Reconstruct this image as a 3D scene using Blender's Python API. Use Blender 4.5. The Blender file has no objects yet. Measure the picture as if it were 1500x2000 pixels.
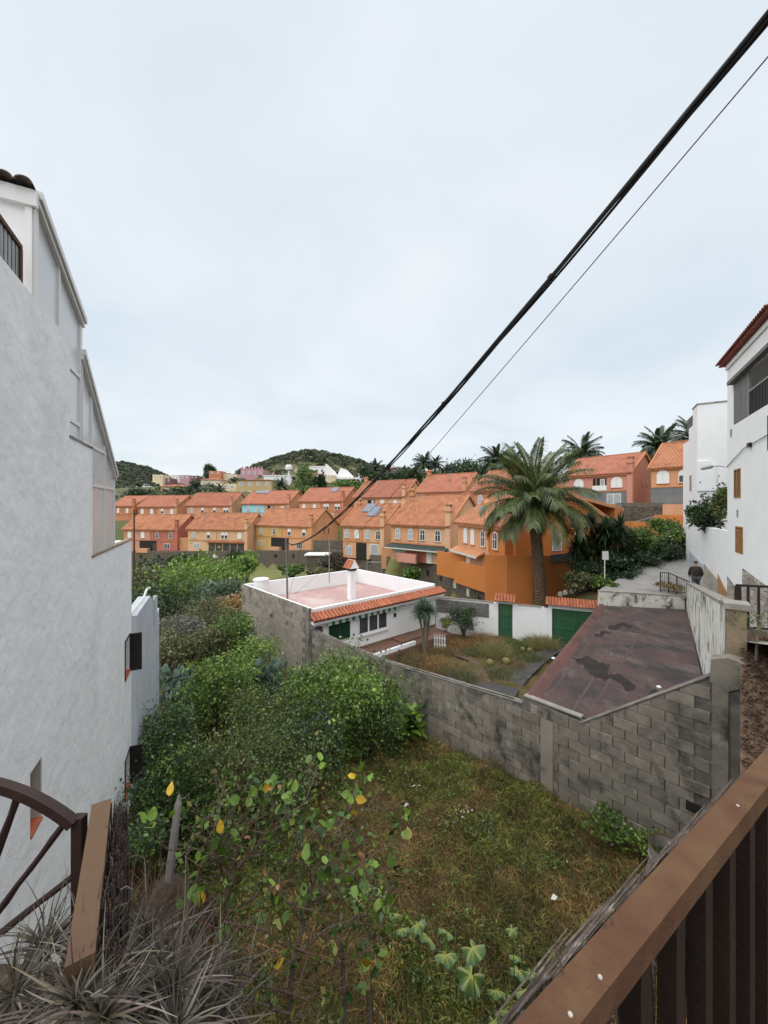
import bpy, math, random
import numpy as np
from mathutils import Vector, Matrix

random.seed(11)
scene = bpy.context.scene
COL = scene.collection

# ---------------------------------------------------------------- camera
F, HZ = 736.0, 990.0            # focal length and horizon row of the photo (1500 x 2000)
cam = bpy.data.cameras.new('camera')
cam.sensor_fit = 'VERTICAL'
cam.sensor_height = 24.0
cam.lens = F / 2000.0 * 24.0
cam.shift_y = -0.005
cam.clip_start = 0.05
cam.clip_end = 5000
camo = bpy.data.objects.new('camera', cam)
camo.location = (0, 0, 0)
camo.rotation_euler = (math.radians(90), 0, 0)
COL.objects.link(camo)
scene.camera = camo

# ---------------------------------------------------------------- sky, sun, exposure
SUN_EL, SUN_AZ = math.radians(70), math.radians(225)    # behind the camera, spread over a wide part of the cloud layer
world = bpy.data.worlds.new('World')
scene.world = world
world.use_nodes = True
nt = world.node_tree
nt.nodes.clear()
def wn(t): return nt.nodes.new(t)
sky = wn('ShaderNodeTexSky'); sky.sky_type = 'NISHITA'; sky.sun_disc = False
sky.sun_elevation = SUN_EL; sky.sun_rotation = SUN_AZ
sky.air_density = 1.0; sky.dust_density = 2.0
sc_ = wn('ShaderNodeVectorMath'); sc_.operation = 'SCALE'; sc_.inputs['Scale'].default_value = 0.10
nt.links.new(sky.outputs[0], sc_.inputs[0])
tc = wn('ShaderNodeTexCoord')
sep = wn('ShaderNodeSeparateXYZ'); nt.links.new(tc.outputs['Generated'], sep.inputs[0])
zz = wn('ShaderNodeMath'); zz.operation = 'ABSOLUTE'; nt.links.new(sep.outputs[2], zz.inputs[0])
za = wn('ShaderNodeMath'); za.operation = 'ADD'; za.inputs[1].default_value = 0.22; nt.links.new(zz.outputs[0], za.inputs[0])
dx = wn('ShaderNodeMath'); dx.operation = 'DIVIDE'; nt.links.new(sep.outputs[0], dx.inputs[0]); nt.links.new(za.outputs[0], dx.inputs[1])
dy = wn('ShaderNodeMath'); dy.operation = 'DIVIDE'; nt.links.new(sep.outputs[1], dy.inputs[0]); nt.links.new(za.outputs[0], dy.inputs[1])
cmb = wn('ShaderNodeCombineXYZ'); nt.links.new(dx.outputs[0], cmb.inputs[0]); nt.links.new(dy.outputs[0], cmb.inputs[1])
n1 = wn('ShaderNodeTexNoise'); n1.inputs['Scale'].default_value = 1.1; n1.inputs['Detail'].default_value = 5; n1.inputs['Roughness'].default_value = 0.5
n1.inputs['Distortion'].default_value = 0.3
nt.links.new(cmb.outputs[0], n1.inputs['Vector'])
rp = wn('ShaderNodeValToRGB')
rp.color_ramp.elements[0].position = 0.30; rp.color_ramp.elements[0].color = (0.342, 0.386, 0.418, 1)
rp.color_ramp.elements[1].position = 0.68; rp.color_ramp.elements[1].color = (0.446, 0.464, 0.478, 1)
nt.links.new(n1.outputs[0], rp.inputs[0])
mx = wn('ShaderNodeMix'); mx.data_type = 'RGBA'; mx.inputs['Factor'].default_value = 0.90
nt.links.new(sc_.outputs[0], mx.inputs['A']); nt.links.new(rp.outputs[0], mx.inputs['B'])
bg = wn('ShaderNodeBackground'); bg.inputs['Strength'].default_value = 1.0
nt.links.new(mx.outputs['Result'], bg.inputs['Color'])
wo = wn('ShaderNodeOutputWorld'); nt.links.new(bg.outputs[0], wo.inputs[0])

sun = bpy.data.lights.new('sun', 'SUN'); sun.energy = 1.5; sun.angle = math.radians(105); sun.color = (1.0, 0.96, 0.9)
suno = bpy.data.objects.new('sun', sun); COL.objects.link(suno)
sd = Vector((math.sin(SUN_AZ) * math.cos(SUN_EL), math.cos(SUN_AZ) * math.cos(SUN_EL), math.sin(SUN_EL)))
suno.rotation_euler = (-sd).to_track_quat('-Z', 'Y').to_euler()
suno.location = (0, 0, 60)

scene.view_settings.view_transform = 'Standard'
scene.view_settings.look = 'None'
scene.view_settings.exposure = 1.08
scene.view_settings.gamma = 1.0
scene.view_settings.use_curve_mapping = False
scene.cycles.use_denoising = True
scene.cycles.max_bounces = 6
scene.cycles.diffuse_bounces = 3
scene.cycles.transparent_max_bounces = 6

# ---------------------------------------------------------------- helpers
def W(px, py, Y): return Vector(((px - 750) / F * Y, Y, -(py - HZ) / F * Y))
def X(px, Y): return (px - 750) / F * Y
def Z(py, Y): return -(py - HZ) / F * Y
ORG = {}
UP = Vector((0, 0, 1))

def s2l(r, g, b):
    def c(v):
        v /= 255.0
        return v / 12.92 if v <= 0.04045 else ((v + 0.055) / 1.055) ** 2.4
    return (c(r), c(g), c(b))

class Fr:
    """a wall frame: a runs along u, b outward (towards the viewer), c up"""
    def __init__(s, o, u):
        s.o = Vector((o[0], o[1], o[2] if len(o) > 2 else 0)); s.u = Vector((u[0], u[1], 0)).normalized()
        s.v = Vector((s.u.y, -s.u.x, 0))
    def p(s, a, b, c): return s.o + s.u * a + s.v * b + UP * c
    def ang(s): return math.atan2(s.u.y, s.u.x)

class MB:
    def __init__(s): s.v = []; s.f = []; s.m = []
    def add(s, vs, fs, m=0):
        o = len(s.v); s.v += [Vector(q) for q in vs]
        for f in fs: s.f.append([i + o for i in f]); s.m.append(m)
        return s
    def fbox(s, fr, a0, a1, b0, b1, c0, c1, m=0):
        vs = [fr.p(a, b, c) for c in (c0, c1) for b in (b0, b1) for a in (a0, a1)]
        return s.add(vs, [(0, 1, 3, 2), (4, 6, 7, 5), (0, 4, 5, 1), (2, 3, 7, 6), (0, 2, 6, 4), (1, 5, 7, 3)], m)
    def box(s, x0, x1, y0, y1, z0, z1, m=0):
        vs = [(x, y, z) for z in (z0, z1) for y in (y0, y1) for x in (x0, x1)]
        return s.add(vs, [(0, 1, 3, 2), (4, 6, 7, 5), (0, 4, 5, 1), (2, 3, 7, 6), (0, 2, 6, 4), (1, 5, 7, 3)], m)
    def prism(s, poly, vec, m=0):
        n = len(poly); vec = Vector(vec); poly = [Vector(q) for q in poly]
        vs = poly + [q + vec for q in poly]
        fs = [list(range(n))[::-1], list(range(n, 2 * n))] + [(i, (i + 1) % n, n + (i + 1) % n, n + i) for i in range(n)]
        return s.add(vs, fs, m)
    def tube(s, pts, r, n=6, m=0, cap=True):
        pts = [Vector(q) for q in pts]
        if not isinstance(r, (list, tuple)): r = [r] * len(pts)
        vs = []; fs = []
        for i, q in enumerate(pts):
            d = (pts[min(i + 1, len(pts) - 1)] - pts[max(i - 1, 0)])
            d = d.normalized() if d.length > 1e-9 else UP
            x = d.cross(UP if abs(d.z) < 0.95 else Vector((1, 0, 0))).normalized(); y = d.cross(x)
            for k in range(n):
                t = 2 * math.pi * k / n
                vs.append(q + (x * math.cos(t) + y * math.sin(t)) * r[i])
        for i in range(len(pts) - 1):
            for k in range(n):
                fs.append((i * n + k, i * n + (k + 1) % n, (i + 1) * n + (k + 1) % n, (i + 1) * n + k))
        if cap:
            fs.append(list(range(n))[::-1]); fs.append([(len(pts) - 1) * n + k for k in range(n)])
        return s.add(vs, fs, m)
    def mesh(s, name, mats, org=Vector((0, 0, 0)), smooth=False):
        me = bpy.data.meshes.new(name)
        me.from_pydata([q - org for q in s.v], [], s.f)
        if not isinstance(mats, (list, tuple)): mats = [mats]
        for mt in mats: me.materials.append(mt)
        if len(mats) > 1: me.polygons.foreach_set('material_index', s.m)
        if smooth: me.polygons.foreach_set('use_smooth', [True] * len(s.f))
        me.update()
        return me
    def build(s, name, mats, parent=None, org=None, smooth=False):
        if parent is not None: org = ORG[parent.name]
        elif org is None:
            xs = [q.x for q in s.v]; ys = [q.y for q in s.v]; zs = [q.z for q in s.v]
            org = Vector(((min(xs) + max(xs)) / 2, (min(ys) + max(ys)) / 2, min(zs)))
        org = Vector(org)
        o = bpy.data.objects.new(name, s.mesh(name, mats, org, smooth)); COL.objects.link(o)
        if parent is not None: o.parent = parent
        else: o.location = org
        ORG[o.name] = org
        return o

def tag(o, label=None, cat=None, group=None, kind=None):
    if label: o['label'] = label
    if cat: o['category'] = cat
    if group: o['group'] = group
    if kind: o['kind'] = kind
    return o
def thing(name, label, cat, loc, group=None):
    o = bpy.data.objects.new(name, None); COL.objects.link(o); o.location = loc
    o.empty_display_size = 0.2
    ORG[o.name] = Vector(loc)
    return tag(o, label, cat, group)
def piece(name, me, parent, pos, rotz=0.0, rot=None, scale=None):
    """a small part that shares its mesh with its likes; pos in world coordinates"""
    o = bpy.data.objects.new(name, me); COL.objects.link(o); o.parent = parent
    o.location = Vector(pos) - ORG[parent.name]
    o.rotation_euler = rot if rot is not None else (0, 0, rotz)
    if scale is not None: o.scale = scale if isinstance(scale, (tuple, list)) else (scale,) * 3
    ORG[o.name] = Vector(pos)
    return o

def np_obj(name, V, Fc, mat, parent=None, org=None, cols=None, smooth=False):
    V = np.asarray(V, dtype=np.float32); Fc = np.asarray(Fc, dtype=np.int32)
    if parent is not None: org = ORG[parent.name]
    elif org is None: org = Vector((float(V[:, 0].mean()), float(V[:, 1].mean()), float(V[:, 2].min())))
    V = V - np.array(org, dtype=np.float32)
    me = bpy.data.meshes.new(name)
    n, k = len(V), Fc.shape[1]
    me.vertices.add(n); me.vertices.foreach_set('co', V.ravel())
    me.loops.add(Fc.size); me.loops.foreach_set('vertex_index', Fc.ravel())
    me.polygons.add(len(Fc)); me.polygons.foreach_set('loop_start', np.arange(0, Fc.size, k, dtype=np.int32))
    if smooth: me.polygons.foreach_set('use_smooth', np.ones(len(Fc), dtype=bool))
    if cols is not None:
        at = me.color_attributes.new('Col', 'FLOAT_COLOR', 'POINT')
        c4 = np.ones((n, 4), dtype=np.float32); c4[:, :3] = cols
        at.data.foreach_set('color', c4.ravel())
    me.update(calc_edges=True)
    me.materials.append(mat)
    o = bpy.data.objects.new(name, me); COL.objects.link(o)
    if parent is not None: o.parent = parent
    else: o.location = org
    ORG[o.name] = Vector(org)
    return o

# ---------------------------------------------------------------- materials
def pm(name, c1, c2=None, scale=3.0, rough=0.85, bump=0.0, bscale=30.0, stain=None, stain2=None, stretch=(1, 1, 1), metal=0.0, spec=0.3,
       rnd=0.0, lines=None, bump2=None, detail=6.0, alpha=None, trans=0.0):
    """procedural material in world space: two tones by noise, stains, per-object tone, relief"""
    m = bpy.data.materials.new(name); m.use_nodes = True
    t = m.node_tree; N = t.nodes; L = t.links
    b = N['Principled BSDF']
    geo = N.new('ShaderNodeNewGeometry')
    mp = N.new('ShaderNodeMapping'); L.new(geo.outputs['Position'], mp.inputs['Vector']); mp.inputs['Scale'].default_value = stretch
    def noise(sc, det=detail, vec=None, dist=0.0, rg=0.55):
        n = N.new('ShaderNodeTexNoise'); n.inputs['Scale'].default_value = sc; n.inputs['Detail'].default_value = det
        n.inputs['Distortion'].default_value = dist; n.inputs['Roughness'].default_value = rg
        L.new((vec or mp).outputs[0], n.inputs['Vector']); return n
    def ramp(src, lo, hi, inv=False):
        r = N.new('ShaderNodeMapRange'); r.inputs['From Min'].default_value = lo; r.inputs['From Max'].default_value = hi
        if inv: r.inputs['To Min'].default_value = 1; r.inputs['To Max'].default_value = 0
        L.new(src, r.inputs['Value']); return r
    def mix(f, a, bb):
        x = N.new('ShaderNodeMix'); x.data_type = 'RGBA'
        L.new(f, x.inputs['Factor'])
        for i, q in (('A', a), ('B', bb)):
            if isinstance(q, tuple): x.inputs[i].default_value = (*q, 1)
            else: L.new(q, x.inputs[i])
        return x.outputs['Result']
    c2 = c2 or tuple(v * 0.82 for v in c1)
    col = mix(ramp(noise(scale).outputs[0], 0.32, 0.68).outputs[0], c1, c2)
    if stain:
        sc, ss, lo, hi = stain[:4]; st = stain[4] if len(stain) > 4 else (1, 1, 1)
        mp2 = N.new('ShaderNodeMapping'); L.new(geo.outputs['Position'], mp2.inputs['Vector']); mp2.inputs['Scale'].default_value = st
        mp2.inputs['Location'].default_value = (3.1, 7.7, 1.9)
        col = mix(ramp(noise(ss, 8, mp2, 0.4, 0.62).outputs[0], lo, hi).outputs[0], col, sc)
    if stain2:
        sc, ss, lo, hi = stain2[:4]; st = stain2[4] if len(stain2) > 4 else (1, 1, 1)
        mp3 = N.new('ShaderNodeMapping'); L.new(geo.outputs['Position'], mp3.inputs['Vector']); mp3.inputs['Scale'].default_value = st
        mp3.inputs['Location'].default_value = (13.1, 2.7, 5.9)
        col = mix(ramp(noise(ss, 8, mp3, 0.2, 0.65).outputs[0], lo, hi).outputs[0], col, sc)
    if rnd:
        oi = N.new('ShaderNodeObjectInfo')
        r = ramp(oi.outputs['Random'], 0, 1); r.inputs['To Min'].default_value = 1 - rnd; r.inputs['To Max'].default_value = 1 + rnd * 0.6
        hs = N.new('ShaderNodeHueSaturation'); L.new(col, hs.inputs['Color']); L.new(r.outputs[0], hs.inputs['Value']); col = hs.outputs[0]
    L.new(col, b.inputs['Base Color'])
    b.inputs['Roughness'].default_value = rough; b.inputs['Metallic'].default_value = metal
    b.inputs['Specular IOR Level'].default_value = spec
    if trans: b.inputs['Transmission Weight'].default_value = trans
    if alpha is not None: b.inputs['Alpha'].default_value = alpha
    last = None
    if bump:
        bp = N.new('ShaderNodeBump'); bp.inputs['Strength'].default_value = bump; bp.inputs['Distance'].default_value = 0.03
        L.new(noise(bscale, 6).outputs[0], bp.inputs['Height']); last = bp
    if bump2:
        bp2 = N.new('ShaderNodeBump'); bp2.inputs['Strength'].default_value = bump2[0]; bp2.inputs['Distance'].default_value = bump2[2]
        L.new(noise(bump2[1], 2, None, 0.0).outputs[0], bp2.inputs['Height'])
        if last: L.new(last.outputs[0], bp2.inputs['Normal'])
        last = bp2
    if lines:                                   # fine regular relief (tile rows, ribs): (world direction, period, strength)
        d, per, stg = lines
        dt = N.new('ShaderNodeVectorMath'); dt.operation = 'DOT_PRODUCT'; L.new(geo.outputs['Position'], dt.inputs[0]); dt.inputs[1].default_value = d
        ml = N.new('ShaderNodeMath'); ml.operation = 'MULTIPLY'; ml.inputs[1].default_value = 2 * math.pi / per; L.new(dt.outputs['Value'], ml.inputs[0])
        sn = N.new('ShaderNodeMath'); sn.operation = 'SINE'; L.new(ml.outputs[0], sn.inputs[0])
        bp3 = N.new('ShaderNodeBump'); bp3.inputs['Strength'].default_value = stg; bp3.inputs['Distance'].default_value = per * 0.25
        L.new(sn.outputs[0], bp3.inputs['Height'])
        if last: L.new(last.outputs[0], bp3.inputs['Normal'])
        last = bp3
    if last: L.new(last.outputs[0], b.inputs['Normal'])
    return m

def leafmat(name, trans=0.25, rough=0.5):
    m = bpy.data.materials.new(name); m.use_nodes = True
    t = m.node_tree; N = t.nodes; L = t.links; b = N['Principled BSDF']
    at = N.new('ShaderNodeAttribute'); at.attribute_name = 'Col'
    L.new(at.outputs['Color'], b.inputs['Base Color']); b.inputs['Roughness'].default_value = rough
    b.inputs['Specular IOR Level'].default_value = 0.5
    tr = N.new('ShaderNodeBsdfTranslucent'); L.new(at.outputs['Color'], tr.inputs['Color'])
    ms = N.new('ShaderNodeMixShader'); ms.inputs[0].default_value = trans
    L.new(b.outputs[0], ms.inputs[1]); L.new(tr.outputs[0], ms.inputs[2])
    L.new(ms.outputs[0], N['Material Output'].inputs['Surface'])
    return m
LEAF = leafmat('leaf', 0.25, 0.38); GRASS = leafmat('grass_blades', 0.3, 0.7); FAR = leafmat('far_leaf', 0.1, 0.8)

M = {}
M['stucco'] = pm('stucco', (0.84, 0.85, 0.865), (0.78, 0.79, 0.81), 1.1, 0.9, 0.14, 34, stain=((0.66, 0.67, 0.68), 0.7, 0.52, 0.76, (1, 1, 0.6)), stain2=((0.88, 0.885, 0.89), 2.2, 0.58, 0.70), bump2=(0.42, 3.6, 0.06))
M['stucco_grey'] = pm('stucco_grey', (0.50, 0.53, 0.58), (0.43, 0.46, 0.51), 1.5, 0.9, 0.35, 30, stain=((0.36, 0.37, 0.38), 1.8, 0.56, 0.75, (1, 1, 0.4)))
M['white'] = pm('white_paint', (0.85, 0.86, 0.87), (0.80, 0.81, 0.82), 1.2, 0.85, 0.15, 40, stain=((0.62, 0.63, 0.62), 0.8, 0.62, 0.8, (1, 1, 0.35)))
M['whiteclean'] = pm('white_clean', (0.8, 0.8, 0.8), (0.76, 0.76, 0.76), 2, 0.6)
M['alu'] = pm('white_aluminium', (0.74, 0.73, 0.72), (0.68, 0.66, 0.65), 2, 0.4, spec=0.5, stain=((0.5, 0.42, 0.36), 2.2, 0.68, 0.8, (1, 1, 0.4)))
M['pane_frost'] = pm('frosted_pane', (0.60, 0.62, 0.64), (0.54, 0.56, 0.58), 0.8, 0.22, spec=0.5)
M['weathered'] = pm('weathered_white', (0.72, 0.71, 0.66), (0.62, 0.61, 0.56), 1.3, 0.92, 0.4, 25,
                    stain=((0.10, 0.095, 0.08), 1.6, 0.50, 0.62, (1.2, 1.2, 0.75)), stain2=((0.33, 0.27, 0.20), 2.6, 0.55, 0.68, (1, 1, 0.5)))
M['block'] = pm('concrete_block', (0.345, 0.308, 0.255), (0.235, 0.21, 0.178), 3.0, 0.95, 0.8, 55, stain=((0.062, 0.058, 0.050), 1.25, 0.52, 0.68, (1, 1, 0.9)),
                stain2=((0.42, 0.39, 0.345), 2.1, 0.56, 0.70), rnd=0.22)
M['block_pale'] = pm('concrete_block_pale', (0.36, 0.32, 0.268), (0.28, 0.25, 0.21), 2.0, 0.95, 0.7, 45, stain=((0.10, 0.095, 0.085), 0.9, 0.60, 0.74, (1, 1, 1.2)), rnd=0.10)
M['mortar'] = pm('mortar', (0.25, 0.228, 0.20), (0.15, 0.138, 0.122), 4.0, 0.95, 0.9, 40, stain=((0.07, 0.07, 0.065), 1.2, 0.52, 0.7))
M['concrete'] = pm('concrete', (0.33, 0.31, 0.27), (0.24, 0.225, 0.20), 3.0, 0.95, 0.7, 35, stain=((0.09, 0.085, 0.075), 1.6, 0.53, 0.7))
M['tan_plaster'] = pm('tan_plaster', (0.34, 0.26, 0.17), (0.24, 0.19, 0.13), 3.5, 0.95, 0.7, 30, stain=((0.10, 0.09, 0.075), 2.5, 0.55, 0.7))
M['road'] = pm('concrete_road', (0.33, 0.32, 0.305), (0.27, 0.262, 0.25), 0.9, 0.9, 0.3, 20, stain=((0.19, 0.185, 0.175), 0.7, 0.55, 0.75), lines=((0.35, 0.94, 0), 0.30, 0.12))
M['redroof'] = pm('red_waterproofing', (0.088, 0.052, 0.047), (0.064, 0.042, 0.039), 0.8, 0.62, 0.25, 30, stain=((0.034, 0.030, 0.029), 0.62, 0.47, 0.62, (1, 1.2, 1)),
                  stain2=((0.135, 0.108, 0.098), 0.9, 0.52, 0.72, (1.3, 0.7, 1)))
M['redrim'] = pm('red_rim', (0.135, 0.062, 0.054), (0.095, 0.050, 0.045), 1.6, 0.75, 0.2, 30, stain=((0.05, 0.04, 0.038), 1.1, 0.55, 0.7))
M['seam'] = pm('roof_seam', (0.105, 0.072, 0.066), (0.072, 0.050, 0.046), 2.0, 0.8)
M['bitumen'] = pm('bitumen', (0.020, 0.017, 0.017), (0.036, 0.029, 0.028), 2.5, 0.75, 0.2, 20, spec=0.2)
M['asphalt'] = pm('dark_yard', (0.05, 0.05, 0.055), (0.075, 0.072, 0.07), 1.2, 0.9, 0.4, 40, stain=((0.20, 0.18, 0.155), 0.9, 0.58, 0.72))
M['tile'] = pm('clay_tile', (0.46, 0.165, 0.088), (0.36, 0.12, 0.065), 5.0, 0.85, 0.2, 40, rnd=0.22, stain=((0.20, 0.10, 0.07), 2.2, 0.60, 0.76))
M['tile_dark'] = pm('clay_tile_dark', (0.30, 0.10, 0.078), (0.23, 0.08, 0.064), 5.0, 0.85, 0.2, 40, rnd=0.2)
M['roof'] = pm('tile_roof', (0.50, 0.215, 0.115), (0.39, 0.155, 0.082), 0.8, 0.9, 0.6, 9, rnd=0.14, lines=((0.94, -0.34, 0), 0.32, 0.8), stain=((0.26, 0.10, 0.055), 0.9, 0.50, 0.70), stain2=((0.52, 0.27, 0.15), 1.6, 0.58, 0.70))
M['roof2'] = pm('tile_roof_red', (0.47, 0.185, 0.115), (0.37, 0.14, 0.088), 0.8, 0.9, 0.6, 9, stain=((0.27, 0.10, 0.062), 0.9, 0.52, 0.72), rnd=0.14, lines=((0.94, -0.34, 0), 0.32, 0.8))
M['peach'] = pm('peach_render', (0.64, 0.345, 0.205), (0.58, 0.31, 0.185), 0.5, 0.9, stain=((0.418, 0.223, 0.133), 0.8, 0.54, 0.74, (1, 1, 0.35)))
M['apricot'] = pm('apricot_render', (0.68, 0.425, 0.265), (0.625, 0.385, 0.24), 0.5, 0.9, stain=((0.45, 0.277, 0.173), 0.8, 0.54, 0.74, (1, 1, 0.35)))
M['orange'] = pm('orange_render', (0.57, 0.20, 0.055), (0.51, 0.178, 0.05), 0.35, 0.9, 0.1, 30, stain=((0.43, 0.155, 0.048), 0.5, 0.54, 0.76, (1, 1, 0.4)))
M['orangered'] = pm('orange_red_render', (0.56, 0.24, 0.135), (0.50, 0.212, 0.118), 0.5, 0.9, stain=((0.331, 0.128, 0.065), 0.8, 0.54, 0.74, (1, 1, 0.35)))
M['orangelt'] = pm('light_orange_render', (0.66, 0.335, 0.18), (0.60, 0.30, 0.158), 0.5, 0.9, stain=((0.407, 0.193, 0.095), 0.8, 0.54, 0.74, (1, 1, 0.35)))
M['pink'] = pm('pink_render', (0.60, 0.285, 0.215), (0.545, 0.255, 0.195), 0.5, 0.9, stain=((0.392, 0.184, 0.14), 0.8, 0.54, 0.74, (1, 1, 0.35)))
M['rose'] = pm('rose_render', (0.47, 0.16, 0.12), (0.42, 0.145, 0.108), 0.5, 0.9, stain=((0.302, 0.104, 0.078), 0.8, 0.54, 0.74, (1, 1, 0.35)))
M['yellow'] = pm('yellow_render', (0.60, 0.40, 0.155), (0.55, 0.365, 0.14), 0.5, 0.9, stain=((0.396, 0.263, 0.101), 0.8, 0.54, 0.74, (1, 1, 0.35)))
M['ochre'] = pm('ochre_render', (0.54, 0.40, 0.21), (0.49, 0.36, 0.19), 0.5, 0.9, stain=((0.418, 0.288, 0.122), 0.8, 0.54, 0.74, (1, 1, 0.35)))  # ochre paint with distance haze mixed into the tone
M['cream'] = pm('cream_render', (0.74, 0.62, 0.42), (0.68, 0.56, 0.38), 0.5, 0.9, stain=((0.49, 0.403, 0.274), 0.8, 0.54, 0.74, (1, 1, 0.35)))
M['turq'] = pm('turquoise_render', (0.34, 0.66, 0.70), (0.30, 0.60, 0.64), 0.5, 0.9)
M['mauve'] = pm('mauve_render', (0.52, 0.30, 0.34), (0.47, 0.265, 0.305), 0.5, 0.9)  # mauve paint, desaturated and lightened to include distance haze
M['plum'] = pm('plum_render', (0.28, 0.145, 0.16), (0.245, 0.125, 0.14), 0.5, 0.9)
M['greyr'] = pm('grey_render', (0.20, 0.205, 0.21), (0.165, 0.17, 0.175), 0.8, 0.9)
M['trim'] = pm('orange_trim', (0.54, 0.25, 0.125), (0.47, 0.21, 0.105), 0.6, 0.9)
M['glass'] = pm('window_glass', (0.04, 0.045, 0.05), (0.07, 0.075, 0.085), 1.5, 0.12, spec=0.6)
M['curtain'] = pm('pale_pane', (0.42, 0.45, 0.49), (0.30, 0.33, 0.37), 2.0, 0.25, spec=0.5)
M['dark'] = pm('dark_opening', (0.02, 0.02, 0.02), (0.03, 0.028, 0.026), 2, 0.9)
M['green'] = pm('green_paint', (0.036, 0.135, 0.068), (0.028, 0.11, 0.054), 2.0, 0.6, 0.15, 25, stain=((0.045, 0.11, 0.06), 3, 0.6, 0.75), rnd=0.1)
M['greendark'] = pm('green_shutter', (0.012, 0.052, 0.026), (0.010, 0.040, 0.020), 2.0, 0.5, rnd=0.08)
M['awning_g'] = pm('awning_green', (0.03, 0.13, 0.09), (0.04, 0.16, 0.11), 2, 0.85)
M['awning_w'] = pm('awning_white', (0.62, 0.64, 0.60), (0.55, 0.57, 0.54), 2, 0.85)
M['awning_d'] = pm('awning_dark', (0.05, 0.07, 0.065), (0.04, 0.05, 0.05), 2, 0.85)
M['pinkfloor'] = pm('pink_roof_paint', (0.46, 0.30, 0.285), (0.41, 0.262, 0.25), 0.7, 0.85, stain=((0.52, 0.42, 0.405), 0.6, 0.46, 0.66), stain2=((0.28, 0.20, 0.185), 0.9, 0.58, 0.72))
M['terracotta'] = pm('terracotta_floor', (0.24, 0.135, 0.098), (0.19, 0.11, 0.082), 2.0, 0.85, 0.2, 20)
M['solar'] = pm('solar_cell', (0.055, 0.075, 0.12), (0.07, 0.095, 0.15), 1.0, 0.12, spec=0.8)
M['metal_grey'] = pm('grey_metal', (0.32, 0.33, 0.34), (0.24, 0.245, 0.25), 3, 0.5, metal=0.4)
M['metal_dark'] = pm('dark_metal', (0.022, 0.021, 0.021), (0.03, 0.027, 0.025), 3, 0.5)
M['slat_grey'] = pm('grey_slat', (0.17, 0.165, 0.16), (0.14, 0.135, 0.13), 3, 0.7)
M['brownwood'] = pm('brown_shutter', (0.36, 0.20, 0.08), (0.29, 0.155, 0.06), 3, 0.7, rnd=0.08)
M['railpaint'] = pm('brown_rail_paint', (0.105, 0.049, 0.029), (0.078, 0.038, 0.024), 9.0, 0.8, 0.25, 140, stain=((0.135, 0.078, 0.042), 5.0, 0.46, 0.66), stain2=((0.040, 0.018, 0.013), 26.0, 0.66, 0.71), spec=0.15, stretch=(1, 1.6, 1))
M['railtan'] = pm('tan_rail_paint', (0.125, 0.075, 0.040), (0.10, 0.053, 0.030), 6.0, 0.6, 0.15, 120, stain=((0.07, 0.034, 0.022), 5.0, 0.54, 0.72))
M['railside'] = pm('dark_brown_shaded_metal', (0.016, 0.010, 0.008), (0.024, 0.014, 0.011), 6.0, 0.55, 0.2, 80)  # dark brown, deepened further for the shade below the near handrail
M['gatepaint'] = pm('rusty_gate', (0.022, 0.011, 0.010), (0.034, 0.016, 0.013), 9.0, 0.55, 0.15, 90, stain=((0.07, 0.032, 0.026), 8.0, 0.6, 0.75))
M['cane'] = pm('dry_cane', (0.17, 0.135, 0.11), (0.085, 0.065, 0.055), 30, 0.9, 0.4, 90, stain=((0.42, 0.38, 0.34), 40, 0.60, 0.72), rnd=0.2)
M['heather'] = pm('heather_mat', (0.095, 0.068, 0.055), (0.05, 0.038, 0.032), 60, 0.95, 0.5, 90, rnd=0.25)
M['nail'] = pm('nail_head', (0.52, 0.48, 0.44), (0.36, 0.32, 0.29), 90, 0.7)
M['greywood'] = pm('grey_wood', (0.23, 0.215, 0.205), (0.14, 0.125, 0.115), 14, 0.9, 0.5, 60, stretch=(1, 1, 0.2))
M['bark'] = pm('bark', (0.10, 0.072, 0.052), (0.065, 0.046, 0.034), 12, 0.95, 0.6, 60)
M['barkpale'] = pm('pale_bark', (0.24, 0.20, 0.155), (0.14, 0.115, 0.09), 14, 0.95, 0.5, 50)
M['twig'] = pm('reddish_twig', (0.105, 0.062, 0.045), (0.17, 0.13, 0.10), 14, 0.85, 0.4, 80)
M['palmtrunk'] = pm('palm_trunk', (0.155, 0.105, 0.065), (0.085, 0.056, 0.036), 5, 0.95, 0.7, 30)
M['earth'] = pm('earth', (0.135, 0.088, 0.058), (0.085, 0.055, 0.038), 3.5, 0.95, 1.0, 18, stain=((0.22, 0.155, 0.105), 4, 0.56, 0.72))
M['rock'] = pm('rock', (0.105, 0.072, 0.050), (0.055, 0.040, 0.029), 7, 0.95, 1.0, 26, stain=((0.18, 0.125, 0.08), 6, 0.58, 0.70))
M['stonewall'] = pm('rubble_stone', (0.165, 0.138, 0.108), (0.095, 0.08, 0.066), 3.2, 0.95, 0.9, 6, rnd=0.3, stain=((0.07, 0.06, 0.05), 2.2, 0.56, 0.68))
M['stonejoint'] = pm('stone_joint', (0.17, 0.145, 0.118), (0.11, 0.095, 0.078), 3, 0.95, 0.5, 8)
M['pebble'] = pm('pebble_panel', (0.20, 0.19, 0.175), (0.11, 0.105, 0.10), 9, 0.95, 0.8, 18, stain=((0.38, 0.36, 0.33), 9, 0.58, 0.66))
M['cladding'] = pm('stone_cladding', (0.46, 0.42, 0.36), (0.34, 0.31, 0.27), 3, 0.9, 0.4, 20, rnd=0.25)
M['ochreplinth'] = pm('ochre_plinth', (0.42, 0.24, 0.105), (0.36, 0.20, 0.09), 2, 0.9, 0.3, 20, stain=((0.25, 0.16, 0.09), 2, 0.6, 0.75))
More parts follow.
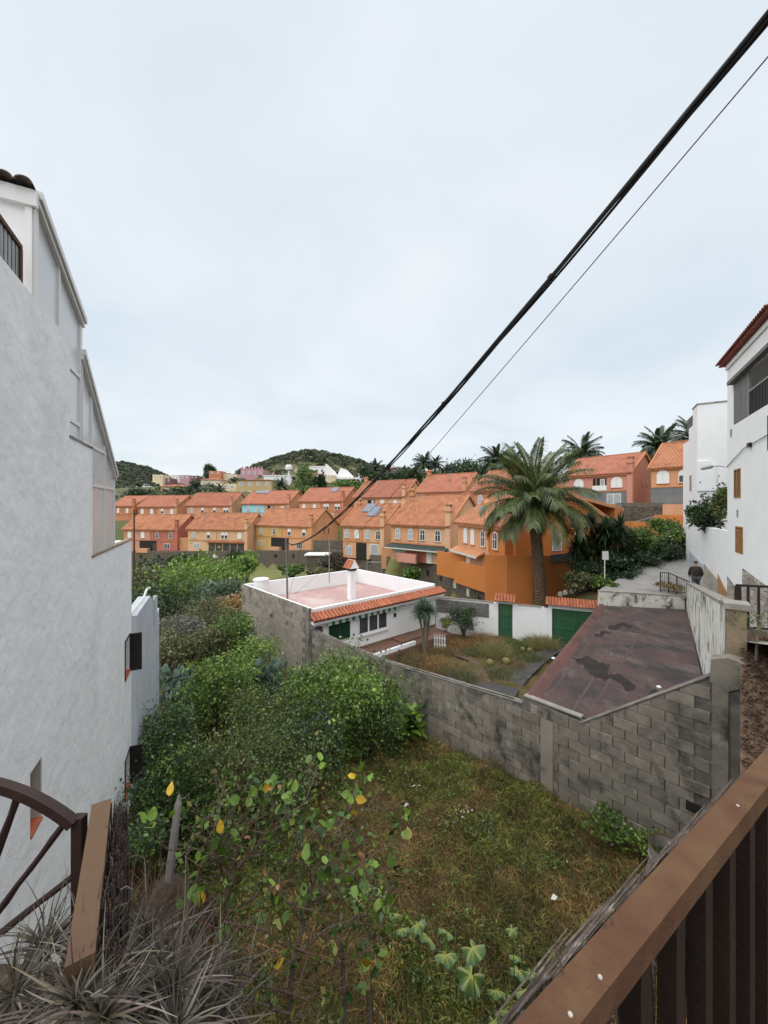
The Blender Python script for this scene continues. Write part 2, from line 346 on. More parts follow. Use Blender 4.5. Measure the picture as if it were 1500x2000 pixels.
M['cactus'] = pm('prickly_pear', (0.115, 0.175, 0.135), (0.085, 0.135, 0.105), 8, 0.7, 0.2, 60, rnd=0.2, stain=((0.17, 0.16, 0.11), 6, 0.64, 0.75))
M['goldcactus'] = pm('golden_barrel', (0.24, 0.20, 0.065), (0.16, 0.15, 0.06), 12, 0.9, 0.5, 60)
M['drum'] = pm('drum_metal', (0.34, 0.325, 0.29), (0.22, 0.205, 0.18), 6, 0.7, 0.3, 30, stain=((0.10, 0.07, 0.05), 6, 0.57, 0.7))
M['cable'] = pm('cable', (0.012, 0.012, 0.013), (0.02, 0.02, 0.02), 10, 0.6)
M['galv'] = pm('galvanised', (0.36, 0.37, 0.37), (0.28, 0.285, 0.285), 8, 0.5, metal=0.5)
M['rust'] = pm('rust', (0.13, 0.062, 0.04), (0.085, 0.042, 0.03), 14, 0.9, 0.4, 60)
M['jacket'] = pm('dark_jacket', (0.032, 0.027, 0.021), (0.045, 0.037, 0.029), 20, 0.9)
M['trousers'] = pm('grey_trousers', (0.085, 0.09, 0.10), (0.07, 0.075, 0.085), 20, 0.9)
M['skin'] = pm('skin', (0.45, 0.26, 0.18), (0.40, 0.22, 0.15), 20, 0.6)
M['hair'] = pm('dark_hair', (0.016, 0.013, 0.011), (0.025, 0.02, 0.017), 40, 0.8)
M['sill_red'] = pm('red_sill_tile', (0.42, 0.11, 0.05), (0.36, 0.09, 0.045), 6, 0.7)
M['reveal'] = pm('beige_reveal', (0.50, 0.47, 0.42), (0.44, 0.41, 0.37), 3, 0.9, 0.2, 30)

# ---------------------------------------------------------------- shared detail meshes
def half_tile(r, ln, th=0.014, n=7, mat=None, name='roof_tile'):
    """a barrel tile running along +Y (local), arch up, origin at its middle"""
    b = MB(); vs = []; fs = []
    for y in (-ln / 2, ln / 2):
        k = 1.0 if y < 0 else 0.86
        for rr in (r, r - th):
            for i in range(n):
                t = math.pi * i / (n - 1)
                vs.append((math.cos(t) * rr * k, y, math.sin(t) * rr * k * 0.85))
    q = lambda e, s, i: e * 2 * n + s * n + i
    for i in range(n - 1):
        fs += [(q(0, 0, i), q(0, 0, i + 1), q(1, 0, i + 1), q(1, 0, i)), (q(0, 1, i + 1), q(0, 1, i), q(1, 1, i), q(1, 1, i + 1)),
               (q(0, 0, i + 1), q(0, 0, i), q(0, 1, i), q(0, 1, i + 1)), (q(1, 0, i), q(1, 0, i + 1), q(1, 1, i + 1), q(1, 1, i))]
    b.add(vs, fs)
    return b.mesh(name, mat, smooth=False)
def block_mesh(l, h, t, seed, mat):
    """a concrete block with softened, uneven edges; front is -Y, origin at the front middle"""
    r = random.Random(seed); e = 0.008
    b = MB(); vs = []
    J = lambda s=0.005: r.uniform(-s, s)
    for (x, z) in ((-l / 2, -h / 2), (l / 2, -h / 2), (l / 2, h / 2), (-l / 2, h / 2)):
        vs.append((x + J(), t, z + J()))
    for (x, z) in ((-l / 2, -h / 2), (l / 2, -h / 2), (l / 2, h / 2), (-l / 2, h / 2)):
        vs.append((x + J(), e + J(0.003), z + J()))
    for (x, z) in ((-l / 2 + e, -h / 2 + e), (l / 2 - e, -h / 2 + e), (l / 2 - e, h / 2 - e), (-l / 2 + e, h / 2 - e)):
        vs.append((x + J(), J(0.005), z + J()))
    fs = [(8, 9, 10, 11)]
    for i in range(4):
        j = (i + 1) % 4
        fs += [(4 + i, 4 + j, 8 + j, 8 + i), (i, j, 4 + j, 4 + i)]
    b.add(vs, fs)
    return b.mesh('block', mat)

# ---------------------------------------------------------------- foliage
def rot_axes(n, rng, up=0.2):
    a = rng.normal(size=(n, 3)); a[:, 2] += up; a /= np.linalg.norm(a, axis=1)[:, None]
    w = rng.normal(size=(n, 3)); b = np.cross(a, w); b /= np.linalg.norm(b, axis=1)[:, None]
    return a, b
def leaf_quads(C, s, a, b, asp):
    n = len(C); s = s[:, None]
    nn = np.cross(a, b)
    V = np.empty((n, 4, 3))
    V[:, 0] = C - a * s * 0.5; V[:, 1] = C + b * s * asp * 0.5 + nn * s * 0.08; V[:, 2] = C + a * s * 0.5; V[:, 3] = C - b * s * asp * 0.5 + nn * s * 0.08
    return V.reshape(-1, 3), np.arange(n * 4).reshape(n, 4)
def foliage(name, parent, blobs, n, size, cols, seed=0, asp=0.55, clump=0.30, up=0.25, mat=None, kper=16, fill=0.25, shell=(0.55, 1.02)):
    rng = np.random.default_rng(seed)
    blobs = np.array(blobs, dtype=float); cols = np.array(cols, dtype=float)
    wgt = (blobs[:, 3] * blobs[:, 4] + blobs[:, 3] * blobs[:, 5]); wgt /= wgt.sum()
    C = []; K = []
    for bl, w in zip(blobs, wgt):
        m = max(8, int(n * w)); k = max(5, kper)
        d = rng.normal(size=(k, 3)); d /= np.linalg.norm(d, axis=1)[:, None]
        d[:, 2] = np.where(d[:, 2] < -0.5, -d[:, 2] * 0.5, d[:, 2])
        cc = d * rng.uniform(*shell, size=(k, 1))
        idx = rng.integers(0, k, m)
        off = rng.normal(size=(m, 3)) * clump * rng.uniform(0.6, 1.15, size=(m, 1))
        P = cc[idx] + off
        inner = rng.random(m) < fill
        q = rng.normal(size=(m, 3)); q /= np.linalg.norm(q, axis=1)[:, None]; q *= rng.random((m, 1)) ** 0.4 * 0.95
        P[inner] = q[inner]
        C.append(bl[:3] + P * bl[3:6])
        cl = cols[rng.integers(0, len(cols), k)] * rng.uniform(0.8, 1.2, size=(k, 1))
        K.append(cl[idx] * rng.uniform(0.7, 1.3, size=(m, 1)))
    C = np.concatenate(C); K = np.concatenate(K)
    a, b = rot_axes(len(C), rng, up)
    s = size * rng.uniform(0.45, 1.6, len(C))
    V, Fc = leaf_quads(C, s, a, b, asp)
    return np_obj(name, V, Fc, mat or LEAF, parent, cols=np.repeat(np.clip(K, 0.004, 0.9), 4, axis=0))
def stems(name, parent, base, tips, r, mat, seed=0, n=5):
    rr = random.Random(seed); b = MB(); base = Vector(base)
    for t in tips:
        t = Vector(t); mid = base.lerp(t, 0.5) + Vector((rr.uniform(-1, 1), rr.uniform(-1, 1), 0.3)) * (t - base).length * 0.09
        b.tube([base, base.lerp(mid, 0.5) + Vector((rr.uniform(-1, 1), rr.uniform(-1, 1), 0)) * r, mid, t], [r, r * 0.8, r * 0.55, r * 0.2], n)
    return b.build(name, mat, parent)
G_MID = [(0.1102, 0.186, 0.036), (0.0778, 0.138, 0.0288), (0.1555, 0.234, 0.048), (0.0544, 0.102, 0.024)]
G_BRIGHT = [(0.1879, 0.3, 0.048), (0.1296, 0.228, 0.0384), (0.2592, 0.372, 0.078), (0.0855, 0.156, 0.0288)]
G_DARK = [(0.0373, 0.0713, 0.0253), (0.0273, 0.0575, 0.023), (0.0559, 0.0978, 0.0322), (0.0224, 0.0437, 0.0207)]
G_OLIVE = [(0.1555, 0.156, 0.066), (0.1166, 0.126, 0.054), (0.1944, 0.192, 0.09), (0.0907, 0.102, 0.048)]
G_GREY = [(0.17, 0.175, 0.14), (0.13, 0.14, 0.11), (0.21, 0.21, 0.17), (0.10, 0.11, 0.085)]
G_DRY = [(0.36, 0.215, 0.085), (0.28, 0.155, 0.06), (0.42, 0.29, 0.13), (0.20, 0.125, 0.055)]
G_BLUE = [(0.0972, 0.156, 0.09), (0.0713, 0.12, 0.066), (0.1296, 0.192, 0.114), (0.0518, 0.09, 0.054)]
# ================================================================ terrain
CTRL = [(0, 5, -7.4), (4, 6, -7.45), (6.5, 7.5, -7.5), (-3, 5, -7.7), (4.7, 9.6, -7.62), (0, 10, -7.8), (-5, 9, -8.1), (2, 7.5, -7.55), (0.9, 13.6, -8.0),
        (-3, 13, -8.2), (-7, 14, -8.6), (-3.6, 18.5, -8.5), (-6, 18, -8.8), (-9, 24, -9.2), (4, 18, -8.25), (8, 18, -8.3), (4, 22, -8.3), (10, 22, -8.4), (7, 14, -8.3),
        (3, 26, -8.5), (-11, 20, -9.4), (-14, 26, -11), (-12, 31, -11), (-20, 35, -12.5), (-24, 45, -13.5), (-11, 45, -10.6), (-15, 60, -11.2), (-20, 75, -12.2),
        (-35, 60, -14), (-45, 80, -13), (0, 32, -9.3), (6, 36, -9.4), (4, 45, -9.8), (8, 31, -9.3), (-2, 50, -10.2), (2, 48, -10),
        (12.5, 27, -7.2), (13, 30, -6.8), (17, 28, -5.4), (21, 30, -4.6), (14, 23.5, -5.3), (18, 23, -5.2), (20, 26, -4.6), (15, 18, -7.2), (9.5, 11, -7.6), (12, 15, -7.6), (14, 18.5, -7), (8, 9.5, -7), (26, 34, -3.8), (9, 6, -3.4), (15.5, 14, -5),
        (0, 2.5, -6.8), (0, 1, -4.8), (3, 2, -4.4), (-2, 2, -7.2), (-2, 0, -7), (0, -3, -2.5), (5, -3, -2.2), (-5, -3, -7), (-8, 2, -8), (-12, 10, -8.6), (-25, 20, -11),
        (20, 8, -3), (30, 15, -3), (40, 30, -1), (14, 40, -6.6), (20, 40, -4), (9, 44, -6.9), (10, 52, -6.9), (2, 56, -7.2), (-1, 64, -7.6), (12, 60, -5)]
WALLPTS = [(225, 89, 1077, 1105), (400, 84, 1076, 1104), (560, 79, 1075, 1104), (650, 70, 1074, 1108), (700, 62, 1079, 1120), (800, 54, 1093, 1134), (850, 47.5, 1104, 1152), (905, 40, 1128, 1168), (950, 34.5, 1158, 1192)]
for (p_, q_) in zip(WALLPTS, WALLPTS[1:]):
    ax, bx = X(p_[0], p_[1]), X(q_[0], q_[1]); nx, ny = (q_[1] - p_[1]), -(bx - ax); nl = math.hypot(nx, ny); nx, ny = nx / nl, ny / nl
    m_ = max(2, int(nl / 4))
    for i_ in range(m_):
        k_ = i_ / m_; x_, y_ = ax + (bx - ax) * k_, p_[1] + (q_[1] - p_[1]) * k_
        zb_ = Z(p_[3], p_[1]) * (1 - k_) + Z(q_[3], q_[1]) * k_; zt_ = Z(p_[2], p_[1]) * (1 - k_) + Z(q_[2], q_[1]) * k_
        CTRL += [(x_ + nx * 0.7, y_ + ny * 0.7, zb_ - 0.7), (x_ + nx * 2.2, y_ + ny * 2.2, zb_ - 0.6), (x_ + nx * 4, y_ + ny * 4, zb_ - 0.5), (x_ - nx * 1.8, y_ - ny * 1.8, zt_ - 0.3), (x_ - nx * 3.2, y_ - ny * 3.2, zt_ - 0.2)]
for (q, Y, z) in [(240, 108, -4), (300, 105, -3.6), (420, 102, -3.4), (520, 100, -3.2), (640, 95, -2.5), (740, 82, -2), (860, 70, -1.4), (940, 58, -0.7), (1180, 57, 0), (1300, 50, 0.2), (1450, 50, 0.5),
                  (300, 150, 3.5), (450, 150, 6), (600, 150, 7), (800, 130, 8), (950, 110, 7.5), (1200, 90, 6.5), (1400, 80, 6), (300, 240, 11), (600, 230, 17), (850, 210, 19), (1200, 160, 13), (1500, 140, 11),
                  (0, 120, -2), (-200, 150, 4), (100, 250, 11), (100, 500, 22), (-500, 300, 12), (300, 420, 20), (600, 480, 26), (900, 400, 24), (1300, 300, 20), (1900, 200, 12), (600, 1200, 20), (0, 1200, 20), (1500, 1200, 20)]:
    CTRL.append((X(q, Y), Y, z))
CT = np.array(CTRL)
HILLS = [(X(605, 360), 360, 70, 80, 37), (X(600, 352), 352, 24, 60, 7), (X(690, 350), 350, 32, 70, 10), (X(500, 365), 365, 34, 70, 9), (X(780, 340), 340, 40, 60, 8),
         (X(240, 640), 640, 75, 130, 24), (X(330, 700), 700, 120, 120, 20), (X(60, 650), 650, 190, 150, 34), (X(1000, 520), 520, 200, 120, 12)]
def hgt(x, y):
    x = np.asarray(x, dtype=float); y = np.asarray(y, dtype=float)
    sh = x.shape; x = x.ravel(); y = y.ravel()
    num = np.zeros_like(x); den = np.zeros_like(x)
    for (cx, cy, cz) in CT:
        w = 1.0 / ((x - cx) ** 2 + (y - cy) ** 2 + 0.05) ** 2.3
        num += w * cz; den += w
    z = num / den
    for (hx, hy, sx, sy, a) in HILLS:
        z += a * np.exp(-((x - hx) / sx) ** 2 - ((y - hy) / sy) ** 2)
    d = np.hypot(x, y)
    z += np.where(d < 60, 0.10, 0.0) * (np.sin(x * 1.7 + 0.4) * np.cos(y * 1.3) + 0.6 * np.sin(x * 3.1 + y * 2.3)) * np.clip((d - 3) / 4, 0, 1)
    z += np.clip((d - 200) / 300, 0, 1) * 1.8 * (np.sin(x * 0.045) * np.cos(y * 0.05 + 1) + 0.6 * np.sin(x * 0.11 + y * 0.07))
    return z.reshape(sh)
def gz(x, y): return float(hgt(np.array([x]), np.array([y]))[0])

def ground_material():
    m = bpy.data.materials.new('ground_cover'); m.use_nodes = True
    t = m.node_tree; N = t.nodes; L = t.links; b = N['Principled BSDF']; b.inputs['Roughness'].default_value = 0.95; b.inputs['Specular IOR Level'].default_value = 0.15
    geo = N.new('ShaderNodeNewGeometry')
    def noise(s, d=8, rg=0.6):
        n = N.new('ShaderNodeTexNoise'); n.inputs['Scale'].default_value = s; n.inputs['Detail'].default_value = d; n.inputs['Roughness'].default_value = rg
        L.new(geo.outputs['Position'], n.inputs['Vector']); return n
    def cr(src, els):
        r = N.new('ShaderNodeValToRGB'); e = r.color_ramp.elements
        e[0].position, e[0].color = els[0][0], (*els[0][1], 1); e[1].position, e[1].color = els[-1][0], (*els[-1][1], 1)
        for p, c in els[1:-1]:
            q = e.new(p); q.color = (*c, 1)
        L.new(src, r.inputs[0]); return r
    near = cr(noise(0.8).outputs[0], [(0.3, (0.045, 0.058, 0.018)), (0.45, (0.085, 0.072, 0.030)), (0.55, (0.125, 0.09, 0.040)), (0.7, (0.065, 0.082, 0.022))])
    far = cr(noise(0.055).outputs[0], [(0.32, (0.075, 0.092, 0.046)), (0.5, (0.11, 0.115, 0.06)), (0.62, (0.155, 0.128, 0.082)), (0.75, (0.085, 0.10, 0.05))])  # far tones lightened in place of haze over the distant slopes
    fld = cr(noise(0.25).outputs[0], [(0.3, (0.13, 0.155, 0.055)), (0.55, (0.19, 0.19, 0.075)), (0.75, (0.10, 0.135, 0.045))])
    sp = N.new('ShaderNodeSeparateXYZ'); L.new(geo.outputs['Position'], sp.inputs[0])
    def mr(src, a, bb):
        r = N.new('ShaderNodeMapRange'); r.inputs['From Min'].default_value = a; r.inputs['From Max'].default_value = bb; L.new(src, r.inputs['Value']); return r.outputs[0]
    def mix(f, a, bb):
        x = N.new('ShaderNodeMix'); x.data_type = 'RGBA'; L.new(f, x.inputs['Factor']); L.new(a, x.inputs['A']); L.new(bb, x.inputs['B']); return x.outputs['Result']
    c = mix(mr(sp.outputs[1], 34, 42), near.outputs[0], fld.outputs[0])
    c = mix(mr(sp.outputs[1], 85, 105), c, far.outputs[0])
    L.new(c, b.inputs['Base Color'])
    bp = N.new('ShaderNodeBump'); bp.inputs['Strength'].default_value = 0.9; bp.inputs['Distance'].default_value = 0.15; L.new(noise(6).outputs[0], bp.inputs['Height']); L.new(bp.outputs[0], b.inputs['Normal'])
    return m
th = np.radians(np.concatenate([np.linspace(-180, -62, 30), np.linspace(-60, 60, 330), np.linspace(62, 180, 30)]))
rr = np.concatenate([[0.15], np.geomspace(0.6, 1600, 480)])
T, R = np.meshgrid(th, rr)
gx, gy = R * np.sin(T), R * np.cos(T)
gzv = hgt(gx, gy)
gV = np.stack([gx.ravel(), gy.ravel(), gzv.ravel()], 1)
nr, nc = T.shape
ii = (np.arange(nr - 1)[:, None] * nc + np.arange(nc - 1)[None, :]).ravel()
gF = np.stack([ii, ii + 1, ii + nc + 1, ii + nc], 1)
tag(np_obj('ground', gV, gF, ground_material(), org=(0, 0, 0), smooth=True), kind='structure')

# hillside scrub: shrubs and trees far off that read as one mass
def scrub(name, label, hx, hy, sx, sy, n, size, cols, seed, cond=None):
    rng = np.random.default_rng(seed)
    x = hx + rng.normal(size=n) * sx; y = hy + rng.normal(size=n) * sy
    if cond is not None:
        k = cond(x, y); x, y = x[k], y[k]
    n = len(x); z = hgt(x, y); rad = size * rng.uniform(0.45, 1.35, n)
    per = 26
    C = np.repeat(np.stack([x, y, z + rad * 0.45], 1), per, 0)
    d = rng.normal(size=(n * per, 3)); d /= np.linalg.norm(d, axis=1)[:, None]; d[:, 2] = np.abs(d[:, 2]) - 0.25
    C = C + d * np.repeat(rad, per)[:, None] * np.array([1, 1, 0.8])
    a, b = rot_axes(n * per, rng, 0.1)
    V, Fc = leaf_quads(C, np.repeat(rad, per) * rng.uniform(0.45, 0.9, n * per), a, b, 0.9)
    cc = np.array(cols)[rng.integers(0, len(cols), n)] * rng.uniform(0.75, 1.25, (n, 1))
    K = np.repeat(cc, per, 0) * rng.uniform(0.75, 1.25, (n * per, 1))
    o = np_obj(name, V, Fc, FAR, cols=np.repeat(K, 4, 0))
    return tag(o, label, 'scrub', kind='stuff')
HG = [(0.072, 0.096, 0.052), (0.098, 0.118, 0.064), (0.130, 0.138, 0.076), (0.052, 0.070, 0.042)]  # hill greens paled to stand in for distance haze
scrub('hill_scrub', 'dark green scrub covering the rounded hill behind the white villas', X(610, 350), 352, 62, 26, 900, 2.8, HG, 3)
scrub('hill_scrub', 'grey-green scrub on the long far ridge behind the left houses', X(270, 640), 610, 130, 60, 2600, 3.4, [(0.085, 0.108, 0.070), (0.105, 0.122, 0.08), (0.07, 0.09, 0.062)], 4)  # greyed greens put the haze of the far ridge into the leaf colour
scrub('slope_scrub', 'mixed shrubs between the hillside houses', X(600, 220), 225, 110, 55, 420, 2.2, HG + [(0.09, 0.12, 0.05)], 5, lambda x, y: y > 118)

# ================================================================ roads
rd = MB()
E1 = [(5.3, 4.4, -1.95), (6.6, 6.4, -2.35), (7.55, 8.0, -2.85), (11.0, 12.8, -3.9), (15.6, 19.3, -4.72), (16.2, 20.3, -4.74)]
E2 = [(9.3, 2.2, -1.95), (11.2, 5.2, -2.35), (12.4, 7.9, -2.95), (13.8, 11.6, -3.9), (17.0, 18.4, -4.72), (17.9, 20.0, -4.74)]
vs = [Vector(a) for a in E1] + [Vector(a) for a in E2]
rd.add(vs, [(i, i + 6, i + 7, i + 1) for i in range(5)])
tag(rd.build('street', M['road'], org=(0, 0, 0)), kind='structure')
rd = MB()
pl = [(11.9, 20.85, -4.78), (15.9, 19.85, -4.78), (16.2, 20.3, -4.75), (17.9, 20.0, -4.74), (19.3, 22.6, -4.3), (20.6, 25.0, -3.75), (25, 30, -3.2), (22.5, 30.5, -3.3), (18.6, 26.4, -3.92), (16.2, 25.0, -4.35), (14.1, 23.2, -4.62), (12.6, 21.9, -4.75)]
c0 = (16.6, 22.4, -4.52)
rd.add([c0] + pl, [(0, 1 + i, 1 + (i + 1) % len(pl)) for i in range(len(pl))])
tag(rd.build('path', M['road'], org=(0, 0, 0)), kind='structure')

# ================================================================ left white building
LF = Fr((-6.7, 10.0), (-0.429, 0.903))
t = thing('white_house', 'tall white stucco house wall with glazed lean-tos along the left edge', 'house', LF.p(-4, -1, -9))
def stepped_wall(fr, cols_, zb, th_, holes, depth):
    """front wall made of columns (a0,a1,ztop) with rectangular openings; returns the mesh builder"""
    b = MB()
    brk = sorted({q for c in cols_ for q in c[:2]} | {q for h in holes for q in h[:2]})
    for a0, a1 in zip(brk, brk[1:]):
        mid = (a0 + a1) / 2; zt = [c[2] for c in cols_ if c[0] <= mid <= c[1]]
        if not zt: continue
        zt = zt[0]
        segs = [(zb, zt)]
        for h in holes:
            if h[0] <= mid <= h[1]:
                n = []
                for (p, q) in segs:
                    if h[2] > p and h[3] < q: n += [(p, h[2]), (h[3], q)]
                    else: n.append((p, q))
                segs = n
        for (p, q) in segs:
            b.add([fr.p(a0, 0, p), fr.p(a1, 0, p), fr.p(a1, 0, q), fr.p(a0, 0, q)], [(0, 1, 2, 3)])
        b.add([fr.p(a0, 0, zt), fr.p(a1, 0, zt), fr.p(a1, -th_, zt), fr.p(a0, -th_, zt)], [(0, 1, 2, 3)])
    for (h0, h1, z0, z1) in holes:
        for q in ((h0, z0, h1, z0), (h1, z0, h1, z1), (h1, z1, h0, z1), (h0, z1, h0, z0)):
            b.add([fr.p(q[0], 0, q[1]), fr.p(q[2], 0, q[3]), fr.p(q[2], -depth, q[3]), fr.p(q[0], -depth, q[1])], [(0, 1, 2, 3)])
    srt = sorted(cols_)
    for c, d in zip(srt, srt[1:]):
        b.add([fr.p(c[1], 0, c[2]), fr.p(c[1], 0, d[2]), fr.p(c[1], -th_, d[2]), fr.p(c[1], -th_, c[2])], [(0, 1, 2, 3)])
    a1, zt = srt[-1][1], srt[-1][2]
    b.add([fr.p(a1, 0, zb), fr.p(a1, -th_, zb), fr.p(a1, -th_, zt), fr.p(a1, 0, zt)], [(0, 1, 2, 3)])
    return b
holes = [(-0.92, -0.30, -4.22, -3.30), (-0.92, -0.30, -7.15, -6.22), (-6.42, -6.08, -3.72, -2.98)]
stepped_wall(LF, [(-3.85, 0.0, -0.88), (-5.05, -3.85, 1.0), (-10.5, -5.05, 2.39)], -10.0, 4.0, holes, 0.30).build('wall', M['stucco'], t)
MB().fbox(LF, -10.5, -3.7, -4.0, -0.6, 1.0, 2.0).build('inner_wall', M['stucco'], t)
MB().fbox(LF, -3.9, 0.0, -0.12, 0.012, -0.88, -0.84).build('wall_coping', M['tan_plaster'], t)
MB().fbox(LF, -5.08, -3.83, -0.12, 0.012, 1.0, 1.035).build('wall_coping', M['concrete'], t)
for (h0, h1, z0, z1) in holes[:2]:
    w = MB().fbox(LF, h0, h1, -0.30, -0.26, z0, z1).build('window', M['glass'], t)
    MB().fbox(LF, h0, h1, -0.25, 0.03, z0 - 0.0, z0 + 0.035).build('sill', M['sill_red'], w)
    f = MB()
    f.fbox(LF, h0 - 0.03, h0, -0.02, 0.02, z0, z1); f.fbox(LF, h0 - 0.03, h1 + 0.03, -0.02, 0.02, z1, z1 + 0.035); f.fbox(LF, h0 - 0.03, h1 + 0.03, -0.02, 0.02, z0 - 0.035, z0)
    f.build('window_frame', M['metal_dark'], w)
    MB().fbox(LF, h1, h1 + 0.035, 0.0, 0.27, z0 - 0.02, z1 + 0.02).build('shutter', M['metal_dark'], w)
h0, h1, z0, z1 = holes[2]
w = MB().fbox(LF, h0, h1, -0.30, -0.28, z0, z1).build('slit_window', M['glass'], t)
MB().fbox(LF, h1 - 0.012, h1 - 0.002, -0.28, -0.01, z0 + 0.02, z1).build('reveal', M['reveal'], w)
MB().fbox(LF, h0 + 0.01, h1 - 0.014, -0.28, 0.012, z0 + 0.004, z0 + 0.03).build('sill', M['sill_red'], w)
# glazed lean-tos
def slab_line(b, fr, a0, z0_, a1, z1_, b0, b1, thk):
    b.add([fr.p(a0, b0, z0_), fr.p(a1, b0, z1_), fr.p(a1, b1, z1_), fr.p(a0, b1, z0_), fr.p(a0, b0, z0_ + thk), fr.p(a1, b0, z1_ + thk), fr.p(a1, b1, z1_ + thk), fr.p(a0, b1, z0_ + thk)],
          [(0, 1, 2, 3), (7, 6, 5, 4), (0, 4, 5, 1), (1, 5, 6, 2), (2, 6, 7, 3), (3, 7, 4, 0)])
def leanto(a0, zt0, a1, zt1, zbf, cuts, rails, nm):
    """a0 near end (high), a1 far end (low); zbf(a) bottom"""
    e = MB(); slab_line(e, LF, a0 - 0.04, zt0, a1 + 0.06, zt1 - 0.02, -2.5, 0.05, 0.09)
    rf = e.build('lean_to_roof', M['alu'], t)
    e = MB(); slab_line(e, LF, a0 - 0.04, zt0 - 0.07, a1 + 0.05, zt1 - 0.09, -0.05, 0.02, 0.06); e.build('gutter', M['alu'], rf)
    zt = lambda a: zt0 + (zt1 - zt0) * (a - a0) / (a1 - a0)
    ps = [a0] + cuts + [a1]
    for a in ps:
        wd = 0.05 if a in (a0, a1) else 0.022
        MB().fbox(LF, a - wd, a + wd, -0.08, -0.012, zbf(a), zt(a) - 0.07).build('frame_post', M['alu'], t)
    for p, q in zip(ps, ps[1:]):
        e = MB(); e.prism([LF.p(p + 0.02, -0.05, zbf((p + q) / 2)), LF.p(q - 0.02, -0.05, zbf((p + q) / 2)), LF.p(q - 0.02, -0.05, zt(q) - 0.08), LF.p(p + 0.02, -0.05, zt(p) - 0.08)], LF.v * 0.012)
        e.build('pane', M['pane_frost'], t)
    for (p, q, z) in rails:
        MB().fbox(LF, p, q, -0.075, -0.02, z - 0.025, z + 0.025).build('frame_rail', M['alu'], t)
leanto(-6.19, 3.58, -4.43, 2.96, lambda a: 2.39 if a < -5.05 else 1.0, [-5.42], [(-5.05, -4.45, 2.05), (-5.05, -4.45, 1.28)], 'upper')
leanto(-4.40, 2.42, -2.0, 0.66, lambda a: 1.03 if a < -3.85 else -0.84, [-3.80, -2.85], [(-4.38, -2.0, 1.06), (-3.8, -2.02, 0.38)], 'lower')
e = MB(); e.fbox(LF, -6.28, -6.235, -2.5, -0.01, 2.39, 3.50); e.build('end_panel', M['alu'], t)
for b0 in (-0.02, -0.36, -0.70, -1.04):
    MB().fbox(LF, -6.31, -6.28, b0 - 0.06, b0, 2.39, 3.42).build('end_batten', M['alu'], t)
MB().fbox(LF, -6.34, -6.28, -2.5, 0.03, 3.42, 3.60).build('fascia_board', M['alu'], t)
tm = half_tile(0.085, 0.42, 0.016, 9, M['bark'])
for k in range(13):
    piece('roof_tile', tm, t, LF.p(-6.22, -0.06 - k * 0.165, 3.60), LF.ang() - math.pi / 2)
g = MB(); g.fbox(LF, -9.5, -6.52, -0.10, -0.03, 2.79, 2.84); g.fbox(LF, -6.56, -6.51, -0.10, -0.03, 2.36, 2.80); g.build('guard_rail', M['rust'], t)
sm = MB().box(-0.026, 0.026, -0.012, 0.012, -0.20, 0.20).mesh('guard_slat', M['metal_grey'])
for k in range(34): piece('guard_slat', sm, t, LF.p(-6.60 - k * 0.085, -0.06, 2.585), LF.ang())
MB().fbox(LF, -9.5, -6.56, -0.16, -0.12, 2.39, 2.78).build('guard_backing', M['metal_dark'], t)

# grey annex behind the corner
AF = Fr((-7.05, 10.75), (-0.372, 0.928))
t = thing('grey_annex', 'lower blue-grey rendered annex wall just behind the white house corner', 'annex', AF.p(1.5, -0.5, -9.5))
e = MB(); e.prism([AF.p(0, 0, -10), AF.p(3.5, 0, -10), AF.p(3.5, 0, -3.75), AF.p(2.85, 0, -3.95), AF.p(2.75, 0, -3.35), AF.p(1.9, 0, -2.95), AF.p(0, 0, -3.1)], -AF.v * 0.35)
e.build('wall', M['stucco_grey'], t)
MB().fbox(AF, 2.9, 3.45, -0.62, -0.352, -4.3, -3.35).build('inner_wall', M['peach'], t)
MB().tube([AF.p(2.55, 0.03, -4.1), AF.p(2.55, 0.03, -3.1)], 0.07, 8).build('vent_pipe', M['stucco_grey'], t)
e = MB(); e.tube([AF.p(-0.2, -0.1, -3.0), AF.p(0.6, 0.05, -2.75), AF.p(1.3, 0.0, -2.62), AF.p(2.1, -0.05, -2.72)], 0.035, 6); e.build('loose_sheet', M['awning_w'], t)

# ================================================================ block boundary wall
BF = Fr((4.70, 9.6), (0.684, -0.73))
def btop(a):
    if a < -7.2: return -6.05
    if a < -1.24: return -6.05 + (a + 7.2) / 5.96 * 0.55
    if a < 0.36: return -5.28 - (a + 1.24) / 1.6 * 0.08
    return -5.36 + (a - 0.36) / 2.44 * 1.98
t = thing('block_wall', 'grey concrete block wall with dark mould stains bounding the weedy lot', 'wall', BF.p(-4, 0, -8))
e = MB(); prof = [-12.2, -7.2, -1.245]
poly = [BF.p(-12.2, -0.018, -9.2), BF.p(3.2, -0.018, -9.2), BF.p(3.2, -0.018, -3.36), BF.p(2.8, -0.018, -3.38), BF.p(0.36, -0.018, -5.36), BF.p(-1.24, -0.018, -5.28), BF.p(-1.245, -0.018, -5.50), BF.p(-7.2, -0.018, -6.05), BF.p(-12.2, -0.018, -6.05)]
e.prism(poly, -BF.v * 0.18); e.build('mortar_core', M['mortar'], t)
bms = [block_mesh(0.485, 0.238, 0.05, s, M['block']) for s in range(6)] + [block_mesh(0.235, 0.238, 0.05, 9, M['block'])]
rb = random.Random(4); nblk = 0
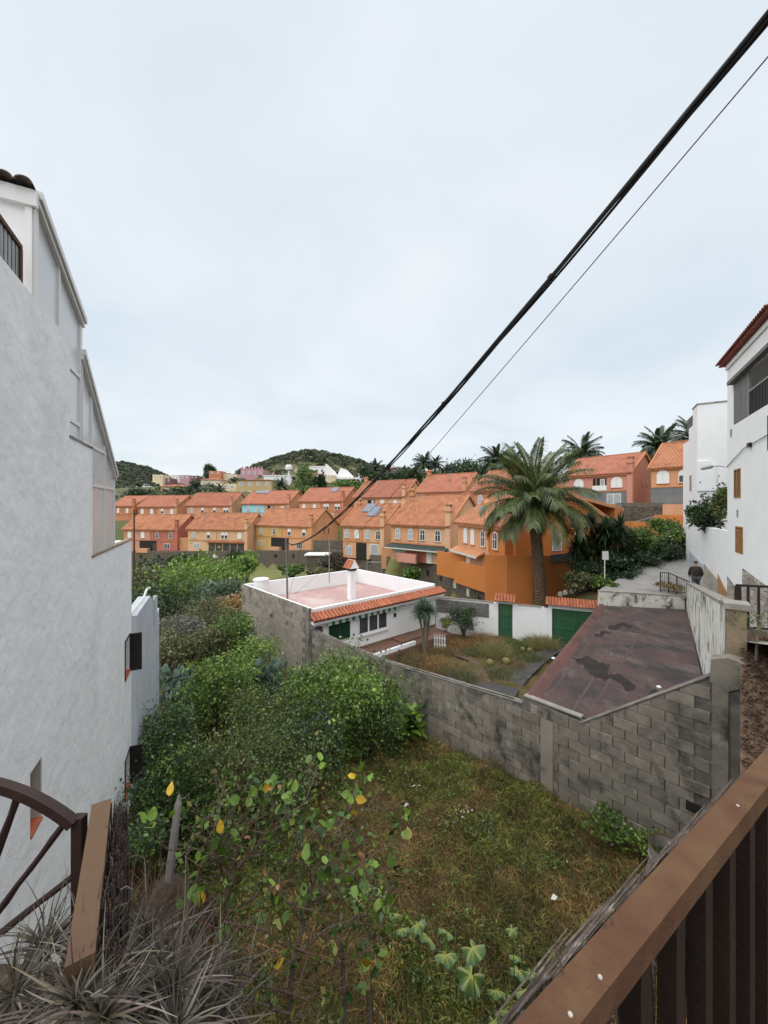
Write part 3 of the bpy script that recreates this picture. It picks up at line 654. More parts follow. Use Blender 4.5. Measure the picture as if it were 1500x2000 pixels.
for c in range(24):
    z = -8.9 + 0.125 + c * 0.25
    for k in range(-26, 7):
        a = k * 0.5 + (0.25 if c % 2 else 0)
        if a < -11.95 or a > 2.72: continue
        wp = BF.p(a, 0, z)
        if z + 0.125 < gz(wp.x, wp.y) - 0.05: continue
        if z + 0.125 > min(btop(a - 0.24), btop(a + 0.24)):          # cut the block along the wall top
            t0_, t1_ = btop(a - 0.2425) - 0.012, btop(a + 0.2425) - 0.012
            if -1.5 < a < -0.98: continue
            rect = [(a - 0.2425, z - 0.119), (a + 0.2425, z - 0.119), (a + 0.2425, z + 0.119), (a - 0.2425, z + 0.119)]; out = []
            ins = lambda q: (t0_ + (t1_ - t0_) * (q[0] - a + 0.2425) / 0.485) - q[1]
            for q0_, q1_ in zip(rect, rect[1:] + rect[:1]):
                f0, f1 = ins(q0_), ins(q1_)
                if f0 >= 0: out.append(q0_)
                if f0 * f1 < 0: k_ = f0 / (f0 - f1); out.append((q0_[0] + (q1_[0] - q0_[0]) * k_, q0_[1] + (q1_[1] - q0_[1]) * k_))
            if len(out) >= 3 and max(q[1] for q in out) - min(q[1] for q in out) > 0.05:
                MB().prism([BF.p(q[0], 0.004, q[1]) for q in out], -BF.v * 0.04).build('block', M['block'], t)
            continue
        piece('block', bms[rb.randrange(6)], t, BF.p(a, rb.uniform(-0.004, 0.012), z), BF.ang()); nblk += 1
capm = M['mortar']
e = MB(); e.prism([BF.p(0.30, 0.02, -5.40), BF.p(2.82, 0.02, -3.355), BF.p(2.82, 0.02, -3.33), BF.p(0.30, 0.02, -5.372)], -BF.v * 0.24); e.build('mortar_cap', M['mortar'], t)
e = MB(); e.prism([BF.p(-12.2, 0.01, -6.055), BF.p(-7.2, 0.01, -6.055), BF.p(-1.25, 0.01, -5.505), BF.p(-1.25, 0.01, -5.465), BF.p(-7.2, 0.01, -6.01), BF.p(-12.2, 0.01, -6.01)], -BF.v * 0.22); e.build('mortar_cap', M['mortar'], t)
MB().fbox(BF, -1.20, 0.30, -0.17, 0.004, -5.275, -5.235).build('mortar_cap', M['concrete'], t)
for a in (-0.55, -5.6): MB().fbox(BF, a - 0.16, a + 0.16, -0.02, 0.022, -8.3, btop(a) - 0.35).build('pilaster', M['block_pale'], t)
MB().fbox(BF, 2.78, 3.02, -0.25, 0.05, -9, -3.12).build('end_post', M['block'], t)
MB().fbox(BF, 3.02, 3.22, -0.3, 0.02, -9, -3.2).build('end_post', M['mortar'], t)
MB().prism([BF.p(2.74, 0.06, -3.5), BF.p(3.0, 0.06, -3.62), BF.p(3.26, 0.06, -3.45), BF.p(3.25, 0.06, -3.0), BF.p(3.02, 0.06, -2.95), BF.p(2.76, 0.06, -3.05)], -BF.v * 0.34).build('post_cap', M['block'], t)
MB().fbox(BF, 2.36, 2.62, -0.02, 0.026, -6.3, -6.12).build('broken_hole', M['dark'], t)
e = MB()
for k in range(5):
    p = BF.p(-5.35 + k * 0.09, -0.1, -6.0); e.tube([p, p + Vector((0.02 * (k - 2), 0, 0.42 + 0.08 * (k % 3)))], 0.008, 5)
tag(e.build('rebar_bundle', M['rust']), 'rusty reinforcing bars sticking up from the block wall top', 'rebar')
MB().tube([BF.p(-12 + k * 0.5, -0.06, btop(-12 + k * 0.5) + 0.05 + 0.01 * math.sin(k)) for k in range(22)], 0.012, 5).build('hose_pipe', M['cable'])
tag(bpy.data.objects['hose_pipe'], 'thin dark hose lying along the top of the block wall', 'hose')

# ================================================================ bungalow
BFront = Fr((-3.65, 18.5), (0.758, 0.652))
def P2(px, Y): return Vector((X(px, Y), Y, 0))
BL, FL, FRt, BR = Vector((-9.08, 24.3, 0)), Vector((-3.65, 18.5, 0)), Vector((3.33, 24.5, 0)), Vector((-2.1, 30.3, 0))
BS = Fr((BL.x, BL.y), (FL.x - BL.x, FL.y - BL.y)); LS = (FL - BL).length; LFc = 9.2
t = thing('bungalow', 'white flat-roofed bungalow with clay tile eave and pink roof terrace', 'bungalow', (-2.9, 24.4, -8.6))
e = MB(); zt, zb = -5.0, -9.3
e.prism([BL + UP * zb, FL + UP * zb, FRt + UP * zb, BR + UP * zb], UP * (-6.06 - zb)); e.build('body', M['white'], t)
MB().prism([q + UP * -6.06 for q in (BL, FL, FRt, BR)], UP * 0.06).build('roof_floor', M['pinkfloor'], t)
def parapet(p, q, th_, zt_, nm, mt):
    fr = Fr((p.x, p.y), (q.x - p.x, q.y - p.y)); L_ = (q - p).length
    return MB().fbox(fr, 0, L_, -th_, 0.006, -6.06, zt_).build(nm, mt, t)
parapet(FL, FRt, 0.18, -5.06, 'parapet', M['white'])
parapet(FRt, BR, 0.18, -5.0, 'parapet', M['white'])
parapet(BR, BL, 0.18, -4.98, 'parapet', M['white'])
parapet(BL, FL, 0.16, -5.0, 'parapet', M['white'])
# block side wall
e = MB(); e.fbox(BS, 0, LS, 0.01, 0.12, -9.4, -4.97); sw = e.build('side_wall', M['mortar'], t)
bm2 = [block_mesh(0.485, 0.238, 0.05, 20 + s, M['block_pale']) for s in range(5)]; bm2d = [block_mesh(0.485, 0.238, 0.05, 40 + s, M['block']) for s in range(4)]
for c in range(14):
    z = -5.0 - 0.125 - c * 0.25
    for k in range(16):
        a = 0.25 + k * 0.5 - (0.25 if c % 2 else 0)
        if a < 0.2 or a > LS - 0.2: continue
        src = bm2d if (c < 5 and rb.random() < 0.55) else bm2
        piece('block', rb.choice(src), sw, BS.p(a, 0.134 + rb.uniform(-0.004, 0.006), z), BS.ang())
MB().fbox(BS, LS - 0.02, LS + 0.10, -0.02, 0.15, -9, -4.96).build('corner_pipe', M['concrete'], t)
# eave of clay tiles
e = MB(); e.add([BFront.p(-0.05, 0, -5.26), BFront.p(LFc + 0.45, 0, -5.26), BFront.p(LFc + 0.45, 0.52, -5.50), BFront.p(-0.05, 0.52, -5.50), BFront.p(-0.05, 0, -5.36), BFront.p(LFc + 0.45, 0, -5.36), BFront.p(LFc + 0.45, 0.52, -5.58), BFront.p(-0.05, 0.52, -5.58)],
      [(0, 1, 2, 3), (7, 6, 5, 4), (0, 4, 5, 1), (1, 5, 6, 2), (2, 6, 7, 3), (3, 7, 4, 0)]); ev = e.build('eave', M['tile_dark'], t)
tm2 = half_tile(0.095, 0.66, 0.014, 7, M['tile'])
sl = math.atan2(0.24, 0.52)
ntile = 46
for k in range(ntile):
    a = 0.02 + k * (LFc + 0.4) / (ntile - 1)
    piece('roof_tile', tm2, ev, BFront.p(a, 0.27, -5.375), rot=(sl, 0, BFront.ang()))
tm2b = half_tile(0.05, 0.1, 0.012, 6, M['tile_dark'])
MB().fbox(BFront, 0, LFc + 0.4, 0.006, 0.42, -5.74, -5.60).build('soffit', M['white'], t)
# windows and fittings
w = MB().fbox(BFront, 1.10, 2.40, 0.006, 0.05, -6.92, -5.92).build('shutter_window', M['green'], t)
for s0 in (1.14, 1.78):
    lf = MB().fbox(BFront, s0, s0 + 0.58, 0.05, 0.075, -6.88, -5.96).build('shutter', M['greendark'], w)
    slm = MB().box(-0.25, 0.25, -0.02, 0.02, -0.022, 0.022).mesh('slat', M['greendark'])
    for k in range(12): 
        o = piece('slat', slm, lf, BFront.p(s0 + 0.29, 0.085, -6.82 + k * 0.073), rot=(0.6, 0, BFront.ang()))
w = MB().fbox(BFront, 2.93, 5.05, 0.006, 0.06, -6.98, -5.60).build('window', M['whiteclean'], t)
for k in range(3):
    a = 3.02 + k * 0.68
    MB().fbox(BFront, a, a + 0.56, 0.06, 0.072, -6.88, -5.68).build('pane', M['glass'], w)
MB().fbox(BFront, 2.88, 5.10, 0.006, 0.14, -7.05, -6.985).build('sill', M['white'], w)
MB().fbox(BFront, 5.9, 6.45, 0.004, 0.03, -5.92, -5.78).build('vent', M['dark'], t)
MB().fbox(BFront, 6.9, 7.75, 0.004, 0.035, -7.70, -5.85).build('door', M['white'], t)
e = MB(); e.fbox(BFront, 0.30, 0.62, 0.01, 0.22, -6.30, -5.98); e.build('hanging_planter', M['bark'], t)
e = MB(); e.fbox(BFront, 5.55, 5.67, 0.01, 0.12, -6.45, -6.25); e.build('wall_lamp', M['metal_dark'], t)
MB().fbox(BFront, 2.62, 2.70, 0.01, 0.05, -6.9, -6.8).build('meter_box', M['metal_dark'], t)
# striped awning, rolled up: housing plus hanging valance
aw = MB().fbox(BFront, 0.92, 5.75, 0.01, 0.22, -5.78, -5.70).build('awning', M['awning_d'], t)
for k in range(46):
    a = 0.92 + k * 0.105
    MB().prism([BFront.p(a, 0.225, -5.79), BFront.p(a + 0.105, 0.225, -5.79), BFront.p(a + 0.105, 0.24, -5.97), BFront.p(a + 0.05, 0.24, -6.0), BFront.p(a, 0.24, -5.97)], BFront.v * 0.008).build('valance_strip', M['awning_g'] if (k // 2) % 2 else M['awning_w'], aw)
# terrace and step
MB().fbox(BFront, 0.4, 9.0, 0.01, 1.5, -8.6, -7.76).build('terrace', M['terracotta'], t)
MB().fbox(BFront, 0, 9.2, 0.01, 0.04, -7.755, -7.60).build('skirting', M['terracotta'], t)
MB().fbox(BFront, 5.4, 7.8, 0.04, 0.9, -7.755, -7.66).build('step', M['terracotta'], t)
# chimney, tank, masts on the roof
cf = Fr((X(690, 24.3), 24.3), (0.758, 0.652))
c = MB().fbox(cf, -0.20, 0.20, -0.4, 0.0, -6.0, -4.12).build('chimney', M['white'], t)
e = MB(); e.prism([cf.p(-0.36, 0.16, -3.96), cf.p(0.36, 0.16, -3.96), cf.p(0.0, 0.16, -3.42)], -cf.v * 0.72); e.build('chimney_cap', M['white'], c)
MB().fbox(cf, -0.24, 0.24, -0.44, 0.04, -4.12, -3.98).build('chimney_vent', M['dark'], c)
tm3 = half_tile(0.10, 0.62, 0.016, 7, M['tile'])
for k in range(4):
    piece('chimney_tile', tm3, c, cf.p(0.22, 0.07 - k * 0.18, -3.70), rot=(math.atan2(0.54, 0.36), 0, cf.ang() + math.pi / 2))
    piece('chimney_tile', tm3, c, cf.p(-0.22, 0.07 - k * 0.18, -3.70), rot=(math.atan2(0.54, 0.36), 0, cf.ang() - math.pi / 2))
wt = W(510, 1150, 24.3)
t2 = thing('water_tank', 'round white water tank on the far left corner of the bungalow roof', 'tank', (wt.x, wt.y, -6.0))
MB().tube([(wt.x, wt.y, -6.0), (wt.x, wt.y, -4.72)], 0.46, 20).build('tank_body', M['whiteclean'], t2)
MB().tube([(wt.x, wt.y, -4.72), (wt.x, wt.y, -4.64), (wt.x, wt.y, -4.60)], [0.50, 0.50, 0.42], 20).build('tank_lid', M['whiteclean'], t2)
mp = W(562, 1165, 21.2)
e = MB(); e.tube([(mp.x, mp.y, -6.0), (mp.x - 0.05, mp.y, -3.6), (mp.x - 0.1, mp.y, -1.75)], [0.06, 0.05, 0.045], 8)
t2 = thing('service_mast', 'grey service mast at the front left of the bungalow roof carrying the cable bundle', 'mast', (mp.x, mp.y, -6.0))
e.build('mast', M['greywood'], t2)
MB().tube([(mp.x - 0.1, mp.y, -1.95), (mp.x + 0.35, mp.y - 0.3, -2.15)], 0.03, 6).build('bracket', M['metal_dark'], t2)
MASTTOP = Vector((mp.x + 0.30, mp.y - 0.28, -2.1))
mp2 = W(643, 1112, 27.2)
t2 = thing('aerial_mast', 'thin white aerial pole on the back parapet of the bungalow', 'mast', (mp2.x, mp2.y, -4.98))
MB().tube([(mp2.x, mp2.y, -5.5), (mp2.x, mp2.y, -2.05)], 0.035, 6).build('mast', M['galv'], t2)
MB().fbox(cf, -1.7, -1.4, 2.0, 2.25, -6.0, -5.86).build('roof_box', M['metal_grey'])
tag(bpy.data.objects['roof_box'], 'small grey box lying on the pink roof floor', 'box')
lp = W(478, 1217, 23.0)
t2 = thing('flood_lamp', 'round white lamp on a short arm at the far end of the block side wall', 'lamp', (lp.x, lp.y, lp.z - 0.2))
MB().tube([lp + Vector((0.35, 0.3, -0.3)), lp + Vector((0, 0, -0.1))], 0.025, 6).build('arm', M['galv'], t2)
MB().tube([lp + UP * -0.12, lp + UP * -0.05, lp + UP * 0.06, lp + UP * 0.1], [0.06, 0.19, 0.19, 0.08], 12).build('lamp_head', M['whiteclean'], t2)

# low terrace wall with its picket gate
LW = Fr((-3.65 + 1.5 * 0.652, 18.5 - 1.5 * 0.758), (0.758, 0.652))
tag(MB().fbox(LW, 2.3, 5.9, -0.16, 0.0, -8.7, -7.56).build('low_wall', M['white']), 'low white wall edging the terracotta terrace of the bungalow', 'wall')

# ================================================================ street wall of the garden with door and garage
GF = Fr((3.5, 25.5), (8.9, -3.7)); LG = 9.64
def ga(px):
    k = (px - 750) / F
    return (k * 25.5 - 3.5) / (GF.u.x - k * GF.u.y)
t = thing('garden_wall', 'white garden wall with pebble panel and toothed tile coping', 'wall', GF.p(4, 0, -8.5))
d0, d1, g0, g1 = ga(973), ga(1001), ga(1078), ga(1172)
zt_ = lambda a: -5.98 - a * 0.02
for (p, q) in ((0, d0), (d1, g0)):
    MB().fbox(GF, p, q, -0.22, 0, -9.2, -6.12).build('wall', M['white'], t)
MB().fbox(GF, d0 - 0.12, d1 + 0.1, -0.22, 0, -6.12, -5.92).build('lintel', M['white'], t)
MB().fbox(GF, g0 - 0.2, g1 + 0.3, -0.25, 0.02, -6.12, -5.88).build('lintel', M['white'], t)
MB().fbox(GF, g0 - 0.42, g0, -0.24, 0.04, -9.2, -6.12).build('gate_pier', M['white'], t)
MB().fbox(GF, ga(852), ga(955), 0.005, 0.03, -7.1, -6.22).build('pebble_panel', M['pebble'], t)
tm4 = half_tile(0.055, 0.34, 0.012, 6, M['block_pale'], 'coping_tile')
for k in range(66):
    a = 0.05 + k * 0.118
    if d0 - 0.35 < a < d1 + 0.3 or a > g0 - 0.55: continue
    piece('coping_tile', tm4, t, GF.p(a, -0.10, -6.11), GF.ang())
tm5 = half_tile(0.085, 0.48, 0.016, 7, M['tile'])
def canopy(p, q, zc, nm):
    cb = MB().fbox(GF, p, q, -0.30, 0.32, zc - 0.10, zc - 0.03).build(nm, M['tile_dark'], t)
    n = int((q - p) / 0.165)
    for k in range(n):
        for r_ in (0, 1):
            piece('roof_tile', tm5, cb, GF.p(p + 0.09 + k * (q - p - 0.18) / max(1, n - 1), 0.20 - r_ * 0.30, zc - 0.01 + r_ * 0.13), rot=(0.42, 0, GF.ang()))
canopy(d0 - 0.22, d1 + 0.2, -5.80, 'canopy')
canopy(g0 - 0.35, g1 + 0.1, -5.74, 'canopy')
# green door
def planked(name, label, p, q, z0, z1, fr, rows, kids):
    tt = thing(name, label, 'door' if 'door' in name else 'gate', fr.p((p + q) / 2, -0.1, z0))
    for (c0, c1) in kids:
        n = max(3, int((c1 - c0) / 0.13)); wd = (c1 - c0) / n
        for k in range(n):
            MB().fbox(fr, c0 + k * wd + 0.006, c0 + (k + 1) * wd - 0.006, -0.14, -0.10 - 0.004 * (k % 2), z0, z1).build('plank', M['green'], tt)
        for r_ in range(rows + 1):
            z = z0 + 0.05 + (z1 - z0 - 0.1) * r_ / rows
            MB().fbox(fr, c0, c1, -0.10, -0.06, z - 0.045, z + 0.045).build('cross_rail', M['green'], tt)
        for c in (c0, c1 - 0.07):
            MB().fbox(fr, c, c + 0.07, -0.098, -0.056, z0, z1).build('stile', M['green'], tt)
    return tt
planked('garden_door', 'narrow green plank door under a small clay tile canopy', d0, d1, -8.45, -6.12, GF, 3, [(d0 + 0.01, d1 - 0.01)])
gm = (g0 + g1) / 2
planked('garage_gate', 'wide green double garage gate beside the red roof slab', g0, g1, -8.5, -6.12, GF, 4, [(g0 + 0.01, gm - 0.02), (gm + 0.02, g1 + 0.4)])
MB().fbox(GF, g0 - 0.1, g1 + 0.2, 0.02, 0.9, -8.7, -8.34).build('threshold', M['concrete'])
tag(bpy.data.objects['threshold'], kind='structure')

# garden floor patches: dark yard and a pale footpath
def sheet(name, pts, off, mat, n=10):
    """a ground-hugging strip: pts = list of (left, right) 2-D pairs"""
    b = MB(); vs = []
    for (l, r) in pts:
        for k in range(n + 1):
            q = Vector(l).lerp(Vector(r), k / n); vs.append((q.x, q.y, gz(q.x, q.y) + off))
    b.add(vs, [(i * (n + 1) + k, i * (n + 1) + k + 1, (i + 1) * (n + 1) + k + 1, (i + 1) * (n + 1) + k) for i in range(len(pts) - 1) for k in range(n)])
    return tag(b.build(name, mat, org=(0, 0, 0)), kind='structure')
def gp(px, py): # point of the garden floor under a photo pixel
    z = -8.25; Y = z / (-(py - HZ) / F); return (X(px, Y), Y)
sheet('yard', [(gp(850, 1330), gp(1000, 1385)), (gp(900, 1318), gp(1010, 1360)), (gp(960, 1308), gp(1030, 1330)), (gp(1010, 1295), gp(1060, 1305)), (gp(1060, 1270), gp(1085, 1280)), (gp(1085, 1255), gp(1120, 1262))], 0.13, M['asphalt'])
sheet('footpath', [(gp(940, 1345), gp(965, 1345)), (gp(928, 1318), gp(950, 1318)), (gp(915, 1292), gp(934, 1292)), (gp(880, 1275), gp(905, 1272)), (gp(860, 1262), gp(880, 1260))], 0.06, M['earth'], 6)

# ================================================================ garage with its red roof
t = thing('garage', 'garage with a stained dark red flat roof beside the garden', 'garage', (9, 14, -8.4))
pol = [(4.78, 9.66), (4.02, 10.52), (11.7, 20.35), (15.72, 19.55), (7.3, 8.25)]
MB().prism([Vector((x, y, -5.58)) for x, y in pol], UP * 0.26).build('roof_slab', M['redroof'], t)
MB().prism([Vector((x * 0.985 + 0.12, y * 0.985 + 0.2, -8.7)) for x, y in pol], UP * 3.1).build('wall', M['white'], t)
ef = Fr(pol[1], (pol[2][0] - pol[1][0], pol[2][1] - pol[1][1]))
Le = math.hypot(pol[2][0] - pol[1][0], pol[2][1] - pol[1][1])
e = MB(); e.prism([ef.p(0, 0.02, -5.40), ef.p(0, 0.30, -5.318), ef.p(0, 0.06, -5.22), ef.p(0, -0.06, -5.25), ef.p(0, -0.08, -5.42)], ef.u * Le); e.build('roof_rim', M['redrim'], t)
for (p, q) in (((1052, 1385), (1190, 1205)), ((1112, 1400), (1232, 1205)), ((1150, 1395), (1275, 1200))):
    a = W(*p, 0); Ya = 5.316 * F / (p[1] - HZ); Yb = 5.316 * F / (q[1] - HZ)
    A_, B_ = Vector((X(p[0], Ya), Ya, 0)), Vector((X(q[0], Yb), Yb, 0))
    fr = Fr((A_.x, A_.y), (B_.x - A_.x, B_.y - A_.y)); n = 14; L_ = (B_ - A_).length
    b = MB(); rj = random.Random(p[0])
    prev = None
    for k in range(n + 1):
        wd = 0.022 + rj.uniform(0, 0.014); off = rj.uniform(-0.012, 0.012)
        l, r_ = fr.p(L_ * k / n, off - wd, -5.315), fr.p(L_ * k / n, off + wd, -5.315)
        if prev: b.add([prev[0], prev[1], r_, l], [(0, 1, 2, 3)])
        prev = (l, r_)
    b.build('roof_seam', M['seam'], t)
def rp_(px, py): Y = 5.315 * F / (py - HZ); return Vector((X(px, Y), Y, -5.312))
def ragged(pts, seed, lv=4):
    """roughen an outline so that a tar patch gets a torn edge"""
    r_ = random.Random(seed); pts = [Vector((*q, 0)) for q in pts]
    for l in range(lv):
        out = []
        for a_, b_ in zip(pts, pts[1:] + pts[:1]):
            d_ = b_ - a_; out += [a_, a_.lerp(b_, r_.uniform(.35, .65)) + Vector((-d_.y, d_.x, 0)) * r_.uniform(-.22, .22)]
        pts = out
    return [(q.x, q.y) for q in pts]
for i, pts in enumerate(([(1115, 1285), (1140, 1283), (1165, 1290), (1192, 1298), (1186, 1312), (1192, 1322), (1180, 1331), (1160, 1322), (1148, 1310), (1130, 1298)],
            [(1190, 1313), (1205, 1316), (1222, 1326), (1244, 1342), (1228, 1343), (1210, 1332), (1196, 1326)],
            [(1245, 1362), (1275, 1348), (1290, 1350), (1262, 1370)], [(1180, 1224), (1212, 1217), (1240, 1219), (1226, 1225), (1196, 1229)], [(1215, 1339), (1240, 1341), (1236, 1348), (1220, 1347)], [(1160, 1240), (1180, 1232), (1196, 1233), (1176, 1243)])):
    pp = [rp_(*q) for q in ragged(pts, i)]
    pp = [q + UP * 0.0012 * i for q in pp]
    MB().add(pp, [list(range(len(pp)))]).build('tar_patch', M['bitumen'], t)
for (q, nm) in (((1287, 1342), 'a'), ((1081, 1286), 'b')):
    p = rp_(*q); r_ = 0.07
    e = MB(); e.tube([p + UP * 0.0, p + UP * 0.03], [r_, r_ * 0.7], 7)
    tag(e.build('litter_scrap', M['whiteclean'], org=p), 'white scrap of litter on the red roof near the ' + ('sloping wall top' if nm == 'a' else 'left rim'), 'litter')

# ================================================================ weathered street walls above the roof
WF = Fr((15.8, 19.7), (-0.590, -0.807)); LWF = 14.4      # faces the roof
wt0, wt1 = -4.0, -2.12
t = thing('retaining_wall', 'tall whitewashed retaining wall with black streaks between roof and street', 'wall', WF.p(7, 0, -5.5))
e = MB(); e.prism([WF.p(0, 0, -6), WF.p(LWF, 0, -6), WF.p(LWF, 0, wt1), WF.p(0, 0, wt0)], -WF.v * 0.26); e.build('wall', M['weathered'], t)
e = MB(); e.prism([WF.p(0, 0.02, wt0), WF.p(LWF, 0.02, wt1), WF.p(LWF, 0.02, wt1 + 0.07), WF.p(0, 0.02, wt0 + 0.07)], -WF.v * 0.32); e.build('coping', M['concrete'], t)
e = MB(); e.fbox(WF, LWF, LWF + 0.34, -0.30, 0.0, -6, wt1 + 0.02); e.build('end_pier', M['tan_plaster'], t)
e = MB(); e.fbox(WF, LWF - 0.06, LWF + 0.40, -0.36, 0.05, wt1 + 0.02, wt1 + 0.14); e.build('pier_cap', M['concrete'], t)
MB().fbox(WF, -0.02, 0.35, -0.3, 0.012, -6, wt0 - 0.02).build('end_pier', M['concrete'], t)
KF = Fr((11.75, 20.55), (4.05, -0.8))
t = thing('kerb_wall', 'low whitewashed parapet along the far edge of the red roof', 'wall', KF.p(2, 0, -5.4))
e = MB(); e.prism([KF.p(0, 0, -6.2), KF.p(4.1, 0, -6.2), KF.p(4.1, 0, -4.72), KF.p(0, 0, -4.62)], -KF.v * 0.26); e.build('wall', M['weathered'], t)
e = MB(); e.prism([KF.p(0, 0.02, -4.62), KF.p(4.08, 0.02, -4.72), KF.p(4.08, 0.02, -4.67), KF.p(0, 0.02, -4.57)], -KF.v * 0.3); e.build('coping', M['concrete'], t)

# ================================================================ right white house
RF = Fr((16.4, 18.0), (-0.497, -0.868))
t = thing('white_house', 'tall white house with louvred shutters and tile eave at the right edge', 'house', RF.p(4, -2, -5))
def rz(py, a):
    Y = RF.p(a, 0, 0).y; return Z(py, Y)
lo0, lo1, lz0, lz1 = 1.0, 9.0, 3.72, 5.62
b = stepped_wall(RF, [(0, 14.0, 6.72)], -6.5, 7.0, [(lo0, lo1, lz0, lz1), (1.06, 1.98, 0.40, 1.68), (1.28, 2.28, -2.02, -0.86), (5.0, 5.9, 2.05, 3.3)], 0.14)
b.add([RF.p(0, 0, -6.5), RF.p(0, -7, -6.5), RF.p(0, -7, 6.72), RF.p(0, 0, 6.72)], [(0, 1, 2, 3)])
b.build('wall', M['white'], t)
e = MB(); slab = [RF.p(-0.30, 0.26, 6.80), RF.p(14, 0.26, 6.80), RF.p(14, -7, 9.2), RF.p(-0.30, -7, 9.2)]
e.prism(slab, UP * 0.05); rf = e.build('roof', M['tile_dark'], t)
tm6 = half_tile(0.10, 0.7, 0.016, 7, M['tile_dark'])
tm7 = half_tile(0.07, 0.26, 0.016, 6, M['tile_dark'])
for k in range(30):
    piece('roof_tile', tm6, rf, RF.p(-0.25 + k * 0.215, 0.02, 6.98), rot=(math.atan2(2.4, 7.42), 0, RF.ang()))
    piece('cornice_tile', tm7, rf, RF.p(-0.2 + k * 0.215, 0.12, 6.80), rot=(0, math.pi, RF.ang()))
MB().fbox(RF, -0.04, 8, 0.004, 0.07, 6.52, 6.72).build('cornice', M['white'], t)
# loggia
MB().fbox(RF, lo0, lo1, -2.2, -0.15, lz0 - 0.1, lz0 - 0.02).build('loggia_floor', M['greyr'], t)
MB().fbox(RF, lo0, lo1, -2.3, -2.2, lz0, lz1).build('loggia_back', M['greyr'], t)
MB().fbox(RF, lo0 - 0.12, lo1, 0.004, 0.22, lz1 - 0.05, lz1 + 0.10).build('loggia_canopy', M['slat_grey'], t)
for (p, q) in ((1.03, 1.95), (1.98, 2.92)):
    MB().fbox(RF, p, q, -0.06, 0.012, lz0 + 0.02, lz1 - 0.1).build('shutter_panel', M['slat_grey'], t)
MB().fbox(RF, 2.94, 3.0, -0.08, 0.02, lz0, lz1 - 0.1).build('loggia_post', M['metal_grey'], t)
MB().fbox(RF, 3.0, lo1, -0.04, 0.01, 4.68, 4.74).build('loggia_rail', M['metal_grey'], t)
bar = MB().box(-0.012, 0.012, -0.012, 0.012, -0.47, 0.47).mesh('baluster', M['metal_dark'])
for k in range(40): piece('baluster', bar, t, RF.p(3.06 + k * 0.15, -0.015, 4.20), RF.ang())
slm = MB().box(-0.20, 0.20, -0.018, 0.018, -0.02, 0.02).mesh('slat', M['brownwood'])
def louvre(p, q, z0, z1, mt):
    w = MB().fbox(RF, p, q, -0.13, -0.10, z0, z1).build('window', M['glass'], t)
    for (c0, c1) in ((p, (p + q) / 2 - 0.004), ((p + q) / 2 + 0.004, q)):
        f = MB(); f.fbox(RF, c0, c0 + 0.05, -0.03, 0.02, z0, z1); f.fbox(RF, c1 - 0.05, c1, -0.03, 0.02, z0, z1); f.fbox(RF, c0 + 0.05, c1 - 0.05, -0.03, 0.02, z0, z0 + 0.06); f.fbox(RF, c0 + 0.05, c1 - 0.05, -0.03, 0.02, z1 - 0.06, z1)
        sh = f.build('shutter', mt, w)
        n = int((z1 - z0 - 0.12) / 0.058)
        for k in range(n): piece('slat', slm, w, RF.p((c0 + c1) / 2, -0.006, z0 + 0.09 + k * 0.058), rot=(0.55, 0, RF.ang()), scale=((c1 - c0 - 0.1) / 0.4, 1, 1))
louvre(1.06, 1.98, 0.40, 1.68, M['brownwood']); louvre(1.28, 2.28, -2.02, -0.86, M['brownwood']); louvre(5.0, 5.9, 2.05, 3.3, M['bark'])
MB().fbox(RF, 1.52, 1.64, 0.004, 0.03, -0.45, -0.12).build('vent_slot', M['metal_grey'], t)
MB().fbox(RF, 0.60, 0.72, 0.004, 0.04, 3.25, 3.6).build('vent_slot', M['metal_grey'], t)
e = MB(); e.tube([RF.p(-0.02, 0.03, 1.9 ), RF.p(1.2, 0.05, 2.15), RF.p(2.6, 0.05, 2.45), RF.p(3.6, 0.05, 2.5), RF.p(7, 0.05, 2.7)], 0.016, 5); e.build('wall_cable', M['cable'], t)
MB().fbox(RF, 3.1, 3.4, 0.01, 0.10, 2.42, 2.58).build('junction_box', M['metal_dark'], t)
# stone cladding plinth in sloping panels, each of loose stones
def crazy(fr, pn, parent, poly_fn, a0, a1, seed):
    r_ = random.Random(seed); a = a0
    while a < a1 - 0.1:
        wd = r_.uniform(0.22, 0.42); a2 = min(a + wd, a1); z = poly_fn(a)[0]
        while z < poly_fn((a + a2) / 2)[1] - 0.08:
            hh = r_.uniform(0.16, 0.34); z2 = min(z + hh, poly_fn((a + a2) / 2)[1])
            j = lambda: r_.uniform(0.0, 0.045)
            pp = [fr.p(a + j(), 0.02, z + j()), fr.p(a2 - j(), 0.02, z + j()), fr.p(a2 - j(), 0.02, z2 - j()), fr.p((a + a2) / 2, 0.02, z2 - j() * 0.3), fr.p(a + j(), 0.02, z2 - j())]
            MB().prism(pp, fr.v * r_.uniform(0.012, 0.03)).build('stone', M['cladding'], parent)
            z = z2
        a = a2
pb = MB(); pb.prism([RF.p(0.05, 0.004, -5.2), RF.p(2.2, 0.004, -5.2), RF.p(2.2, 0.004, -3.85), RF.p(0.05, 0.004, -3.30)], RF.v * 0.015); pa = pb.build('plinth', M['mortar'], t)
crazy(RF, 'p', pa, lambda a: (-4.9, -3.30 - (a - 0.05) * 0.256), 0.08, 2.18, 5)
pb = MB(); pb.prism([RF.p(2.25, 0.004, -5.0), RF.p(6, 0.004, -4.6), RF.p(6, 0.004, -3.0), RF.p(2.25, 0.004, -2.62)], RF.v * 0.015); pa = pb.build('plinth', M['mortar'], t)
crazy(RF, 'p', pa, lambda a: (-4.4, -2.62 - (a - 2.25) * 0.10), 2.28, 5.9, 6)

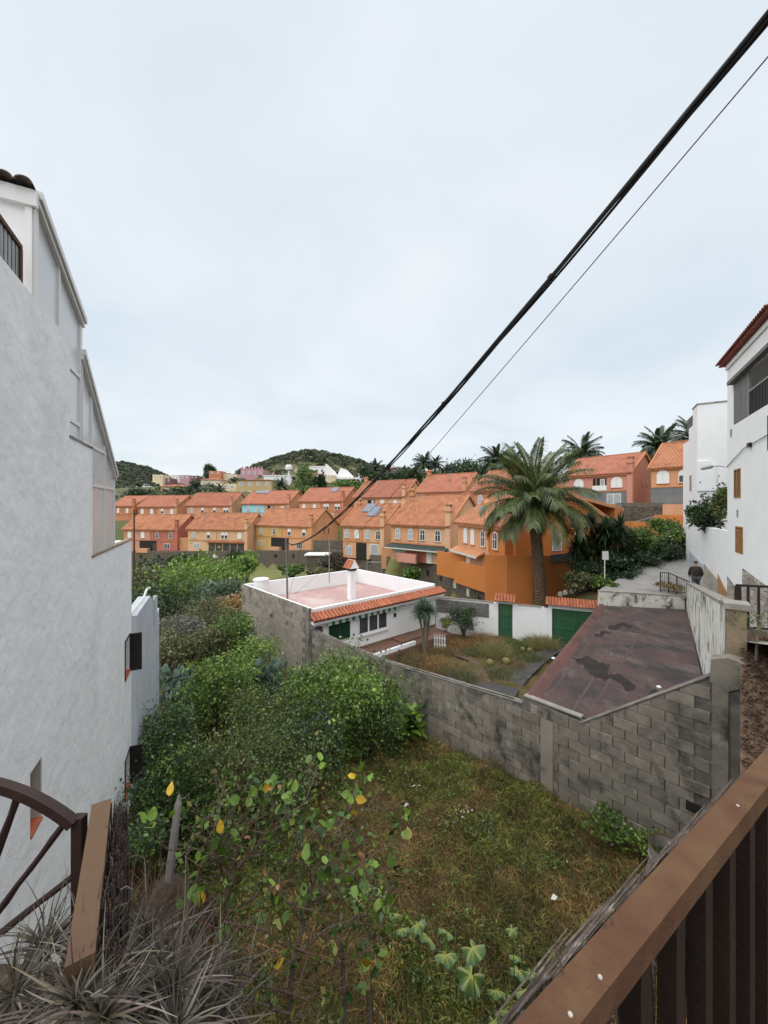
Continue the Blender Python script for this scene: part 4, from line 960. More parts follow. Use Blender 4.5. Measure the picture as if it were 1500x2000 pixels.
# garden wall and second white house up the street
UF = Fr((20.87, 25.8), (-0.497, -0.868))     # continues the same street line; a=0 far, a=9 at the right house
t = thing('street_wall', 'white wall along the lane behind the walking man with ochre plinth', 'wall', UF.p(4.5, 0, -5))
MB().fbox(UF, -1.0, 8.98, -0.25, 0.0, -5.5, -1.15).build('wall', M['white'], t)
e = MB(); e.prism([UF.p(7.4, 0.004, -5.0), UF.p(8.95, 0.004, -5.2), UF.p(8.95, 0.004, -4.08), UF.p(7.4, 0.004, -3.45)], UF.v * 0.03); e.build('plinth', M['ochreplinth'], t)
e = MB(); e.prism([UF.p(4.4, 0.004, -5.0), UF.p(7.35, 0.004, -5.0), UF.p(7.35, 0.004, -3.75), UF.p(4.4, 0.004, -3.30)], UF.v * 0.03); e.build('plinth', M['cladding'], t)
e = MB(); e.prism([UF.p(0.2, 0.004, -5.0), UF.p(4.35, 0.004, -5.0), UF.p(4.35, 0.004, -3.45), UF.p(0.2, 0.004, -2.95)], UF.v * 0.03); e.build('plinth', M['stucco_grey'], t)
t = thing('white_house', 'plain white rendered house standing up the lane beyond the climbing bush', 'house', UF.p(0, -2, -5))
MB().fbox(UF, -0.1, 2.15, -6, -0.02, -5, 5.35).build('wall', M['white'], t)
MB().fbox(UF, -4.0, 1.0, -8, -0.3, -5, 4.8).build('wall', M['white'], t)
MB().fbox(UF, 1.02, 2.4, -7, -0.04, -5, 6.42).build('tower_wall', M['white'], t)
MB().fbox(UF, 0.98, 2.44, -7.04, 0.0, 6.42, 6.50).build('coping', M['concrete'], t)
w = MB().fbox(UF, 0.35, 0.75, -0.02, 0.03, 1.1, 2.1).build('window', M['tan_plaster'], t)
MB().fbox(UF, 0.40, 0.70, 0.03, 0.04, 1.15, 2.05).build('pane', M['curtain'], w)
e = MB()
for z in (5.55, 5.8, 6.05): e.fbox(UF, -1.0, 1.0, -0.06, -0.03, z - 0.02, z + 0.02)
for k in range(12): e.fbox(UF, -0.95 + k * 0.17, -0.92 + k * 0.17, -0.10, -0.065, 5.3, 6.1)
e.build('roof_railing', M['slat_grey'], t)
MB().prism([UF.p(2.4, 0.0, 1.0), UF.p(2.4, -0.9, 1.0), UF.p(2.4, -0.9, 2.5), UF.p(2.4, -0.6, 2.85), UF.p(2.4, 0.0, 2.85)], UF.u * 0.10).build('flue_panel', M['white'], t)
# ================================================================ terraced orange houses
def arch_poly(fr, a, z0, w, h, b, n=8, pointed=False):
    pts = [fr.p(a - w / 2, b, z0), fr.p(a + w / 2, b, z0)]
    r = w / 2; hs = h - r * (1.25 if pointed else 1.0)
    for k in range(n + 1):
        t = math.pi * k / n
        pts.append(fr.p(a + math.cos(t) * r, b, z0 + hs + math.sin(t) * r * (1.25 if pointed else 1.0)))
    return pts
def arch_window(fr, parent, a, z0, w, h, pane='curtain', b=0.0, mull=True):
    o = MB().prism(arch_poly(fr, a, z0, w, h, b + 0.004), fr.v * 0.07).build('window', M['whiteclean'], parent)
    fw = 0.09
    if pane != 'white':
        if pane == 'half':
            MB().fbox(fr, a - w / 2 + fw, a + w / 2 - fw, b + 0.075, b + 0.09, z0 + fw, z0 + h * 0.52).build('pane', M['glass'], o)
        else:
            MB().prism(arch_poly(fr, a, z0 + fw, w - 2 * fw, h - 2 * fw, b + 0.075), fr.v * 0.012).build('pane', M[pane], o)
            if mull:
                e = MB().fbox(fr, a - 0.03, a + 0.03, b + 0.09, b + 0.105, z0 + fw, z0 + h - fw); e.fbox(fr, a - w / 2 + fw, a + w / 2 - fw, b + 0.09, b + 0.103, z0 + h * 0.55, z0 + h * 0.55 + 0.05)
                e.build('mullion', M['whiteclean'], o)
    else:
        MB().fbox(fr, a - 0.012, a + 0.012, b + 0.075, b + 0.082, z0 + 0.05, z0 + h - 0.05).build('mullion', M['curtain'], o)
    MB().fbox(fr, a - w / 2 - 0.05, a + w / 2 + 0.05, b + 0.004, b + 0.13, z0 - 0.07, z0).build('sill', M['trim'], o)
    return o
def rect_window(fr, parent, a0, a1, z0, z1, pane='glass', b=0.0, bars=2, frame='whiteclean', name='window'):
    o = MB().fbox(fr, a0, a1, b + 0.004, b + 0.06, z0, z1).build(name, M[frame], parent)
    n = bars; wd = (a1 - a0 - 0.08 * (n + 1)) / n
    for k in range(n):
        s = a0 + 0.08 + k * (wd + 0.08)
        MB().fbox(fr, s, s + wd, b + 0.06, b + 0.072, z0 + 0.07, z1 - 0.07).build('pane', M[pane], o)
    return o
def chimney(fr, parent, a, b0, zb, zt, mat, w=0.72, d=0.6):
    c = MB().fbox(fr, a - w / 2, a + w / 2, b0 - d, b0, zb, zt).build('chimney', M[mat], parent)
    MB().fbox(fr, a - w / 2 - 0.1, a + w / 2 + 0.1, b0 - d - 0.1, b0 + 0.1, zt - 0.55, zt - 0.4).build('chimney_band', M['trim'], c)
    e = MB()
    for x in (-0.36, -0.12, 0.12, 0.36): e.fbox(fr, a + x * w - 0.06, a + x * w + 0.06, b0 - 0.12, b0 - 0.01, zt, zt + 0.28); e.fbox(fr, a + x * w - 0.06, a + x * w + 0.06, b0 - d + 0.01, b0 - d + 0.12, zt, zt + 0.28)
    e.build('chimney_vent', M[mat], c)
    e = MB(); e.fbox(fr, a - w / 2 - 0.08, a + w / 2 + 0.08, b0 - d - 0.08, b0 + 0.08, zt + 0.28, zt + 0.40)
    e.prism([fr.p(a - w / 2, b0, zt + 0.40), fr.p(a + w / 2, b0, zt + 0.40), fr.p(a, b0, zt + 0.62)], -fr.v * d)
    e.build('chimney_cap', M['trim'], c)
    return c
def gable_house(label, A, B, ze, zb, D, rh, mats, group=None, uppers=None, ground=None, chim=True, roof='roof', side_win=True, belt=True, split=0.5, chim2=None, roofname='roof', arch=(0.95, 1.45), zfloor=2.55):
    a2 = Vector((X(*A), A[1], 0)); b2 = Vector((X(*B), B[1], 0))
    fr = Fr((a2.x, a2.y), (b2.x - a2.x, b2.y - a2.y)); L = (b2 - a2).length
    t = thing('terraced_house', label, 'house', fr.p(L / 2, -D / 2, zb), group)
    zr = ze + rh
    cuts = [0, L * split, L] if len(mats) > 1 else [0, L]
    for p, q, mt in zip(cuts, cuts[1:], mats):
        e = MB(); e.prism([fr.p(p, 0, zb), fr.p(p, 0, ze), fr.p(p, -D / 2, zr - 0.12), fr.p(p, -D, ze), fr.p(p, -D, zb)], fr.u * (q - p)); e.build('wall', M[mt], t)
    rf = None
    for s in (0, 1):
        b0, b1 = (0.42, -D / 2) if s == 0 else (-D - 0.42, -D / 2)
        drop = 0.42 * rh / (D / 2)
        e = MB(); slabp = [fr.p(-0.28, b0, ze - drop + 0.05), fr.p(L + 0.28, b0, ze - drop + 0.05), fr.p(L + 0.28, b1, zr + 0.05), fr.p(-0.28, b1, zr + 0.05)]
        e.prism(slabp, UP * 0.14); o = e.build('roof_slope', M[roof], t)
        if s == 0: rf = o
    MB().tube([fr.p(-0.28, -D / 2, zr + 0.15), fr.p(L + 0.28, -D / 2, zr + 0.15)], 0.13, 6).build('ridge', M[roof], t)
    MB().fbox(fr, -0.15, L + 0.15, 0.004, 0.30, ze - 0.44, ze - 0.22).build('cornice', M['trim'], t)
    for s, aa in ((-1, -0.30), (1, L + 0.14)):
        e = MB(); e.prism([fr.p(aa, 0.42, ze - 0.38), fr.p(aa, 0.42, ze - 0.02), fr.p(aa, -D / 2, zr + 0.24), fr.p(aa, -D - 0.42, ze - 0.02), fr.p(aa, -D - 0.42, ze - 0.38), fr.p(aa, -D / 2, zr - 0.14)], fr.u * 0.16); e.build('rake_trim', M['trim'], t)
    zf = ze - zfloor
    if belt: MB().fbox(fr, -0.02, L + 0.02, 0.004, 0.10, zf - 0.16, zf).build('belt_course', M['trim'], t)
    for (fx, pane) in (uppers or [(0.12, 'curtain'), (0.37, 'white'), (0.62, 'curtain'), (0.87, 'white')]):
        if pane == 'balcony':
            w_ = 1.9; a = fx * L
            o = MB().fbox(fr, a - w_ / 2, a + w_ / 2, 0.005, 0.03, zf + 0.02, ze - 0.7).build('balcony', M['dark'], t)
            rect_window(fr, o, a + 0.1, a + 0.75, zf + 0.05, ze - 0.85, 'curtain', 0.03, 1)
            MB().fbox(fr, a - w_ / 2 - 0.05, a + w_ / 2 + 0.05, 0.03, 0.12, zf + 0.02, zf + 0.75).build('balustrade', M['whiteclean'], o)
        elif pane == 'twin':
            for s in (-0.42, 0.42): arch_window(fr, t, fx * L + s, zf + 0.38, 0.78, arch[1], 'half')
        else:
            arch_window(fr, t, fx * L, zf + 0.38, arch[0], arch[1], pane)
    MB().fbox(fr, L * split - 0.05, L * split + 0.05, 0.004, 0.07, zf, ze - 0.62).build('downpipe', M['trim'], t)
    if ground: ground(fr, t, L, zf, zb)
    if chim:
        chimney(fr, t, L - 0.1, 0.30, zb, ze + rh * 0.58, mats[-1])
    if chim2 is not None:
        chimney(fr, t, chim2, -D * 0.45, ze, zr + 0.6, mats[0])
    if side_win:
        sf = Fr((fr.p(L, 0, 0).x, fr.p(L, 0, 0).y), (-fr.v.x, -fr.v.y))
        for q in (D * 0.42, D * 0.60):
            rect_window(sf, t, q, q + 0.45, zf + 0.7, zf + 1.9, 'glass', 0.0, 1, mats[-1])
    return t, fr, L
def g_porch(fr, t, L, zf, zb):
    rect_window(fr, t, L * 0.06, L * 0.06 + 1.2, zb + 0.9, zb + 2.1, 'curtain')
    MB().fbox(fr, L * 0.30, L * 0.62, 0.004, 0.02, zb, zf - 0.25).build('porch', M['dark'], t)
    MB().fbox(fr, L * 0.30, L * 0.50, 0.02, 0.9, zb, zb + 0.95).build('porch_wall', M['peach'], t)
    MB().fbox(fr, L * 0.55, L * 0.62, 0.02, 0.06, zb, zb + 2.1).build('door', M['bark'], t)
    rect_window(fr, t, L * 0.76, L * 0.76 + 1.5, zb + 0.9, zb + 2.1, 'glass', 0, 3)
def g_glazed(fr, t, L, zf, zb):
    rect_window(fr, t, L * 0.10, L * 0.10 + 1.5, zb + 0.9, zb + 2.1, 'curtain')
    MB().fbox(fr, L * 0.34, L * 0.98, 0.004, 0.5, zf - 0.5, zf - 0.28).build('porch_roof', M['roof'], t)
    for k in range(5): rect_window(fr, t, L * 0.36 + k * L * 0.122, L * 0.36 + (k + 1) * L * 0.122 - 0.1, zb + 0.1, zf - 0.55, 'glass', 0, 1, 'trim')
def g_awning(fr, t, L, zf, zb):
    e = MB(); e.prism([fr.p(-0.1, 0.004, zf - 0.2), fr.p(-0.1, 0.004, zf - 0.35), fr.p(-0.1, 1.3, zf - 0.75), fr.p(-0.1, 1.3, zf - 0.62)], fr.u * (L + 0.1)); e.build('awning', M['awning_d'], t)
    MB().fbox(fr, -0.1, L, 1.29, 1.33, zf - 0.80, zf - 0.66).build('awning_edge', M['awning_w'], t)
    rect_window(fr, t, L * 0.07, L * 0.07 + 1.5, zb + 0.7, zb + 2.1, 'curtain', 0, 2)
    MB().fbox(fr, L * 0.28, L * 0.62, 0.004, 0.02, zb, zf - 0.4).build('porch', M['rose'], t)
    MB().fbox(fr, L * 0.22, L * 0.55, 0.9, 1.3, zb, zb + 1.15).build('porch_wall', M['pink'], t)
    MB().fbox(fr, L * 0.64, L * 0.72, 0.02, 0.05, zb, zb + 2.1).build('door', M['whiteclean'], t)
    rect_window(fr, t, L * 0.78, L * 0.95, zb + 0.9, zb + 2.0, 'glass', 0, 3)
def g_simple(fr, t, L, zf, zb):
    rect_window(fr, t, L * 0.08, L * 0.08 + 1.3, zb + 0.5, zb + 2.0, 'curtain', 0, 2)
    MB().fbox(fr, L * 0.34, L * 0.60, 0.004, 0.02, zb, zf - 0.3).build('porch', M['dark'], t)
    rect_window(fr, t, L * 0.70, L * 0.70 + 1.5, zb + 0.9, zf - 0.4, 'white' if False else 'curtain', 0, 1)
def g_garage(fr, t, L, zf, zb):
    rect_window(fr, t, L * 0.55, L * 0.8, zb + 0.1, zf - 0.4, 'curtain', 0, 1)
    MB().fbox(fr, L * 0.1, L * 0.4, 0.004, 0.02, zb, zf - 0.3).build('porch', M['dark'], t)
W4 = lambda a, b, c, d: [(0.11, a), (0.36, b), (0.63, c), (0.88, d)]
# front row, left to right
gable_house('pink and rose terraced house at the far left end of the front row', (242, 89), (346, 86.5), -5.1, -10.6, 9, 3.1, ['pink', 'rose'], uppers=W4('white', 'white', 'glass', 'glass'), ground=g_porch)
gable_house('apricot terraced house with glazed porch, second in the front row', (367, 85), (482, 82), -4.85, -10.2, 9, 3.3, ['apricot'], uppers=W4('curtain', 'half', 'twin', 'white'), ground=g_glazed)
gable_house('terraced house half yellow half orange in the front row', (499, 85), (608, 77), -3.9, -9.6, 9, 3.4, ['yellow', 'orangelt'], uppers=W4('curtain', 'glass', 'half', 'half'), ground=g_porch)
t, fr, L = gable_house('peach terraced house with two solar panels on its front roof', (670, 63), (749, 58.5), -2.95, -8.4, 9, 3.3, ['orangelt', 'apricot'], uppers=W4('curtain', 'white', 'curtain', 'glass'), ground=g_simple, chim2=0.1)
for (p, q, s0, s1) in ((2.0, 3.9, 0.55, 0.95), (3.6, 5.6, 0.35, 0.80)):
    lo, hi = fr.p(0, -4.5 * s0, -2.95 + 3.3 * s0 + 0.28), fr.p(0, -4.5 * s1, -2.95 + 3.3 * s1 + 0.28)
    MB().prism([lo + fr.u * p, lo + fr.u * q, hi + fr.u * (q + 0.0), hi + fr.u * p], UP * 0.08).build('solar_panel', M['solar'], t)
gable_house('apricot terraced house with dark green awning and large tiled roof', (764, 52), (878, 46), -2.2, -7.2, 9.5, 3.7, ['orangelt', 'apricot'], uppers=[(0.13, 'curtain'), (0.36, 'curtain'), (0.57, 'glass'), (0.82, 'glass')], ground=g_awning, chim2=0.2, arch=(0.85, 1.5))
# the nearest orange house
t, fr, L = gable_house('big bright orange house with blank gable wall behind the tall palm', (895, 40.2), (986, 31), -1.50, -6.6, 10.5, 3.2, ['orangelt', 'orange'], uppers=[(0.20, 'white'), (0.37, 'white'), (0.60, 'glass'), (0.84, 'glass')], ground=None, chim=False, side_win=False, split=0.72, arch=(0.8, 1.55), belt=False)
e = MB(); e.prism([fr.p(-0.2, 0.005, -4.1), fr.p(-0.2, 0.005, -4.3), fr.p(-0.2, 0.85, -4.62), fr.p(-0.2, 0.85, -4.50)], fr.u * 6.2); aw = e.build('awning', M['trim'], t)
MB().fbox(fr, -0.2, 6.0, 0.85, 0.90, -4.72, -4.52).build('awning_edge', M['awning_w'], aw)
MB().fbox(fr, 2.0, 2.9, 0.004, 0.05, -6.6, -4.6).build('door', M['whiteclean'], t)
sf = Fr((fr.p(L, 0, 0).x, fr.p(L, 0, 0).y), (-fr.v.x, -fr.v.y))       # gable side
chimney(sf, t, 1.2, 0.35, -6.6, -0.75, 'orange', 0.9, 0.6)
for (p, q) in ((4.4, 5.3), (6.55, 7.65)):
    w = rect_window(sf, t, p, q, -3.75, -2.35, 'curtain', 0, 1)
    MB().fbox(sf, p - 0.05, q + 0.05, 0.06, 0.16, -2.50, -2.30).build('blind_box', M['whiteclean'], w)
e = MB(); e.fbox(sf, 10.5, 11.2, -4, 0.25, -6.6, 0.0); e.build('side_wing', M['orange'], t)
MB().prism([sf.p(7.2, 0.25, 0.62), sf.p(11.4, 0.25, -0.35), sf.p(11.4, 0.25, -0.10), sf.p(7.2, 0.25, 0.88)], -sf.v * 4.5).build('wing_roof', M['trim'], t)
# dormer with skylight
MB().prism([fr.p(L * 0.10, -1.6, -0.6), fr.p(L * 0.42, -1.6, -0.6), fr.p(L * 0.26, -1.6, 0.75)], -fr.v * 3).build('dormer', M['trim'], t)
MB().fbox(fr, L * 0.16, L * 0.36, -1.59, -1.57, -0.5, 0.05).build('skylight', M['curtain'], t)
for (lab, p0, p1, Y, yt, yb, mt) in (('orange yard wall between the pink and the apricot row house', 344, 370, 87, 1050, 1080, 'orangelt'), ('orange yard wall between the apricot and the yellow row house', 480, 502, 85.5, 1048, 1080, 'orangelt'), ('rough stone yard wall right of the yellow row house', 612, 674, 72, 1055, 1082, 'stonewall'), ('orange yard wall left of the house with dark awning', 745, 768, 57.5, 1068, 1098, 'peach'), ('low orange wall under the turquoise house', 560, 596, 93, 998, 1014, 'peach'), ('low orange wall behind the solar panel house', 664, 700, 84, 990, 1012, 'orangered')):
    tag(MB().box(X(p0, Y), X(p1, Y), Y - 0.2, Y + 0.2, Z(yb, Y) - 1.0, Z(yt, Y)).build('yard_wall', M[mt]), lab, 'wall')
# its garden wall, curved fence
t2 = thing('garden_wall', 'tall bright orange garden wall in front of the orange house', 'wall', (12, 29, -7.5))
pts = [(947, 28.4), (990, 27.6), (1040, 27.5), (1085, 28.2), (1128, 29.5)]
e = MB()
for (p, q) in zip(pts, pts[1:]):
    a_, b_ = Vector((X(*p), p[1], 0)), Vector((X(*q), q[1], 0)); f_ = Fr((a_.x, a_.y), (b_.x - a_.x, b_.y - a_.y))
    e.fbox(f_, 0, (b_ - a_).length + 0.02, -0.2, 0, -8.2, Z(1084, 28.2))
e.build('wall', M['orange'], t2)
f_ = Fr((X(1073, 28.0), 27.9), (X(1128, 29.5) - X(1073, 28.0), 1.6))
MB().fbox(f_, 0, 2.6, 0.01, 0.06, Z(1098, 28.3), Z(1082, 28.3)).build('mural_panel', M['pebble'], t2)
t2 = thing('terrace_wall', 'orange rounded terrace wall at the top of the rubble wall', 'wall', (8.2, 38, -7.2))
f_ = Fr((X(853, 42.5), 42.5), (X(905, 38.5) - X(853, 42.5), -4.0))
MB().fbox(f_, 0, 5.0, -0.2, 0, -7.6, Z(1079, 41)).build('wall', M['orange'], t2)
f_ = Fr((X(887, 38), 38), (X(945, 33.5) - X(887, 38), -4.5))
e = MB(); pp = [f_.p(0, 0, -7.6), f_.p(5.2, 0, -7.6), f_.p(5.2, 0, Z(1100, 36)), f_.p(1.0, 0, Z(1100, 36)), f_.p(0.45, 0, Z(1103, 36)), f_.p(0.1, 0, Z(1110, 36)), f_.p(0, 0, Z(1118, 36))]
e.prism(pp, -f_.v * 0.2); e.build('wall', M['orange'], t2)
# second row
gable_house('orange terraced house peeping out beside the white wall, upper row far left', (218, 112), (262, 109), 0.4, -5, 9, 2.8, ['orangered'], uppers=[(0.3, 'white'), (0.7, 'white')], roof='roof2', ground=None)
gable_house('orange and apricot house in the upper row above the pink one', (270, 108), (345, 105), 0.2, -5, 9, 3.0, ['orangered', 'peach'], uppers=W4('white', 'white', 'half', 'white'), roof='roof2')
gable_house('peach house in the upper row below the yellow apartment block', (365, 105), (452, 102), 0.5, -5, 9, 3.4, ['peach'], uppers=W4('curtain', 'half', 'half', 'twin'), roof='roof2')
t, fr, L = gable_house('half turquoise half peach house in the upper row', (473, 102), (564, 97), 1.0, -4.5, 9, 3.3, ['turq', 'peach'], uppers=[(0.14, 'curtain'), (0.36, 'curtain'), (0.62, 'balcony'), (0.87, 'white')], roof='roof2')
lo, hi = fr.p(0, -4.5 * 0.75, 1.0 + 3.3 * 0.75 + 0.28), fr.p(0, -4.5 * 0.98, 1.0 + 3.3 * 0.98 + 0.28)
MB().prism([lo + fr.u * 1.5, lo + fr.u * 6.0, hi + fr.u * 6.0, hi + fr.u * 1.5], UP * 0.08).build('solar_panel', M['solar'], t)
t, fr, L = gable_house('orange-red house in the upper row with a solar panel by its ridge', (585, 96), (670, 90), 1.5, -4, 9, 3.3, ['peach', 'orangered'], uppers=W4('white', 'white', 'twin', 'twin'), roof='roof2', ground=g_garage)
lo, hi = fr.p(0, -4.5 * 0.6, 1.5 + 3.3 * 0.6 + 0.28), fr.p(0, -4.5 * 0.95, 1.5 + 3.3 * 0.95 + 0.28)
MB().prism([lo + fr.u * 7.4, lo + fr.u * 9.4, hi + fr.u * 9.4, hi + fr.u * 7.4], UP * 0.08).build('solar_panel', M['solar'], t)
gable_house('peach house with white balcony in the middle of the upper row', (692, 83), (790, 76), 2.2, -3, 9, 3.5, ['peach', 'apricot'], uppers=[(0.13, 'white'), (0.36, 'balcony'), (0.58, 'white'), (0.83, 'white')], roof='roof2', chim2=0.1)
gable_house('orange-red house with balcony in the upper row left of the palm', (815, 72), (908, 66), 2.9, -2, 9, 3.3, ['orangered', 'peach'], uppers=[(0.13, 'twin'), (0.36, 'white'), (0.60, 'balcony'), (0.85, 'white')], roof='roof2', chim2=0.1)
gable_house('orange house half hidden by the left side of the palm crown', (924, 60), (1003, 54), 2.6, -1.5, 9, 3.2, ['orangered'], uppers=[(0.2, 'curtain'), (0.5, 'white'), (0.8, 'white')], roof='roof2')
def g_grey(fr, t, L, zf, zb):
    MB().fbox(fr, -0.02, L + 0.02, 0.004, 0.05, zb, zf - 0.18).build('ground_floor_face', M['greyr'], t)
    rect_window(fr, t, L * 0.66, L * 0.66 + 1.9, zb + 0.15, zf - 0.5, 'curtain', 0.05, 2)
gable_house('pink house with white balcony and grey ground floor on the right', (1105, 60), (1233, 52.5), 4.95, -0.3, 9, 2.9, ['pink'], uppers=[(0.22, 'white'), (0.55, 'balcony'), (0.80, 'white')], roof='roof2', ground=g_grey, arch=(1.5, 1.55), chim2=13.2)
gable_house('orange house with grey ground floor next to the plain white house', (1272, 49), (1392, 44), 5.15, 0.0, 9, 3.4, ['orangelt'], uppers=[(0.21, 'white'), (0.58, 'half'), (0.9, 'white')], roof='roof', ground=g_grey, arch=(1.35, 1.7), chim=False)

# terraces at the right: rubble-faced wall, orange walls, steps railing
t = thing('terrace_wall', 'stone-faced terrace wall with orange ends below the pink house', 'wall', (28, 45, -3))
f_ = Fr((X(1205, 46), 46), (X(1345, 41) - X(1205, 46), -5))
MB().fbox(f_, 0, 4.6, -0.3, 0, -4, Z(982, 45)).build('wall', M['stonejoint'], t)
rs = random.Random(8)
stm = []
for s in range(6):
    b = MB(); n = 6; pp = [(math.cos(6.283 * k / n + rs.uniform(-.25, .25)) * rs.uniform(0.8, 1.1) * 0.20, 0, math.sin(6.283 * k / n) * rs.uniform(0.8, 1.1) * 0.15) for k in range(n)]
    b.prism(pp, (0, -0.06, 0)); stm.append(b.mesh('stone', M['stonewall']))
for i in range(12):
    for j in range(8):
        piece('stone', rs.choice(stm), t, f_.p(0.75 + i * 0.33 + 0.16 * (j % 2) + rs.uniform(-.04, .04), 0.01, Z(987, 45) - 0.2 - j * 0.27 + rs.uniform(-.03, .03)), rot=(0, rs.uniform(-.3, .3), f_.ang()))
MB().fbox(f_, -0.1, 0.5, -0.2, 0.08, -4.0, Z(984, 45.5)).build('pier', M['greyr'], t)
MB().fbox(f_, -0.5, -0.1, -0.2, 0.2, -4.0, Z(984, 45.5)).build('pier', M['orange'], t)
MB().fbox(f_, 4.6, 9.0, -0.3, 0.3, -4.5, Z(985, 43)).build('orange_wall', M['peach'], t)
MB().fbox(f_, 4.0, 9.0, 0.9, 1.3, -5.0, Z(1006, 42)).build('orange_wall', M['orange'], t)
MB().fbox(f_, 0.0, 9.0, 2.2, 2.5, -5.6, Z(1020, 41)).build('orange_wall', M['orange'], t)
e = MB()
for k in range(7): e.tube([f_.p(2.4 + k * 0.32, 1.6, -2.6 + k * 0.12), f_.p(2.4 + k * 0.32, 1.6, -1.7 + k * 0.12)], 0.03, 5)
for z in (0.0, -0.45): e.tube([f_.p(2.3, 1.6, -1.7 + z), f_.p(4.4, 1.6, -0.95 + z)], 0.035, 5)
tag(e.build('stair_railing', M['metal_grey']), 'grey stair railing in front of the stone-faced terrace wall', 'railing')
MB().fbox(f_, 4.8, 9, -1.2, -0.8, Z(985, 43), Z(968, 43)).build('terrace_screen', M['greyr'])
tag(bpy.data.objects['terrace_screen'], 'dark grey terrace screen before the right orange house', 'screen')

# ================================================================ rubble wall under the terraces
t = thing('rubble_wall', 'long brown rubble stone retaining wall with small openings below the orange houses', 'wall', (-10, 75, -12))
rs = random.Random(21)
big = []
for s in range(8):
    b = MB(); n = 6; w0 = rs.uniform(0.22, 0.34); h0_ = rs.uniform(0.14, 0.22)
    pp = [(math.cos(6.283 * k / n + rs.uniform(-.2, .2)) * w0, 0, math.sin(6.283 * k / n) * h0_) for k in range(n)]
    b.prism(pp, (0, -0.07, 0)); big.append(b)
sv = MB()
for (p, q) in zip(WALLPTS, WALLPTS[1:]):
    a_, b_ = W(p[0], p[2], p[1]), W(q[0], q[2], q[1]); za, zb_ = Z(p[3], p[1]), Z(q[3], q[1])
    f_ = Fr((a_.x, a_.y), (b_.x - a_.x, b_.y - a_.y)); L_ = math.hypot(b_.x - a_.x, b_.y - a_.y)
    e = MB(); e.prism([f_.p(0, 0, za - 1.2), f_.p(L_, 0, zb_ - 1.2), f_.p(L_, 0, b_.z), f_.p(0, 0, a_.z)], -f_.v * 0.5); e.build('wall', M['stonejoint'], t)
    s = 0.2
    while s < L_:
        k = s / L_; z0, z1 = za + (zb_ - za) * k - 0.3, a_.z + (b_.z - a_.z) * k
        z = z0
        while z < z1 - 0.1:
            m_ = rs.choice(big); off = f_.p(s + rs.uniform(-.1, .1), 0.0, z + rs.uniform(-.04, .04))
            sv.add([off + f_.u * v.x + f_.v * (-v.y) + UP * v.z for v in m_.v], m_.f); z += 0.36
        s += 0.52
    n = max(2, int(L_ / 4.2))
    for k in range(n):
        s = (k + 0.5) * L_ / n; kk = s / L_; zt_ = a_.z + (b_.z - a_.z) * kk
        if p[0] >= 800 or (k * 7 + int(p[0])) % 3 != 0:
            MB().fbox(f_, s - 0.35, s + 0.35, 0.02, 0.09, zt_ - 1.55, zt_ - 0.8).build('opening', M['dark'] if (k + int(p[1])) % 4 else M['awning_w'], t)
o = sv.build('stones', M['stonewall'], t); o['kind'] = 'stuff'
# little flat-roofed hut at the wall foot and dark shrubs by it
hp = W(622, 1108, 68)
t = thing('stone_hut', 'small stone hut with flat white roof at the foot of the rubble wall', 'hut', hp)
MB().box(hp.x - 1.9, hp.x + 1.9, hp.y - 1.5, hp.y + 1.5, hp.z - 0.6, hp.z + 2.3).build('wall', M['stonewall'], t)
MB().box(hp.x - 2.2, hp.x + 2.1, hp.y - 1.8, hp.y + 1.8, hp.z + 2.3, hp.z + 2.5).build('roof', M['whiteclean'], t)
MB().box(hp.x + 0.2, hp.x + 0.9, hp.y - 1.56, hp.y - 1.505, hp.z + 0.9, hp.z + 1.6).build('window', M['curtain'], t)
t = thing('gate_frame', 'thin grey goal-like frame standing before the rubble wall', 'frame', W(740, 1122, 50))
e = MB()
for q in (717, 745): e.tube([W(q, 1125, 50), W(q, 1098, 50)], 0.05, 6)
e.tube([W(717, 1098, 50), W(745, 1098, 50)], 0.05, 6); e.build('tube_frame', M['galv'], t)

